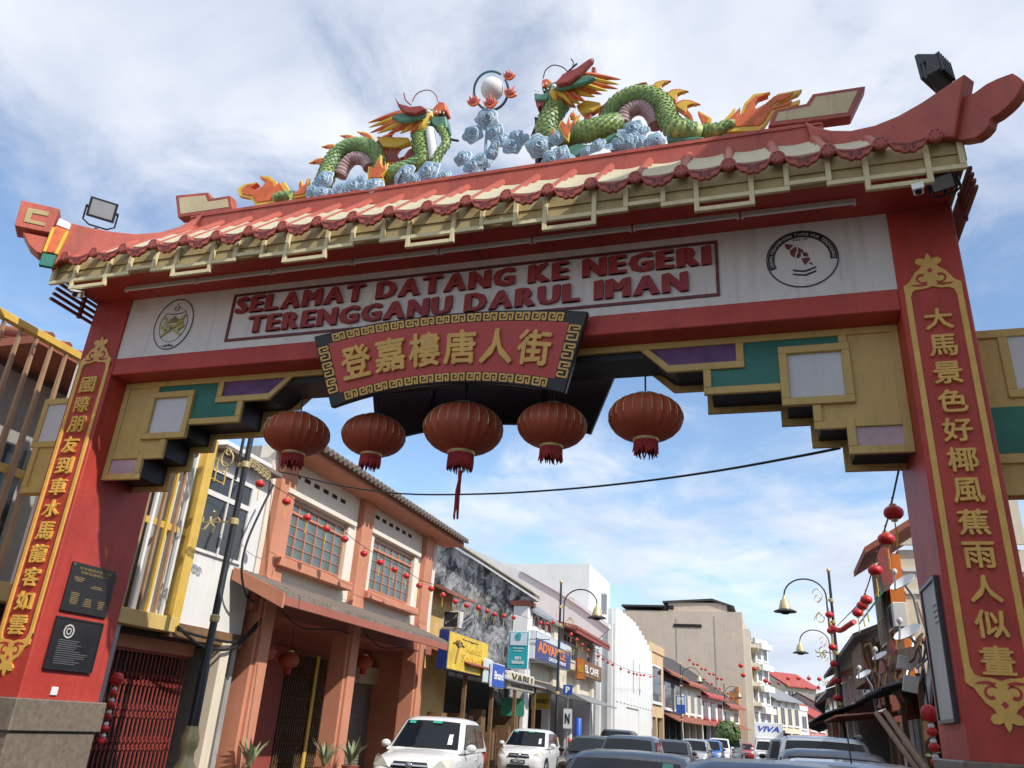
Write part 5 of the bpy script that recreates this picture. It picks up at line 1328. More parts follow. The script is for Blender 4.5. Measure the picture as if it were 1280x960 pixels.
m = MB(); ring(m, ((a+b)/2, z0+h*.85), .10, .15, 25.55, 25.57, a0=.5, a1=5.4, n=20); m.build('logo_ring', 'sign_teal', r); write_y(r, 'N', (a+b)/2, 25.565, z0+h*.85, .18, .2, 'sign_teal', fat=.04)
write_y(r, 'PEMBEDAHAN', (a+b)/2, 25.595, z0+h*.54, w*.5, .05, 'white_paint'); write_y(r, 'KLINIK', (a+b)/2, 25.595, z0+h*.47, w*.4, .05, 'white_paint'); write_y(r, 'BITI', (a+b)/2, 25.595, z0+h*.28, w*.28, .12, 'white_paint', fat=.03); write_y(r, 'TERENGGANU', (a+b)/2, 25.595, z0+h*.17, w*.62, .13, 'white_paint', fat=.03)
m = MB()
for z in (z0+.3, z1-.3): m.beam((b, 25.66, z), (b+.9, 25.66, z), .04, .04)
m.build('sign_arm', 'grey_metal', r)
r, a, b, z0, z1 = board_x([(617, 828), (632, 832), (630, 862), (614, 858)], -5.6, 'sign_blue', 'bank_sign', 'blue sign with white lettering beside the yellow souvenir sign', .1)
write_x(r, 'Brand', -5.6, (a+b)/2, (z0+z1)/2, (b-a)*.7, .28, 'white_paint', fat=.03)
r, a, b, z0, z1 = board_x([(607, 822), (617, 826), (614, 856), (604, 852)], -5.75, 'sign_pale', 'shop_sign', 'blank pale sign panel next to the blue lettered sign', .06)
r, a, b, z0, z1 = board_x([(636, 838), (668, 846), (668, 866), (635, 862)], -5.9, 'sign_cream', 'shop_sign', 'cream sign with dark lettering below the teal projecting sign', .15)
write_x(r, 'VABU', -5.9, (a+b)/2, z0+(z1-z0)*.66, (b-a)*.8, (z1-z0)*.45, 'black', fat=.02); write_x(r, 'TRADING SDN BHD', -5.9, (a+b)/2, z0+(z1-z0)*.22, (b-a)*.85, (z1-z0)*.16, 'black')

# ---------------- mossy party wall and the shophouse with the shutters
YC = 27.3
Cb = thing('shophouse', 'old white shophouse with arched vents, louvre shutters and a mossy black gable wall', 'building', (-10, 34, 0))
pl = [at(u, v, Y=YC) for u, v in ((672, 747), (600, 703), (540, 666), (500, 640))]
bx_ = [(pl[0].x, pl[0].z-.15), (pl[1].x, pl[1].z-.05), (pl[2].x, pl[2].z-.05), (pl[3].x, pl[3].z)]
MB().prism([(-7.45, 0), (-7.45, bx_[0][1])]+bx_[:4]+[(bx_[3][0], 0)], 'xz', YC, YC+.3).build('gable_wall', 'mossy', Cb)
MB().slab([Vector((x, YC-.35, z+.1)) for x, z in bx_]+[Vector((x, YC-.35, z+.26)) for x, z in bx_[::-1]], (0, .7, 0)).build('roof_verge', 'old_roof', Cb)
MB().slab([Vector((bx_[0][0]-.05, YC-.4, bx_[0][1]+.27)), Vector((bx_[3][0], YC-.4, bx_[3][1]+.27)), Vector((bx_[3][0], YC-.4, bx_[3][1]+.34)), Vector((bx_[0][0]-.05, YC-.4, bx_[0][1]+.34))], (0, .8, 0)).build('verge_capping', 'sign_cream', Cb)
YC1 = 42.6
pp = at(655, 760, X=-7)
bx('corner_pier', 'wall_white', Cb, -7.5, -6.75, YC+.0, YC+.75, 0, pp.z+.1, .02); bx('pier_cap', 'clay_roof', Cb, -7.6, -6.65, YC-.06, YC+.85, pp.z+.1, pp.z+.3)
bx('wall', 'wall_cream', Cb, -7.6, -7.05, YC+.3, YC1, 3.3, 6.6)
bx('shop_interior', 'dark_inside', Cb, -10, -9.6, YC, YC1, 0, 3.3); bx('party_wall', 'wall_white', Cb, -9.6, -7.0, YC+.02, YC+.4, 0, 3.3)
for y in (YC+.7, YC+5.2, YC+10, YC1-.4): bx('column', 'wall_white', Cb, -7.3, -6.95, y-.2, y+.2, 0, 3.3)
for y in (YC+2.2, YC+3.4, YC+4.6):   # arched vents over white panels
    bx('white_panel', 'white_paint', Cb, -7.05, -7.0, y-.5, y+.5, 4.6, 6.0)
    m = MB(); n = 10
    for rr, mt2 in ((.46, 'shop_red'),): m.prism([(y+rr*math.cos(PI*k/n), 6.0+rr*math.sin(PI*k/n)) for k in range(n+1)], 'yz', -7.05, -7.0)
    o = m.build('arched_vent', 'shop_red', Cb); m = MB()
    for k in range(n): a0, a1 = PI*k/n, PI*(k+1)/n; m.prism([(y+.46*math.cos(a0), 6+.46*math.sin(a0)), (y+.46*math.cos(a1), 6+.46*math.sin(a1)), (y+.56*math.cos(a1), 6+.56*math.sin(a1)), (y+.56*math.cos(a0), 6+.56*math.sin(a0))], 'yz', -7.05, -6.94)
    m.build('arch_moulding', 'white_paint', o)
for px in ([(703, 790), (722, 796), (722, 828), (703, 825)], [(733, 802), (749, 808), (749, 835), (733, 832)]):
    a, b, z0, z1 = pxrect(px, X=-7.0); window_x(Cb, -7.04, a, b, z0, z1, 4, 3, 'white_paint', 'glass_dark', .14, .10, None)
    bx('window_lintel', 'shop_red', Cb, -7.04, -6.9, a-.2, b+.2, z1+.05, z1+.4)
for y in (YC+5.6, YC+11.0, YC1-.25): bx('pilaster', 'wall_cream', Cb, -7.05, -6.85, y-.35, y+.35, 3.3, 6.5)
MB().add([(-5.9, YC+6.2, 6.35), (-5.9, YC1, 6.35), (-12, YC1, 7.7), (-12, YC+6.2, 7.7), (-5.9, YC+6.2, 6.55), (-5.9, YC1, 6.55), (-12, YC1, 7.9), (-12, YC+6.2, 7.9)], [(0, 1, 2, 3), (4, 5, 6, 7), (0, 1, 5, 4), (1, 2, 6, 5), (2, 3, 7, 6), (3, 0, 4, 7)]).build('roof', 'clay_roof', Cb)
bx('eave_board', 'shop_red', Cb, -5.98, -5.9, YC+6.2, YC1, 6.2, 6.4)
MB().add([(-6.6, YC+.3, 6.35), (-6.6, YC+6.2, 6.35), (-13, YC+6.2, 10.6), (-13, YC+.3, 10.6), (-6.6, YC+.3, 6.5), (-6.6, YC+6.2, 6.5), (-13, YC+6.2, 10.75), (-13, YC+.3, 10.75)], [(0, 1, 2, 3), (4, 5, 6, 7), (0, 1, 5, 4), (1, 2, 6, 5), (2, 3, 7, 6), (3, 0, 4, 7)]).build('roof', 'zinc', Cb)
corrugated('awning', 'dark_roof', Cb, -7.05, 3.6, -5.3, 2.9, YC+1.2, YC+7.0, .3); corrugated('awning', 'zinc', Cb, -7.05, 3.5, -5.4, 2.95, YC+7.1, YC1-.2, .3)
r, a, b, z0, z1 = board_x([(670, 790), (714, 806), (713, 838), (669, 824)], -6.3, 'sign_navy', 'shop_sign', 'navy shop sign with big orange lettering and a pale blue top', .4)
w, h = b-a, z1-z0; bx('upper_panel', 'sign_pale', r, -6.3, -6.295, a+.05, b-.05, z0+h*.74, z1-.05)
write_x(r, 'ADVANCE', -6.3, a+w*.44, z0+h*.48, w*.76, h*.40, 'sign_orange', fat=.04); write_x(r, 'DIGITAL PRINT', -6.3, a+w*.6, z0+h*.16, w*.5, h*.14, 'white_paint', fat=.02)
r, a, b, z0, z1 = board_y([(721, 822), (731, 823), (730, 850), (720, 849)], 34.0, 'sign_orange', 'shop_sign', 'small orange projecting sign under the brown signboard', .2, 'timber')
write_y(r, 'M&L', (a+b)/2, 34.0, (z0+z1)/2, (b-a)*.7, .35, 'ornament_yellow', fat=.04)
r, a, b, z0, z1 = board_x([(722, 824), (752, 832), (752, 850), (722, 846)], -6.4, 'timber', 'shop_sign', 'brown timber signboard below the louvre shutters', .12, 'shop_red')
write_x(r, 'NEL CAFE', -6.4, (a+b)/2, (z0+z1)/2, (b-a)*.7, .4, 'white_paint', fat=.03)
P = pxrect([(664, 865), (688, 867), (687, 890), (663, 888)], Y=30.2); r, a, b, z0, z1 = board_y([(664, 865), (688, 867), (687, 888), (663, 886)], 30.2, 'sign_yellow', 'shop_sign', 'yellow shop banner hung inside the five foot way', .05)
write_y(r, 'KEDAI RUNCIT', (a+b)/2, 30.2, (z0+z1)/2, (b-a)*.85, .2, 'black', fat=.02)
# ---------------- white walls behind
Wt = thing('building', 'tall plain white building with stepped parapet behind the shutter shophouse', 'building', (-12, 52, 0))
p = [at(u, v, Y=YC1+.2) for u, v in ((786, 806), (762, 786), (727, 760), (700, 742), (655, 716), (655, 800))]
MB().prism([(-6.95, 0), (-6.95, p[0].z)]+[(q.x, q.z) for q in p[1:5]]+[(p[4].x-6, p[4].z+2.5), (p[4].x-6, 0)], 'xz', YC1+.05, YC1+.4).build('gable_wall', 'wall_white', Wt)
MB().slab([Vector((q.x, YC1-.1, q.z)) for q in p[1:5]]+[Vector((q.x, YC1-.1, q.z+.25)) for q in p[1:5][::-1]], (0, .7, 0)).build('gable_coping', 'white_paint', Wt)
c = at(737, 705, Y=52); c2 = at(762, 738, X=c.x)
bx('tower', 'wall_white', Wt, -26, c.x, 52, 60.5, 0, c.z); 
b0 = at(700, 764, Y=50.5); bx('lower_block', 'wall_white', Wt, -22, at(708, 770, Y=50.5).x, 50.5, 52, 0, at(700, 762, Y=50.5).z)
for u in (753.5, 757):
    q = at(u, 755, X=c.x+.02); bx('window', 'glass_dark', Wt, c.x-.02, c.x+.03, q.y-.5, q.y+.5, q.z-.8, q.z+.8)
# ---------------- white ribbed facade
F_ = thing('building', 'white art deco building with tall vertical ribs and a stepped top', 'building', (-8, 55, 0))
y0, y1 = 49.5, at(815, 850, X=-6.8).y; zt0 = at(782, 768, X=-6.8).z
bx('wall', 'wall_white', F_, -16, -6.9, y0, y1, 0, zt0-1.2)
n = 12
for k in range(n):
    ya = y0+(y1-y0)*k/n; yb_ = y0+(y1-y0)*(k+1)/n; t = (k+.5)/n
    top = zt0-(0 if t < .45 else 1.3*((t-.45)/.55)**1.2)
    bx('rib', 'white_paint', F_, -6.9, -6.74, ya+.25*(yb_-ya), ya+.75*(yb_-ya), 3.6, top); bx('rib_infill', 'wall_white', F_, -6.92, -6.8, ya, yb_, 0 if not (2 < k < 7) else 3.4, top-.15)
for k in range(5): bx('side_rib', 'wall_white', F_, -7.3-k*.8, -7.0-k*.8, y0-.2, y0, 0, zt0-.2-k*.12)
bx('entrance', 'dark_inside', F_, -7.0, -6.95, y0+(y1-y0)*.3, y0+(y1-y0)*.56, 0, 3.3)
for k in (4, 6): bx('slot_window', 'glass_dark', F_, -6.80, -6.78, y0+(y1-y0)*(k+.8)/n, y0+(y1-y0)*(k+1.1)/n, 4.5, zt0-3)
# ------------------------------------------------------------------ buildings further down the bending street
def far_house(label, u0, Y0, u1, Y1, H, wm, rm, cols=3, storeys=1, shop=True, awn=None, roof='eave', win='glass_dark', wf='white_paint', arch=False, depth=9.0, side=1, name='shophouse', X0=None, X1=None, gable=None, rise=2.4):
    p0 = Vector((X0 if X0 is not None else at(u0, 915, Y=Y0).x, Y0, 0)); p1 = Vector((X1 if X1 is not None else at(u1, 915, Y=Y1).x, Y1, 0))
    d = (p1-p0); w = d.length; d.normalize(); n = Vector((d.y, -d.x, 0))*side     # n points to the street
    r = thing(name, label, 'building', (p0+p1)/2-n*2, 'houses along the far street')
    def Q(s, e, z): return p0+d*s+n*e+Vector((0, 0, z))
    def pbox(nm, mt, s0, s1, e0, e1, z0, z1, P=r):
        return MB().obox(Q((s0+s1)/2, (e0+e1)/2, (z0+z1)/2), d*(s1-s0)/2, n*(e1-e0)/2, Vector((0, 0, (z1-z0)/2))).build(nm, mt, P)
    gz = 3.1 if shop else 0
    pbox('wall', wm, 0, w, -.4, 0, gz, H); pbox('side_wall', gable or wm, 0, .3, -depth, -.4, 0, H); pbox('side_wall', wm, w-.3, w, -depth, -.4, 0, H); pbox('rear_wall', wm, 0, w, -depth-.3, -depth, 0, H)
    if shop:
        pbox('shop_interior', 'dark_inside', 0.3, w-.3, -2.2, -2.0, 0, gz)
        k = max(2, round(w/3.5))
        for i in range(k+1): s = .25+(w-.5)*i/k; pbox('column', wm, s-.2, s+.2, -.4, 0.02, 0, gz)
        for i in range(k): s0 = .5+(w-.5)*i/k; pbox('shop_shutter', random.choice(('shutter_grey', 'shop_red', 'sign_cream', 'zinc')), s0, s0+(w-.5)/k-.5, -1.95, -1.9, 0, 2.4) if random.random() < .6 else None
    sh = (H-gz)/storeys
    for st in range(storeys):
        z0 = gz+st*sh+sh*.22; z1 = gz+st*sh+sh*.80
        for i in range(cols):
            s = w*(i+.5)/cols; hw = w/cols*.30
            fo = pbox('window', wf, s-hw, s+hw, 0, .07, z0, z1)
            pbox('pane', win, s-hw+.12, s-.05, .06, .085, z0+.12, z1-.12, fo); pbox('pane', win, s+.05, s+hw-.12, .06, .085, z0+.12, z1-.12, fo)
            if arch:
                m = MB(); c = Q(s, .04, z1)
                m.slab([c+d*hw*math.cos(PI*k/8)+Vector((0, 0, hw*math.sin(PI*k/8))) for k in range(9)], n*.06); m.build('arch_head', wf, fo)
            pbox('sill', wf, s-hw-.1, s+hw+.1, 0, .18, z0-.14, z0, fo)
    if roof == 'eave':
        a, b, c2, e = Q(-.1, .9, H-.25), Q(w+.1, .9, H-.25), Q(w+.1, -depth/2, H+rise), Q(-.1, -depth/2, H+rise)
        MB().slab([a, b, c2, e], (0, 0, .16)).build('roof', rm, r)
        a, b = Q(-.1, -depth-.6, H-.2), Q(w+.1, -depth-.6, H-.2); MB().slab([a, b, c2, e], (0, 0, .16)).build('roof', rm, r)
        for s in (.0, w-.3): MB().slab([Q(s, 0, H-.02), Q(s, -depth/2, H+rise-.1), Q(s, -depth, H-.02)], d*.3).build('gable', gable or wm, r)
        if rise > 3: MB().slab([Q(-.1, .95, H-.30), Q(w+.1, .95, H-.30), Q(w+.1, -.3, H+.45), Q(-.1, -.3, H+.45)], (0, 0, .22)).build('tiled_eave', 'clay_roof' if wm != 'wall_white' else 'red_roof', r)
    elif roof == 'flat':
        pbox('parapet', wm, -.05, w+.05, -.3, .12, H, H+.7); pbox('roof', 'concrete', 0, w, -depth, -.3, H, H+.15)
    if awn:
        MB().slab([Q(.1, 0, gz+.5), Q(w-.1, 0, gz+.5), Q(w-.1, 1.5, gz-.15), Q(.1, 1.5, gz-.15)], (0, 0, .06)).build('awning', awn, r)
    return r, Q, pbox, w
mat('pale_orange', (.62, .43, .25), .8, .12, 1, streak=.25, stain=(.3, .2, .12))
far_house('narrow pale orange shophouse joined to the white ribbed building', 816, 66.5, 828, 73, 8.6, 'pale_orange', 'clay_roof', 1, 1, roof='flat', X0=-6.9, X1=-6.4)
r, Q, pb, w = far_house('dark fronted shophouse with steep black roof and blue shop sign', 828, 73.2, 853, 84, 7.3, 'dark_roof', 'dark_roof', 2, 1, awn='rust_sheet', gable='dark_roof', rise=4.6, depth=13)
r, a, b, z0, z1 = board_y([(845, 869), (857, 870), (857, 893), (845, 892)], 74.0, 'sign_blue', 'shop_sign', 'bright blue and white projecting sign on the dark fronted shophouse', .2)
bx('upper_panel', 'sign_pale', r, a+.1, b-.1, 73.97, 74.0, (z0+z1)/2, z1-.1)
r, Q, pb, w = far_house('cream plaster shophouse with rust red awning next to the dark house', 853, 84.2, 878, 93, 7.0, 'wall_cream', 'dark_roof', 3, 1, awn='rust_sheet', gable='dark_roof', rise=4.6, depth=13)
r, Q, pb, w = far_house('white shophouse with red window frames and red tiled eave', 878, 93.2, 905, 103, 6.3, 'wall_white', 'dark_roof', 3, 1, awn='red_roof', wf='shop_red', gable='dark_roof', rise=4.6, depth=13)
r, Q, pb, w = far_house('low cream shophouse beside the orange corner pier', 905, 103.2, 925, 110, 5.6, 'wall_cream', 'dark_roof', 2, 1, awn='clay_roof', gable='dark_roof', rise=4.6, depth=13)
r, Q, pb, w = far_house('narrow bright orange shophouse tower with pilasters', 925, 110.2, 936, 114, 7.6, 'orange_wall', 'clay_roof', 1, 1, roof='flat', wf='orange_wall', depth=5)
r, Q, pb, w = far_house('pale grey shophouse with dark awning past the orange one', 936, 114.2, 950, 119, 6.3, 'wall_white', 'old_roof', 2, 1, awn='dark_roof')
r, Q, pb, w = far_house('white walk up flats of four storeys with balconies', 950, 119.2, 966, 124, 15.0, 'wall_white', 'dark_roof', 2, 4, roof='flat', name='apartment_block', depth=12)
for st in range(4): pb('balcony', 'white_paint', .4, w-.4, 0, .9, 5.4+st*2.95, 6.2+st*2.95)
r, Q, pb, w = far_house('long cream shophouse with a row of arched windows', 966, 124.3, 1001, 134.3, 7.7, 'wall_cream', 'zinc', 4, 1, arch=True)
r, Q, pb, w = far_house('small white shophouse wedged between the arched house and the pink house', 1001, 134.5, 1011, 137.2, 6.6, 'wall_white', 'zinc', 1, 1, roof='flat')
r, Q, pb, w = far_house('pink shophouse with a bright red roof at the bend', 1011, 137.5, 1033, 144, 6.0, 'pink_wall', 'red_roof', 2, 1)
r, Q, pb, w = far_house('grey shophouse with weathered roof closing the end of the street', 1033, 144.2, 1064, 153, 7.4, 'concrete', 'old_roof', 3, 1)
r, Q, pb, w = far_house('red roofed house standing behind the arched shophouse', 985, 150, 1025, 156, 11.2, 'wall_cream', 'red_roof', 3, 2)
# beige block behind the row
T = thing('building', 'tall windowless beige side of a six storey block rising behind the shophouses', 'building', (-8, 118, 0))
x1 = at(929, 800, Y=110.5).x; zt = at(915, 765, Y=110.5).z
bx('wall', 'beige_wall', T, at(778, 800, Y=110.5).x, x1, 110.5, 127, 0, zt)
bx('front_wall', 'wall_cream', T, x1, x1+.9, 110.7, 127, 0, zt-2.2)
for k in range(5):
    bx('front_window', 'glass_dark', T, x1+.88, x1+.95, 113, 120, 4.6+k*2.5, 5.9+k*2.5); bx('front_balcony', 'wall_cream', T, x1+.9, x1+1.9, 112, 126, 3.6+k*2.5, 4.1+k*2.5)
bx('wall_groove', 'concrete', T, at(893, 800, Y=110.5).x, at(893, 800, Y=110.5).x+.15, 110.46, 110.5, 7, zt-.6); bx('wall_groove', 'concrete', T, at(845, 800, Y=110.5).x, at(845, 800, Y=110.5).x+.12, 110.46, 110.5, 7, zt-1)
for (ua, va, ub, vb) in ((842, 781, 877, 783), (909, 758, 915, 761), (835, 758, 842, 761), (828, 758, 833, 761)):
    a = at(ua, va, Y=110.45); b = at(ub, vb, Y=110.45); bx('wall_opening', 'dark_inside', T, a.x, b.x, 110.4, 110.48, min(a.z, b.z)-.15, max(a.z, b.z)+.15)
a = at(828, 752, Y=111); b = at(890, 748, Y=111); 
MB().slab([(a.x, 111, a.z+.1), (b.x, 111, b.z), (b.x+3, 111, b.z-1.0), (b.x+3, 111, b.z-1.25), (b.x, 111, b.z-.3), (a.x, 111, a.z-.15)], (0, 12, 0)).build('metal_roof', 'dark_roof', T)
a = at(778, 760, Y=111); bx('metal_roof', 'dark_roof', T, a.x, at(832, 755, Y=111).x, 110.2, 123, zt+.5, zt+.75)
bx('roof_room', 'beige_wall', T, at(835, 760, Y=111).x, at(908, 760, Y=111).x, 111.3, 124, zt, at(860, 751, Y=111).z-.2)

# ------------------------------------------------------------------ right side of the street
def rx(nm, mt, P, x0, x1, y0, y1, z0, z1): return bx(nm, mt, P, x0, x1, y0, y1, z0, z1)
R1 = thing('shophouse', 'run down timber and plaster shophouse with brown gable board on the right', 'building', (9, 18, 0))
rx('side_wall', 'wall_cream', R1, 6.75, 14, 14.2, 14.5, 3.2, 6.3); rx('side_boarding', 'sign_orange', R1, 6.45, 6.78, 14.15, 14.5, 3.2, 6.2)
rx('front_wall', 'timber', R1, 6.4, 6.7, 14.5, 17, 3.2, 6.2)
for z in (5.2, 5.75): rx('string_course', 'wall_white', R1, 6.8, 14, 14.14, 14.2, z, z+.07)
MB().slab([(5.95, 13.9, 6.15), (9.8, 13.9, 8.6), (9.8, 17.2, 8.6), (5.95, 17.2, 6.15)], (0, 0, .16)).build('roof', 'clay_roof', R1)
MB().slab([(6.3, 13.85, 5.2), (6.5, 13.85, 5.3), (6.55, 13.85, 6.4), (6.2, 13.85, 6.2)], (0, .12, 0)).build('gable_board', 'shop_red', R1)
MB().slab([(6.8, 14.05, 6.4), (9.6, 14.05, 8.2), (9.6, 14.05, 6.4)], (0, .1, 0)).build('gable_panel', 'wall_cream', R1)
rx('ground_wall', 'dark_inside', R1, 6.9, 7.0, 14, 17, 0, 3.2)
for k, y in enumerate((15.8,)): window_x(R1, 6.4, y-.7, y+.7, 4.1, 5.5, 3, 2, 'wall_cream', 'glass_dark', face=-1, each=False)
m = MB().slab([(5.75, 13.6, 4.55), (6.4, 13.6, 5.35), (6.4, 15.3, 5.35), (5.75, 15.3, 4.55)], (.0, 0, .05)).build('window_flap', 'panel_green', R1)
R2 = thing('shophouse', 'weathered red plank shophouse with sagging dark canopy on the right', 'building', (8, 27, 0))
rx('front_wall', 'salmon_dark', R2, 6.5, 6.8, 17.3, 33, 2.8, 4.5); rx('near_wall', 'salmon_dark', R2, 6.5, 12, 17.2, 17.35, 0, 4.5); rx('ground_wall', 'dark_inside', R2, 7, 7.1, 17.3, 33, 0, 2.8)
MB().slab([(5.75, 17.1, 4.45), (9.5, 17.1, 6.0), (9.5, 33.2, 6.0), (5.75, 33.2, 4.45)], (0, 0, .12)).build('roof', 'old_roof', R2)
rx('timber_bay', 'timber', R2, 5.95, 6.5, 17.3, 20.5, 3.3, 4.4); rx('wall_panel', 'sign_pale', R2, 6.44, 6.5, 21, 23.5, 3.0, 4.3)
for y in (25, 28, 31): window_x(R2, 6.5, y-.6, y+.6, 3.2, 4.2, 2, 2, 'wall_white', 'glass_dark', face=-1, each=False)
corrugated('canopy', 'dark_roof', R2, 6.6, 3.1, 4.9, 2.5, 20, 32.8, .3)
for i, (y0, y1, H, wm, rm, lab) in enumerate(((33.3, 42, 4.8, 'wall_white', 'clay_roof', 'whitewashed shophouse with clay roof on the shaded right row'), (42.2, 55, 4.6, 'pink_wall', 'zinc', 'faded pink shophouse with zinc roof on the shaded right row'),
     (55.2, 70, 5.0, 'wall_cream', 'old_roof', 'cream shophouse with mossy roof far along the right row'), (70.2, 90, 5.0, 'concrete', 'dark_roof', 'unpainted grey shophouse at the end of the right row'))):
    far_house(lab, 0, y0, 0, y1, H, wm, rm, 3, 1, awn='dark_roof' if i % 2 else 'rust_sheet', side=-1, X0=curve_x(y0)+14.2, X1=curve_x(y1)+14.2, rise=1.8)
# low stall just behind the pillar
ST = thing('market_stall', 'dark lean to stall with corrugated roof behind the right pillar', 'stall', (7, 8, 0))
rx('back_wall', 'timber', ST, 7.6, 7.75, 3.2, 13.8, 0, 3.4); rx('end_wall', 'shop_red', ST, 6.3, 7.7, 13.5, 13.7, 0, 3.2); rx('shelf', 'timber', ST, 6.6, 7.6, 4.0, 13, .8, .86)
corrugated('roof', 'dark_roof', ST, 7.8, 3.35, 5.35, 2.62, 8.4, 13.9, .3, .04)
corrugated('roof', 'rust_sheet', ST, 7.8, 3.9, 6.05, 3.4, 2.5, 8.3, .3, .04)
corrugated('roof', 'rust_sheet', ST, 6.6, 2.5, 4.9, 2.28, 14.0, 19.5, .3, .03)
for y in (3.6, 6.2, 8.6, 11, 13.4): rx('post', 'timber', ST, 5.95, 6.05, y-.05, y+.05, 0, 3.2 if y < 8.3 else 2.9)
for k in range(7): rx('hanging_board', random.choice(('timber', 'zinc', 'off_white', 'shop_red', 'rust_sheet')), ST, 6.1+.1*random.random(), 6.15+.12*random.random(), 9+k*.7, 9.5+k*.7, 1.2+random.random()*.3, 2.2)
rc = random.Random(21)
for k in range(20):
    y = rc.uniform(5, 17); z = rc.uniform(2.5, 3.3)+.10*(y-5)*rc.random(); x = 5.75+rc.random()*.9; a = rc.uniform(-.12, .12); w_, h_ = rc.uniform(.15, .55), rc.uniform(.12, .4)
    MB().obox((x, y, z), (0, w_*math.cos(a), w_*math.sin(a)*.5), (.02, 0, 0), (rc.uniform(-.1, .1), -h_*math.sin(a)*.5, h_*math.cos(a))).build('hanging_board', rc.choice(('timber', 'zinc', 'shop_red', 'rust_sheet', 'dark_roof', 'dark_roof', 'timber', 'dark_roof')), ST)
for k in range(16):
    y = rc.uniform(6, 17); MB().tube([(5.7+rc.random()*.8, y, rc.uniform(2.3, 3)), (5.7+rc.random()*.9, y+rc.uniform(-1, 1), rc.uniform(3.2, 4.3))], .02, 5).build('stay_pole', rc.choice(('timber', 'grey_metal')), ST)
MB().slab([(5.9, 7.8, 2.95), (5.9, 11.4, 3.15), (5.95, 11.4, 3.55), (5.95, 7.8, 3.3)], (.05, 0, 0)).build('fascia_board', 'timber', ST)
for (u, v, u2, v2, Y, Y2, mt) in ((1096, 892, 1150, 965, 9, 4.5, 'timber'), (1107, 890, 1160, 965, 8.5, 4.0, 'timber')):
    q = tag(MB().tube([at(u, v, Y=Y), at(u2, v2, Y=Y2)], .05, 8).build('bamboo_pole', 'timber'), 'brown bamboo pole leaning against the stall, the lower one' if u < 1100 else 'brown bamboo pole leaning against the stall, the upper one', 'pole')
q = at(1099, 870, Y=12.0)
def white_box(px, Y, lab):
    x0, x1, z0, z1 = pxrect(px, Y=Y); o = thing('signboard', lab, 'sign', ((x0+x1)/2, Y, z0)); MB().obox(((x0+x1)/2, Y, (z0+z1)/2), ((x1-x0)/2, .0, -.02), (0, .03, 0), (0.03, 0, (z1-z0)/2)).build('panel', 'off_white', o, bevel=.006); bx('back_frame', 'grey_metal', o, x0+.05, x1-.05, Y+.03, Y+.07, z0+.05, z1-.05)
white_box([(1121, 822), (1141, 819), (1143, 834), (1124, 840)], 7.6, 'tilted blank white board above the stall, upper one')
white_box([(1127, 848), (1145, 841), (1150, 862), (1132, 869)], 7.2, 'tilted blank white board above the stall, lower one')
ac_unit(tuple(at(1122.5, 771, Y=13.3)), 'white air conditioner mounted among the satellite dishes', '-x')
q = at(1122.5, 776, Y=13.3); tag(MB().box(q.x-.06, q.x+.06, 13.2, 13.4, 2.4, q.z-.2).build('ac_post', 'timber'), 'timber post carrying the air conditioner among the dishes', 'post')
def dish(u, v, wpx, Y, aim, lab):
    c = at(u, v, Y=Y); dep = (c-CAM).dot(FW); R_ = wpx/2/FPX*dep; r = thing('satellite_dish', lab, 'satellite dish', c, 'satellite dishes on the right')
    f = Vector(aim).normalized(); M_ = f.to_track_quat('Z', 'Y').to_matrix(); n = 24; vs = []; fs = []
    prof = [(0.02, 0), (.3, .02), (.6, .075), (.85, .15), (1.0, .21), (1.0, .19), (.85, .13), (.6, .055), (.3, .0), (.02, -.02)]
    for rr, z in prof:
        for k in range(n): vs.append(c+M_ @ Vector((rr*R_*math.cos(2*PI*k/n), rr*R_*math.sin(2*PI*k/n), z*R_*1.4)))
    for i in range(len(prof)-1):
        for k in range(n): fs.append((i*n+k, i*n+(k+1) % n, (i+1)*n+(k+1) % n, (i+1)*n+k))
    MB().add(vs, fs).build('reflector', 'white_metal', r, smooth=True)
    tip = c+f*R_*1.15; low = c-M_ @ Vector((0, R_, -.2*R_))
    MB().tube([low, tip], .018, 6).build('feed_arm', 'grey_metal', r); MB().ell(tip, .05, .05, .06, 8, 6).build('feed_horn', 'off_white', r)
    MB().tube([c-f*.02, c-f*.15+Vector((.05, 0, -.1)), c-f*.15+Vector((.1, .05, -.6))], .025, 6).build('mast', 'grey_metal', r)
dish(1131, 731, 34, 9.0, (-.55, -.35, .78), 'large pale satellite dish seen from below beside the pillar')
dish(1137, 794, 36, 7.5, (-.50, -.35, .80), 'big satellite dish with a white rim below the largest one')
dish(1101, 822, 20, 11.0, (-.5, -.3, .8), 'small grey satellite dish above the stall canopy')
dish(1081, 845, 20, 13.0, (-.5, -.3, .8), 'small blue grey satellite dish at the edge of the stall canopy')
# off to the right, before the gate: the block that shades the right pillar
OB = thing('building', 'plain four storey cream block beside the road before the gate', 'building', (14, -6, 0))
bx('wall', 'wall_cream', OB, 8.4, 20, -14, -.6, 0, 12.8)
for st in range(4):
    for y in (-12.5, -9.5, -6.5, -3.5): window_x(OB, 8.4, y, y+1.6, 1.0+st*3.1, 2.5+st*3.1, 2, 2, 'white_paint', 'glass_dark', face=-1, each=False)
bx('parapet', 'wall_white', OB, 8.3, 20.1, -14.1, -.5, 12.8, 13.4)
GS = thing('shophouse', 'green shuttered upper storey beyond the right pillar', 'building', (9, 3, 0))
bx('wall', 'concrete', GS, 7.6, 12, 2.2, 2.4, 0, 5.2)
p = [at(1240, 600, Y=2.1), at(1285, 600, Y=2.1)]
bx('shutter_backing', 'panel_green', GS, 7.0, 9.2, 2.12, 2.2, 3.0, at(1262, 606, Y=2.1).z)
zq = at(1262, 606, Y=2.1).z
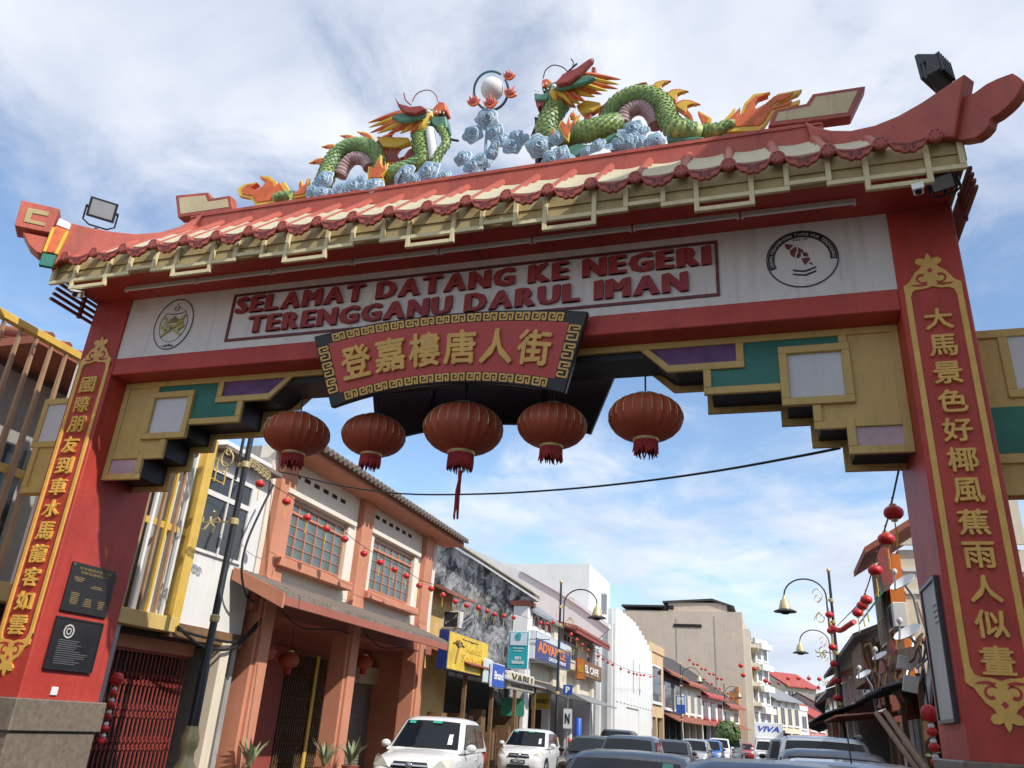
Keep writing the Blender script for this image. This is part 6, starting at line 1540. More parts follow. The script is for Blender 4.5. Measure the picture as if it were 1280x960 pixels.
for k in range(26): bx('shutter_slat', 'panel_green', GS, 7.0, 9.2, 2.08, 2.12, 3.0+k*(zq-3.0)/26, 3.0+(k+.7)*(zq-3.0)/26)
bx('pier', 'concrete', GS, 6.9, 7.05, 2.1, 2.5, 0, 5.0)

# ------------------------------------------------------------------ lamp posts
def street_lamp(P0, side, label, s=1.0, scrolls=True):
    r = thing('street_lamp', label, 'street lamp', (0, 0, 0), 'black and gold street lamps'); Hh = 7.65
    MB().lathe([(.17, 0), (.17, .55), (.13, .58), (.13, .62)], n=16).build('base', 'black_metal', r, smooth=40)
    MB().lathe([(.19, .62), (.17, .70), (.11, .80), (.10, .92), (.13, 1.0), (.14, 1.12), (.10, 1.25), (.10, 1.3)], n=18).build('base_collar', 'gold_metal', r, smooth=40)
    MB().lathe([(.085, 1.3), (.08, 2.2), (.065, 2.25), (.055, 5.0), (.045, Hh-.25)], n=14).build('pole', 'black_metal', r, smooth=40)
    for z in (2.9, 4.55, 5.6, 6.35): MB().lathe([(.06, z), (.08, z+.02), (.08, z+.11), (.06, z+.13)], n=14).build('gold_band', 'gold_metal', r, smooth=40)
    MB().ell((0, 0, Hh-.17), .075, .075, .09, 12, 8).build('finial', 'gold_metal', r, smooth=True)
    P = []
    for i in range(19):
        a = i/18; 
        if a < .3: P.append(Vector((side*.16, 0, 5.4+a/.3*1.15)))
        else:
            t = (a-.3)/.7*PI*.98; P.append(Vector((side*(.16+.72*(1-math.cos(t))), 0, 6.55+.62*math.sin(t)*1.0+.0)))
    MB().tube(P, .028, 8).build('arm', 'black_metal', r, smooth=True)
    e = P[-1]
    MB().lathe([(.05, -.02), (.06, -.12), (.14, -.2), (.21, -.45), (.22, -.5)], e, 18).build('lamp_bell', 'gold_metal', r, smooth=40)
    MB().lathe([(.22, -.5), (.40, -.58), (.40, -.61), (.2, -.62), (.12, -.68)], e, 18).build('lamp_shade', 'black_metal', r, smooth=40)
    for z in (5.62, 6.38): MB().beam((0, 0, z+.05), (side*.17, 0, z+.05), .05, .08).build('arm_clip', 'gold_metal', r)
    if scrolls:
        for z0, k in ((5.6, 1), (6.25, -1)):
            Q_ = []
            for i in range(30):
                t = i/29; a = t*4.2*PI; rr = .20*(1-t)+.03; Q_.append(Vector((side*(.44+rr*math.cos(a)*.8), .0, z0+.25+k*.28*(t-.5)+rr*math.sin(a))))
            MB().tube(Q_, .016, 5).build('gold_scroll', 'gold_metal', r)
        for i in range(5):
            a = i*1.26; MB().tube([Vector((side*.5, 0, 4.62)), Vector((side*(.5+.16*math.cos(a)), .05*math.sin(a), 4.62+.14*math.sin(a))), Vector((side*(.5+.2*math.cos(a+.5)), 0, 4.62+.2*math.sin(a+.5)))], .02, 5).build('gold_leaf', 'gold_metal', r)
        MB().tube([Vector((0, 0, 4.62)), Vector((side*.5, 0, 4.62))], .016, 5).build('leaf_arm', 'gold_metal', r)
    r.location = P0; return r
y_l1 = at(268, 775, X=-5.4).y
LP1 = street_lamp((-5.4, y_l1, 0), -1, 'black and gold lamp post standing between the gate and the salmon shophouse')
lq = at(322, 583, X=-5.4); m = MB()
for k in range(5):
    c0 = Vector((-5.4, y_l1+.18+.13*k, lq.z-.02*k)); m = MB(); m.tube([c0+Vector((0, .10*(1-t/24)*math.cos(t*.55), .10*(1-t/24)*math.sin(t*.55))) for t in range(22)], .014, 5); o_ = m.build('gold_scroll', 'gold_metal', LP1)
    o_.matrix_parent_inverse = Matrix.Translation(-LP1.location)
street_lamp((-5.0, at(699, 800, X=-5.0).y, 0), 1, 'lamp post in front of the shutter shophouse by the parking sign')
street_lamp((5.7, at(1044, 800, X=5.7).y, 0), -1, 'lamp post with red garland and bell lamp by the run down shophouse')
q = at(1046, 860, Y=38.0); street_lamp((q.x, 38.0, 0), -1, 'lamp post standing further along beyond the garlanded lamp post')
for (u, Y) in ((851, 66), (905, 90)):
    q = at(u, 860, Y=Y); street_lamp((q.x, Y, 0), 1, 'distant lamp post by the dark fronted shophouse' if u < 900 else 'distant lamp post by the white house with red windows', scrolls=False)

# ------------------------------------------------------------------ small lanterns on strings, cables
def small_lantern():
    r = thing('lantern', 'x', 'lantern', (0, 0, 0))
    m = MB(); n = 24; prof = [(.03, -.068), (.06, -.058), (.088, -.03), (.095, 0), (.088, .03), (.06, .058), (.03, .068)]; vs = []
    for rr, z in prof:
        for k in range(n): q = 1-.05*(k % 2); vs.append((rr*q*math.cos(2*PI*k/n), rr*q*math.sin(2*PI*k/n), z))
    fs = [(i*n+k, i*n+(k+1) % n, (i+1)*n+(k+1) % n, (i+1)*n+k) for i in range(len(prof)-1) for k in range(n)]
    m.add(vs, fs).build('lantern_body', 'lantern_bright', r, smooth=True)
    MB().lathe([(.036, .062), (.036, .085), (.012, .09)], n=10).build('top_cap', 'gold_metal', r); MB().lathe([(.03, -.085), (.036, -.064)], n=10).build('bottom_cap', 'gold_metal', r)
    MB().tube([(0, 0, .085), (0, 0, .16)], .006, 4).build('loop', 'cable', r); MB().tube([(0, 0, -.085), (.005, 0, -.22), (-.004, 0, -.34)], [.006, .010, .012], 5).build('tassel', 'ornament_yellow', r)
    return r
SLN0 = small_lantern(); first = [True]
def put_lantern(c, label, group, s=1.0):
    o = SLN0 if first[0] else dup(SLN0); first[0] = False
    place(o, c, random.random()*6, label, group, s); return o
def string(pts, label, group, name='lantern_wire', wl=None, r=.008):
    for p in pts: put_lantern(p, label, group)
    W_ = [Vector(p)+Vector((0, 0, .155)) for p in pts]; P = []
    for a, b in zip(W_[:-1], W_[1:]): P += [a, a.lerp(b, .5)-Vector((0, 0, .012*(b-a).length))]
    P.append(W_[-1]); tag(MB().tube(P, r, 4).build(name, 'cable'), wl, 'wire')
XS = -6.0
s1 = [(325, 605), (358, 627), (384, 647), (408, 661), (431, 674), (455, 692), (475, 703), (493, 712), (508, 720), (524, 732), (539, 736), (553.5, 744), (569, 752), (583, 757), (598, 760), (609, 764), (618, 768), (630, 770), (642, 772), (676, 779), (684, 780), (692, 778)]
pts = [at(u, v, X=XS) for u, v in s1]
string(pts, 'tiny red lantern with yellow tassel on the wire before the salmon and mossy houses', 'lanterns strung along the left facades', wl='thin wire carrying small lanterns from the first lamp post to the second')
s2 = [(714, 793), (721, 800), (728, 806), (735, 813), (748, 820), (754, 824), (760, 828), (766, 831), (776, 836), (786, 840), (792, 842), (796, 843), (801, 844), (805, 844), (813, 846), (817, 845)]
string([at(u, v, X=-5.6) for u, v in s2], 'tiny red lantern on the wire past the white ribbed building', 'lanterns strung past the ribbed building', wl='thin wire carrying lanterns past the white ribbed building', r=.012)
s3 = [(1124, 585, 1.0), (1117, 641, 2.6), (1108, 674, 4.2), (1094, 713, 6.6), (1083, 750, 9.6), (1078, 757, 10.6), (1072, 766, 11.8)]
P3 = [at(u, v, Y=Y) for u, v, Y in s3]
string(P3[1:], 'red lantern on the wire between the gate and the garlanded lamp post', 'lanterns strung from the gate to the right lamp', wl='black wire with lanterns from the gate bracket to the right lamp post', r=.012)
for o in list(COL.objects):
    if o.get('group') == 'lanterns strung from the gate to the right lamp': o.scale = (1.25, 1.25, 1.25)
tag(MB().tube([P3[0], P3[1]+Vector((0, 0, .15))], .012, 5).build('lantern_wire', 'cable'), 'short black wire tied to the right stepped bracket', 'wire')
yl = at(1044, 800, X=5.7).y
tag(MB().tube([P3[-1]+Vector((0, 0, .15)), at(1046, 783, X=5.7)], .012, 5).build('lantern_wire', 'cable'), 'wire end tied to the lamp post above the red garland', 'wire')
G_ = [at(1040, 784, Y=yl-.1), at(1050, 788, Y=yl-.5), at(1060, 782, Y=yl-1.0), at(1068, 777, Y=yl-1.4)]
tag(MB().tube(smooth_path(G_), .09, 8).build('garland', 'lantern_bright', smooth=True), 'thick red garland swagged from the right lamp post', 'garland')
for k in range(7): put_lantern(Vector((5.7-.12, yl-.12, 2.6+k*.55)), 'red lantern tied down the pole of the garlanded lamp post', 'lanterns tied down the right lamp post', 1.5)
for row, (Y, pxs) in enumerate(((62, [(985, 848), (998, 848), (1011, 848), (1024, 849)]), (78, [(962, 854), (973, 854), (1009, 860), (1023, 859)]), (50, [(926, 832), (929, 844), (943, 836), (957, 851)]))):
    for u, v in pxs: put_lantern(at(u, v, Y=Y), 'far red lantern hung on wires across the street near the bend', 'lanterns strung across the far street', 1.8)
for row, u0 in enumerate((862, 880)):
    for k in range(9): put_lantern(at(u0+k*(5 if row == 0 else 5), 825+(k % 2)*2+k*3.0+row*24, Y=80+row*12), 'far red lantern in the swags on the left far facades', 'lantern swags on the far facades', 1.6)
# the sagging cable under the arch
cp = [(300, 592, 6.8), (350, 590, 7.0), (420, 606, 6.4), (500, 617, 5.8), (600, 617.5, 5.0), (700, 612, 4.2), (800, 602, 3.4), (900, 588, 2.4), (1000, 570, 1.4), (1050, 560, 1.05)]
tag(MB().tube(smooth_path([at(u, v, Y=Y) for u, v, Y in cp], 5), .016, 6).build('power_cable', 'cable', smooth=True), 'black bundled cable sagging across the street under the gate', 'cable')
cp2 = [(342, 606, -6.6), (325, 640, -6.6), (308, 680, -6.6), (302, 715, -6.6), (308, 745, -6.7), (318, 752, -6.8)]
tag(MB().tube(smooth_path([at(u, v, X=X) for u, v, X in cp2], 5), .025, 6).build('power_cable', 'cable', smooth=True), 'black cable looping down beside the salmon pilaster', 'cable')
for i, (lab, pts_) in enumerate((('grey wire bundle drooping below the white upper wall', [(222, 783), (250, 806), (285, 812), (310, 795), (332, 770)]), ('second wire drooping below the white upper wall to the awning', [(222, 787), (262, 798), (300, 800), (335, 762)]))):
    tag(MB().tube(smooth_path([at(u, v, X=-6.9) for u, v in pts_], 5), .028, 6).build('wire_bundle', 'cable', smooth=True), lab, 'wires')

# ------------------------------------------------------------------ things on the left pavement
def spiky(c, lab, n=16, h=.9, seed=1):
    r = thing('potted_plant', lab, 'plant', c, 'spiky plants along the arcade'); rd = random.Random(seed); c = Vector(c)
    MB().lathe([(.14, 0), (.2, .35), (.22, .38), (.19, .38)], c, 14).build('pot', 'terracotta', r, smooth=40)
    for k in range(n):
        a = rd.random()*6.28; L_ = h*rd.uniform(.6, 1.1); o_ = rd.uniform(.25, .75); dd = Vector((math.cos(a), math.sin(a), 0)); sd = Vector((-dd.y, dd.x, 0))
        m = MB(); pts = [c+Vector((0, 0, .36))+dd*o_*L_*t**1.3+Vector((0, 0, L_*(t-.35*t*t*o_*1.4))) for t in (0, .35, .7, 1)]; ws = (.03, .035, .022, .002)
        m.add([p+sd*w for p, w in zip(pts, ws)]+[p-sd*w for p, w in zip(pts, ws)], [(i, i+1, 5+i, 4+i) for i in range(3)]); m.build('leaf', 'leaf_pale', r)
for k, (u, Xp) in enumerate(((312, -6.5), (405, -6.2), (438, -6.2))):
    q = at(u, 955, X=Xp); spiky((Xp, q.y, .14), ('spiky plant in a pot by the first salmon column', 'spiky plant in a pot by the second salmon column', 'spiky plant in a pot between the second and third salmon columns')[k], 26, .72, k)
def hang_lantern(c, lab):
    r = thing('lantern', lab, 'lantern', c, 'lanterns inside the arcade'); c = Vector(c)
    MB().lathe([(.10, -.17), (.2, -.14), (.26, -.02), (.25, .06), (.17, .15), (.1, .18)], c, 20).build('lantern_body', 'lantern_red', r, smooth=True)
    MB().lathe([(.1, .18), (.1, .22), (.02, .23)], c, 14).build('top_cap', 'gold_metal', r); MB().lathe([(.09, -.32), (.1, -.17)], c, 14).build('fringe', 'tassel_red', r)
    MB().tube([c+Vector((0, 0, .22)), Vector((c.x, c.y, 3.56))], .008, 4).build('cord', 'cable', r)
hang_lantern(at(361, 825, X=-7.75), 'fringed red lantern hanging in the first arcade bay'); hang_lantern(at(455, 828, X=-7.75), 'fringed red lantern hanging in the second arcade bay'); hang_lantern(at(331, 815, X=-7.6), 'small dark lantern hanging behind the first salmon column')
# charm strings on both pillars
def charm(c, lab, n=5):
    r = thing('lucky_charm', lab, 'charm', c); c = Vector(c)
    MB().lathe([(.02, .10), (.06, .08), (.085, .03), (.085, 0), (.06, -.06), (.02, -.08)], c, 20).build('knot', 'lantern_bright', r, smooth=True)
    for k in range(n):
        q = c-Vector((0, 0, .17+.15*k)); MB().ell(q, .055, .055, .05, 14, 8).build('bead', 'lantern_bright', r, smooth=True); MB().ell(q+Vector((0, 0, .055)), .035, .035, .03, 10, 6).build('bead_cap', 'ornament_white', r, smooth=True)
    MB().tube([c+Vector((0, 0, .1)), c+Vector((0, .02, .45))], .01, 4).build('cord', 'cable', r)
charm(at(146, 850, Y=1.75), 'red and white charm string hanging behind the left pillar')
q = at(1162, 893, Y=2.2); charm(q, 'red charm string of lantern beads hanging behind the right pillar', 4)
def creeper(c, lab, n=150, seed=3):
    r = thing('shrub', lab, 'plant', c); rd = random.Random(seed); c = Vector(c); m = MB()
    for k in range(n):
        p = c+Vector((rd.gauss(0, .22), rd.gauss(0, .35), rd.uniform(.1, 1.6))); a = rd.random()*6.28; d1 = Vector((math.cos(a), math.sin(a), rd.uniform(-.4, .6)))*rd.uniform(.06, .12); s2 = d1.cross(Vector((0, 0, 1)))*.5
        m.add([p-d1, p+s2, p+d1, p-s2], [(0, 1, 2, 3)])
    m.build('foliage', 'leaf', r, kind='stuff'); MB().tube([c, c+Vector((.05, 0, .8)), c+Vector((0, .1, 1.6))], .02, 5).build('stem', 'timber', r)
creeper((5.75, 3.0, .14), 'leafy creeper growing behind the right pillar'); creeper((6.0, 6.5, .14), 'leafy bush in front of the stall', 170, 5)
# parking sign, posts, bollards
qp = at(709, 900, X=-4.7)
r = thing('parking_sign', 'blue square parking sign with white letter on a grey post', 'sign', (-4.7, qp.y, .14)); zt = at(709, 856, X=-4.7).z; zb = at(709, 868, X=-4.7).z
MB().tube([(-4.7, qp.y, .1), (-4.7, qp.y, zt)], .03, 8).build('post', 'grey_metal', r); bx('plate', 'sign_blue', r, -4.7-.2, -4.7+.2, qp.y-.06, qp.y-.035, zb, zt)
write_y(r, 'P', -4.7, qp.y-.06, (zt+zb)/2, .2, (zt-zb)*.7, 'white_paint', fat=.05)
bx('lower_plate', 'white_paint', r, -4.85, -4.5, qp.y-.06, qp.y-.03, zb-1.3, zb-.55); write_y(r, 'N', -4.68, qp.y-.06, zb-.92, .2, .4, 'black', fat=.03)
tag(MB().lathe([(.16, 0), (.16, 1.9), (.12, 1.95)], (-5.0+.5, qp.y+1.2, .14), 14).build('ticket_post', 'sign_blue', smooth=40), 'thick blue parking ticket post beside the parking sign', 'post')
for k, u in enumerate((711.5, 717)):
    q = at(u, 930, X=-4.4+.0); r = thing('bollard', 'black and white bollard with a red cap, the one next to the parking sign' if k == 0 else 'black and white bollard with a red cap, the one away from the parking sign', 'bollard', (-4.4, q.y, .0), 'bollards by the parking sign')
    for j in range(5): MB().lathe([(.05, .14+j*.2), (.05, .34+j*.2)], (-4.4, q.y, 0), 10).build('band', 'white_paint' if j % 2 else 'black', r, smooth=40)
    MB().lathe([(.055, 1.14), (.055, 1.28), (.02, 1.32)], (-4.4, q.y, 0), 10).build('cap', 'lantern_bright', r, smooth=40)
# round shrub far down the street
def ball_shrub(u, v, Y, R_, lab):
    c = at(u, v, Y=Y); r = thing('shrub', lab, 'plant', (c.x, Y, 0)); m = MB(); rd = random.Random(9)
    for k in range(700):
        a = Vector((rd.gauss(0, 1), rd.gauss(0, 1), rd.gauss(0, 1))).normalized()*R_*rd.uniform(.75, 1.05); p = c+a; t = a.cross(Vector((rd.random(), rd.random(), rd.random()))).normalized()*.16; s2 = a.cross(t).normalized()*.1
        m.add([p-t, p+s2, p+t, p-s2], [(0, 1, 2, 3)])
    m.build('foliage', 'leaf', r, kind='stuff'); MB().tube([(c.x, Y, 0), (c.x, Y, c.z)], .12, 7).build('trunk', 'timber', r)
ball_shrub(910, 917, 62, 1.0, 'clipped round shrub on a short trunk far down the street')
# ------------------------------------------------------------------ vehicles
mat('car_white', (.74, .74, .73), .28, .02, 1, coat=.6); mat('car_black', (.018, .018, .022), .22, .1, 1, coat=.8); mat('car_grey', (.04, .047, .058), .3, .06, 1, coat=.25)
mat('car_navy', (.028, .042, .065), .3, .06, 1, coat=.2); mat('car_silver', (.42, .44, .46), .3, .04, 1, metal=.4, coat=.6); mat('car_blue', (.02, .12, .40), .25, .05, 1, coat=.8); mat('car_red', (.38, .02, .02), .25, .05, 1, coat=.8)
mat('car_glass', (.010, .014, .020), .04, .2, 1, spec=.16); mat('tyre', (.015, .015, .015), .85, .1, 5); mat('rim', (.42, .43, .44), .3, .1, 5, metal=.8); mat('headlight', (.55, .53, .45), .1, .15, 8, spec=.9); mat('chrome', (.6, .6, .62), .15, .05, 4, metal=.9); mat('car_trim', (.02, .02, .022), .5, .1, 3); mat('plate_white', (.7, .7, .7), .5, .02, 3); mat('green_film', (.03, .35, .25), .2, .05, 3)
def lerp_tab(tab, y):
    for a, b in zip(tab[:-1], tab[1:]):
        if y <= b[0]:
            t = max(0, (y-a[0])/(b[0]-a[0])); t2 = t
            return [p+(q-p)*t2 for p, q in zip(a[1:], b[1:])]
    return list(tab[-1][1:])
KIND = {
 'mpv':   dict(L=4.15, W=1.68, H=1.69, hood=1.02, belt=1.05, cowl=-.98, wst=-.22, rend=1.72, rear=1.98, tail=1.0),
 'hatch': dict(L=3.70, W=1.66, H=1.55, hood=.95, belt=.98, cowl=-.92, wst=-.20, rend=1.30, rear=1.72, tail=1.0),
 'sedan': dict(L=4.45, W=1.72, H=1.47, hood=.93, belt=.95, cowl=-.90, wst=-.12, rend=.95, rear=1.55, tail=1.0),
 'suv':   dict(L=4.5, W=1.82, H=1.76, hood=1.10, belt=1.12, cowl=-.95, wst=-.25, rend=1.75, rear=2.12, tail=1.1),
 'pickup': dict(L=5.1, W=1.8, H=1.78, hood=1.08, belt=1.12, cowl=-1.05, wst=-.35, rend=.85, rear=1.15, tail=1.1)}
def car(kind, paint, label, plate='PBK 5431', rails=False, sticker=False, stripe=False, antenna=False):
    k = KIND[kind]; L_, Wd, Hh = k['L'], k['W']/2, k['H']; f = -L_/2; b = L_/2; g = .2
    r = thing('car', label, 'car', (0, 0, 0), 'cars in the street')
    # y, zlow, ztop, halfwidth
    low = [(f, .38, .58, Wd*.66), (f+.06, .26, .70, Wd*.84), (f+.18, g, k['hood']-.17, Wd*.93), (f+.45, g, k['hood']-.07, Wd*.975), (k['cowl'], g, k['hood']+.02, Wd), (0, g, k['belt'], Wd), (b-.7, g, k['belt']+.03, Wd*.99), (b-.2, g+.02, k['tail']+.02, Wd*.94), (b-.05, .30, k['tail']-.06, Wd*.84), (b, .42, .78, Wd*.68)]
    ys = []
    for a, c in zip(low[:-1], low[1:]):
        n = max(1, round((c[0]-a[0])/.16)); ys += [a[0]+(c[0]-a[0])*i/n for i in range(n)]
    ys.append(b); vs = []; ns = 0
    for y in ys:
        zl, zt, w = lerp_tab(low, y); h = zt-zl
        half = [(0, zl), (w*.86, zl), (w*.975, zl+.10*h), (w, zl+.34*h), (w*.985, zl+.60*h), (w*.995, zl+.76*h), (w*.955, zl+.90*h), (w*.82, zl+.985*h), (w*.45, zt+.012), (0, zt+.02)]
        sec = half+[(-x, z) for x, z in half[1:-1][::-1]]; ns = len(sec); vs += [(x, y, z) for x, z in sec]
    fs = [(i*ns+j, i*ns+(j+1) % ns, (i+1)*ns+(j+1) % ns, (i+1)*ns+j) for i in range(len(ys)-1) for j in range(ns)]+[tuple(range(ns)), tuple(range((len(ys)-1)*ns, len(ys)*ns))]
    MB().add(vs, fs).build('body', paint, r, smooth=38)
    # cabin: y, ztop, half width of roof
    wt = Wd*.78; wb = Wd*.955; zb = k['belt']-.03
    cab = [(k['cowl']-.02, k['hood']+.0, wb*.93), (k['wst'], Hh-.085, wt*.97), (k['wst']+.22, Hh-.02, wt), (k['wst']+.7, Hh, wt), (k['rend']-.4, Hh-.03, wt*.98), (k['rend'], Hh-.10, wt*.95), (k['rear'], k['belt']+.02, wb*.92)]
    ys2 = []
    for a, c in zip(cab[:-1], cab[1:]):
        n = max(1, round((c[0]-a[0])/.14)); ys2 += [a[0]+(c[0]-a[0])*i/n for i in range(n)]
    ys2.append(cab[-1][0]); vs = []
    def cabw(y, z):
        zt, w = lerp_tab(cab, y); t = min(1, max(0, (z-zb)/max(.05, Hh-zb))); return wb+(wt-wb)*t
    for y in ys2:
        zt, w = lerp_tab(cab, y); h = max(.02, zt-zb); we = cabw(y, zt-.06)
        half = [(wb, zb-.02), (cabw(y, zb+h*.5)+.004, zb+h*.5), (we, max(zb, zt-.07)), (we*.93, zt-.02), (we*.70, zt+.008), (0, zt+.02)]
        sec = half+[(-x, z) for x, z in half[:-1][::-1]]; ns = len(sec); vs += [(x, y, z) for x, z in sec]
    fs = [(i*ns+j, i*ns+j+1, (i+1)*ns+j+1, (i+1)*ns+j) for i in range(len(ys2)-1) for j in range(ns-1)]+[tuple(range(ns)), tuple(range((len(ys2)-1)*ns, len(ys2)*ns))]
    MB().add(vs, fs).build('cabin', paint, r, smooth=38)
    # windscreen
    def screen(ya, za, yb2, zb2, nm, sgn):
        n = 8; vs = []
        for j in range(5):
            t = j/4; y = ya+(yb2-ya)*t; z = za+(zb2-za)*t; w = cabw(y, z)*(.90-.03*t)
            for i in range(n+1):
                s = -1+2*i/n; vs.append((s*w, y+sgn*(.055-.0)*(-1)*(1-s*s*1.0)*.9+sgn*-.012, z+.02*(1-s*s)+.010))
        fs = [(j*(n+1)+i, j*(n+1)+i+1, (j+1)*(n+1)+i+1, (j+1)*(n+1)+i) for j in range(4) for i in range(n)]
        return MB().add(vs, fs).build(nm, 'car_glass', r, smooth=True)
    ws = screen(k['cowl']+.06, k['hood']+.045, k['wst']-.03, Hh-.105, 'windscreen', 1)
    screen(k['rear']-.05, k['belt']+.06, k['rend']+.02, Hh-.14, 'rear_window', -1)
    # side windows
    A0 = k['cowl']+.30; A1 = k['wst']+.10; zlo = zb+.07; zhi = Hh-.12; mid = k['wst']+.98; end = k['rend']-.04
    segs = [[(A0, zlo), (mid-.05, zlo), (mid-.05, zhi), (A1, zhi)], [(mid+.03, zlo), (min(end, mid+.95), zlo), (min(end, mid+.95)-.03, zhi), (mid+.03, zhi)]]
    if end-(mid+.95) > .35: segs.append([(mid+1.02, zlo), (k['rear']-.22, zlo), (end-.04, zhi), (mid+1.02, zhi)])
    for sg in (-1, 1):
        for q in segs:
            P = [Vector((sg*(cabw(y, z)+.012), y, z)) for y, z in q]
            MB().slab(P, (sg*.008, 0, 0)).build('side_window', 'car_glass', r)
        for q in (mid-.01,):
            MB().slab([Vector((sg*(Wd*1.003), y, z)) for y, z in ((q, .32), (q+.012, .32), (q+.012, k['belt']-.05), (q, k['belt']-.05))], (sg*.004, 0, 0)).build('door_gap', 'car_trim', r)
        MB().box(sg*Wd*.99, sg*(Wd+.02), mid-.28, mid-.10, k['belt']-.20, k['belt']-.165).build('door_handle', paint, r, bevel=.006)
        m = MB(); c = Vector((sg*(Wd+.10), k['cowl']+.34, k['belt']+.06)); m.ell(c, .11, .065, .08, 12, 8); mo = m.build('mirror', paint, r, smooth=True)
        MB().ell(c+Vector((0, .03, 0)), .09, .05, .06, 10, 6).build('mirror_glass', 'car_glass', mo, smooth=True)
        hl = MB(); zz = k['hood']-.22
        P = [Vector((sg*Wd*.48, f+.075, zz-.09)), Vector((sg*Wd*.90, f+.16, zz-.08)), Vector((sg*Wd*.965, f+.46, zz+.09)), Vector((sg*Wd*.90, f+.40, zz+.13)), Vector((sg*Wd*.70, f+.16, zz+.09))]
        hl.slab(P, (sg*.012, -.035, .014)).build('headlight', 'headlight', r, bevel=.006)
        MB().ell((sg*Wd*.72, f+.06, .42), .07, .03, .05, 10, 6).build('fog_lamp', 'car_trim', r, smooth=True)
        MB().box(sg*Wd*.80, sg*Wd*.965, b-.13, b-.02, .78, k['tail']+.0).build('tail_light', 'car_red', r, bevel=.01)
        for y in (f+.78, b-.74):
            w = MB().lathe([(.0, -.11), (.20, -.11), (.29, -.10), (.31, -.06), (.31, .06), (.29, .10), (.2, .10)], n=24); R3 = Matrix.Rotation(PI/2*1, 3, 'Y')
            vv = [R3 @ Vector(v) for v in w.v]; w.v = [(v.x+sg*(Wd-.10), v.y+y, v.z+.31) for v in vv]; wo_ = w.build('tyre', 'tyre', r, smooth=40)
            m = MB()
            for s in range(5): a = 2*PI*s/5; m.obox((sg*(Wd+.012), y+.10*math.cos(a), .31+.10*math.sin(a)), (.012, 0, 0), (0, .10*math.cos(a), .10*math.sin(a)), (0, -.03*math.sin(a), .03*math.cos(a)))
            m.tube([(sg*(Wd+.01), y+.20*math.cos(a), .31+.20*math.sin(a)) for a in [2*PI*q/20 for q in range(21)]], .018, 5); m.build('rim', 'rim', wo_)
            arc = [Vector((sg*(Wd*.985), y+.365*math.cos(PI*q/12), .31+.365*math.sin(PI*q/12))) for q in range(13)]+[Vector((sg*Wd*.985, y-.365, .2)), Vector((sg*Wd*.985, y+.365, .2))]
            MB().slab(arc, (sg*.022, 0, 0)).build('wheel_arch', 'car_trim', r)
        if rails: MB().tube([(sg*wt*.93, k['wst']+.2, Hh), (sg*wt*.93, k['wst']+.3, Hh+.06), (sg*wt*.92, k['rend']-.4, Hh+.05), (sg*wt*.92, k['rend']-.3, Hh-.03)], .018, 6).build('roof_rail', 'black_metal', r)
        if stripe:
            P = smooth_path([Vector((sg*(Wd*.995+.012), -.55, .52)), Vector((sg*(Wd*.995+.012), .0, .50)), Vector((sg*(Wd*.995+.012), .6, .62)), Vector((sg*(Wd*.99+.012), 1.2, .78))]); MB().tube(P, [.03*math.sin(PI*i/(len(P)-1))+.003 for i in range(len(P))], 5, flat=.3).build('side_stripe', 'car_grey', r)
            P = smooth_path([Vector((sg*(Wd*.995+.012), -.3, .46)), Vector((sg*(Wd*.995+.012), .3, .48)), Vector((sg*(Wd*.99+.012), 1.0, .68))]); MB().tube(P, .008, 4).build('side_stripe', 'car_grey', r)
    zz = k['hood']-.24
    MB().slab([(-Wd*.46, f+.03, zz-.06), (Wd*.46, f+.03, zz-.06), (Wd*.40, f+.10, zz+.06), (-Wd*.40, f+.10, zz+.06)], (0, -.03, .0)).build('grille', 'car_trim', r, bevel=.008)
    MB().slab([(-Wd*.43, f-.01, zz-.012), (Wd*.43, f-.01, zz-.012), (Wd*.42, f+.01, zz+.018), (-Wd*.42, f+.01, zz+.018)], (0, -.02, 0)).build('grille_bar', 'chrome', r)
    MB().ell((0, f-.025, zz), .075, .02, .05, 14, 6).build('badge', 'chrome', r, smooth=True)
    MB().slab([(-Wd*.52, f-.005, .30), (Wd*.52, f-.005, .30), (Wd*.46, f-.005, .43), (-Wd*.46, f-.005, .43)], (0, .08, 0)).build('air_intake', 'car_trim', r, bevel=.01)
    pl = MB().box(-.24, .24, f-.03, f-.012, .47, .58).build('number_plate', 'car_trim', r); m = MB(); text(m, plate, (0, f-.034, .525), .38, .07, depth=.006, fat=.02, res=1); m.build('plate_lettering', 'plate_white', pl)
    if sticker:
        for (sx, t, mt, ww, hh_) in ((-.60, .90, 'green_film', .07, .022), (.14, .92, 'green_film', .10, .018), (.66, .40, 'plate_white', .045, .05), (.68, .22, 'plate_white', .05, .04)) if sticker == True else ((.62, .88, 'green_film', .06, .03),):
            y = k['cowl']+.06+(k['wst']-.09-k['cowl'])*t; z = k['hood']+.045+(Hh-.15-k['hood'])*t; m = MB(); m.obox((sx*Wd*.9, y-.055*(1-(sx)**2)-.03, z+.03*(1-sx*sx)+.012), (ww, 0, 0), (0, (k['wst']-k['cowl'])*.06*hh_/.035, (Hh-k['hood'])*.06*hh_/.035), (0, -.002, .002)); m.build('sticker', mt, r)
    if antenna: MB().tube([(0, k['wst']+.15, Hh), (0, k['wst']+.35, Hh+.22)], .008, 5).build('antenna', 'car_trim', r)
    for s in (-1, 1): MB().tube([(s*.10-.3, k['cowl']+.02, k['hood']+.05), (s*.3+.1, k['cowl']+.10, k['hood']+.09)], .008, 4).build('wiper', 'car_trim', r)
    return r
def put(o, x, y, rz=0): o.location = (x, y, .0); o.rotation_euler = (0, 0, rz); return o
put(car('mpv', 'car_white', 'white people carrier with grey side stripe parked by the salmon arcade', 'TBE 3862', sticker=True, stripe=True), -3.72, 10.05, .15)
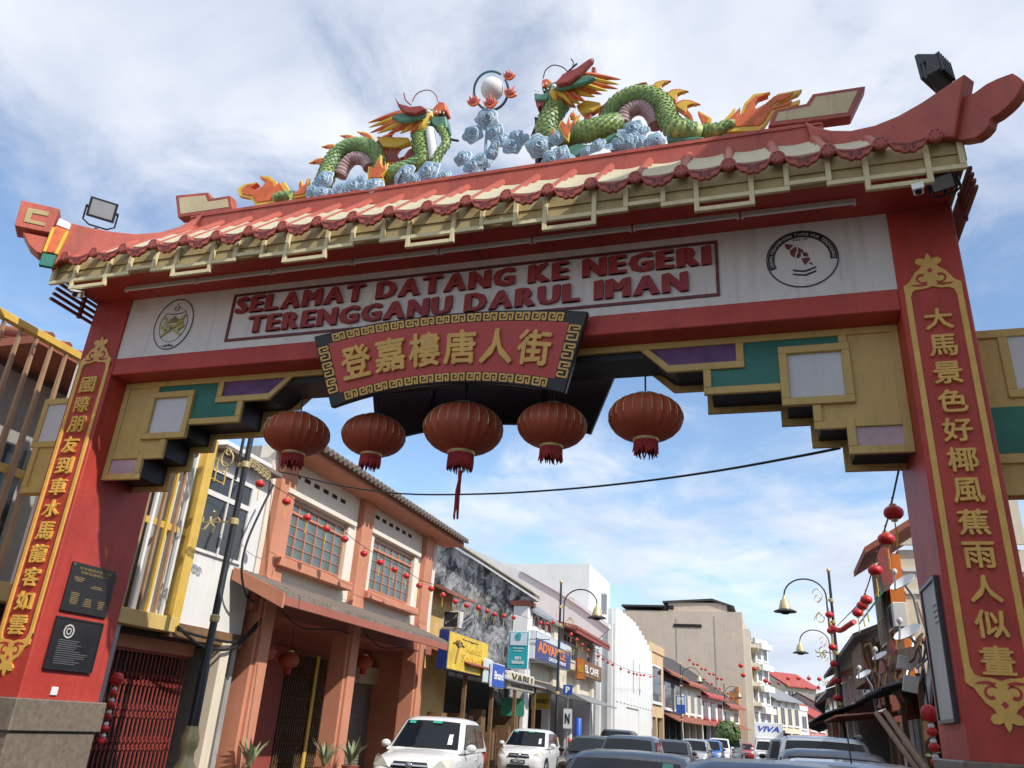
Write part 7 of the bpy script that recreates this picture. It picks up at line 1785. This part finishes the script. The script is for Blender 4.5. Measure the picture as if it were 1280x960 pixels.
put(car('hatch', 'car_white', 'white hatchback parked behind the white people carrier', 'TAW 2268', sticker=True), -5.0, 22.4, .06)
def carat(u, Y, o, rz=0, dx=0): put(o, at(u, 930, Y=Y).x+dx, Y, rz)
carat(787, 2.6, car('sedan', 'car_grey', 'dark grey saloon with a green sticker just behind the gate', 'WLN 917', sticker=2), .03)
last = [o for o in COL.objects if o.get('label') == 'dark grey saloon with a green sticker just behind the gate'][0]; last.scale = (1, 1, .95)
put(car('sedan', 'car_navy', 'dark blue grey car right in front of the gate, only its roof showing', 'TBC 801'), 3.55, -1.75, 0)
bpy.context.view_layer.update()
carat(788, 15.5, car('hatch', 'car_navy', 'dark blue tall car queueing behind the dark grey saloon', 'TBA 7120'), .02)
carat(742, 20.5, car('sedan', 'car_black', 'black saloon next to the dark blue tall car', 'TAX 55'), .05)
carat(762, 34, car('suv', 'car_black', 'black tall car far behind the black saloon', 'TCA 4'), .04, .4)
carat(840, 29.5, car('sedan', 'car_grey', 'charcoal saloon with shining headlights in the middle of the street', 'TBK 338'), .03)
carat(806, 38, car('hatch', 'car_silver', 'silver hatchback half hidden behind the charcoal saloon', 'TBB 12'), .03)
carat(868, 41, car('hatch', 'car_silver', 'silver hatchback with a pale bonnet following the charcoal saloon', 'TAV 90'), 0)
carat(887, 49, car('hatch', 'car_blue', 'bright blue small car far along the queue', 'TBD 7'), 0)
carat(899, 57, car('mpv', 'car_white', 'white people carrier far along the queue behind the blue car', 'TBF 2'), 0)
carat(914, 64, car('pickup', 'car_white', 'white pickup truck far down the street by the round shrub', 'TBG 6'), 0)
carat(931, 74, car('sedan', 'car_red', 'red saloon far down the street', 'TBH 1'), 0)
carat(960, 52, car('suv', 'car_white', 'white tall car driving in front of the white box van', 'TBJ 9'), 0)
carat(996, 60, car('sedan', 'car_silver', 'silver saloon coming out from behind the white tall car', 'TBL 8'), 0)
carat(1029, 9.0, car('suv', 'car_silver', 'silver tall car with roof rails on the right of the street', 'TBM 3', rails=True), 0)
carat(1040, 4.9, car('hatch', 'car_navy', 'navy hatchback in front of the silver tall car with roof rails', 'TBN 5'), -.02)
carat(1062, .9, car('sedan', 'car_silver', 'silver saloon with roof antenna beside the right pillar', 'TBP 4', antenna=True), -.02)
carat(990, 24.0, car('suv', 'car_black', 'black tall car ahead of the silver one with roof rails', 'TBQ 6'), 0)
# box van
V = thing('van', 'white box van with blue lettering above its cab far down the street', 'van', (0, 0, 0))
bx('box_body', 'car_white', V, -1.05, 1.05, -1.2, 3.4, .7, 3.0, .03); bx('cab', 'car_white', V, -.95, .95, -2.9, -1.2, .45, 2.0, .08)
MB().slab([(-.82, -2.93, 1.25), (.82, -2.93, 1.25), (.76, -2.78, 1.88), (-.76, -2.78, 1.88)], (0, -.03, 0)).build('windscreen', 'car_glass', V)
m = MB(); text(m, 'VIVA', (0, -1.215, 2.55), 1.5, .4, depth=.02, fat=.03, shear=.3); m.build('lettering', 'sign_blue', V)
for sg in (-1, 1):
    bx('headlight', 'headlight', V, sg*.55, sg*.88, -2.94, -2.90, .72, .9)
    for y in (-2.2, 2.3): MB().tube([(sg*.75, y, .38), (sg*1.0, y, .38)], .38, 18).build('wheel', 'tyre', V, smooth=40)
bx('bumper', 'car_trim', V, -.95, .95, -2.98, -2.9, .42, .62)
q = at(962, 930, Y=60.0); V.location = (q.x, 61, 0)
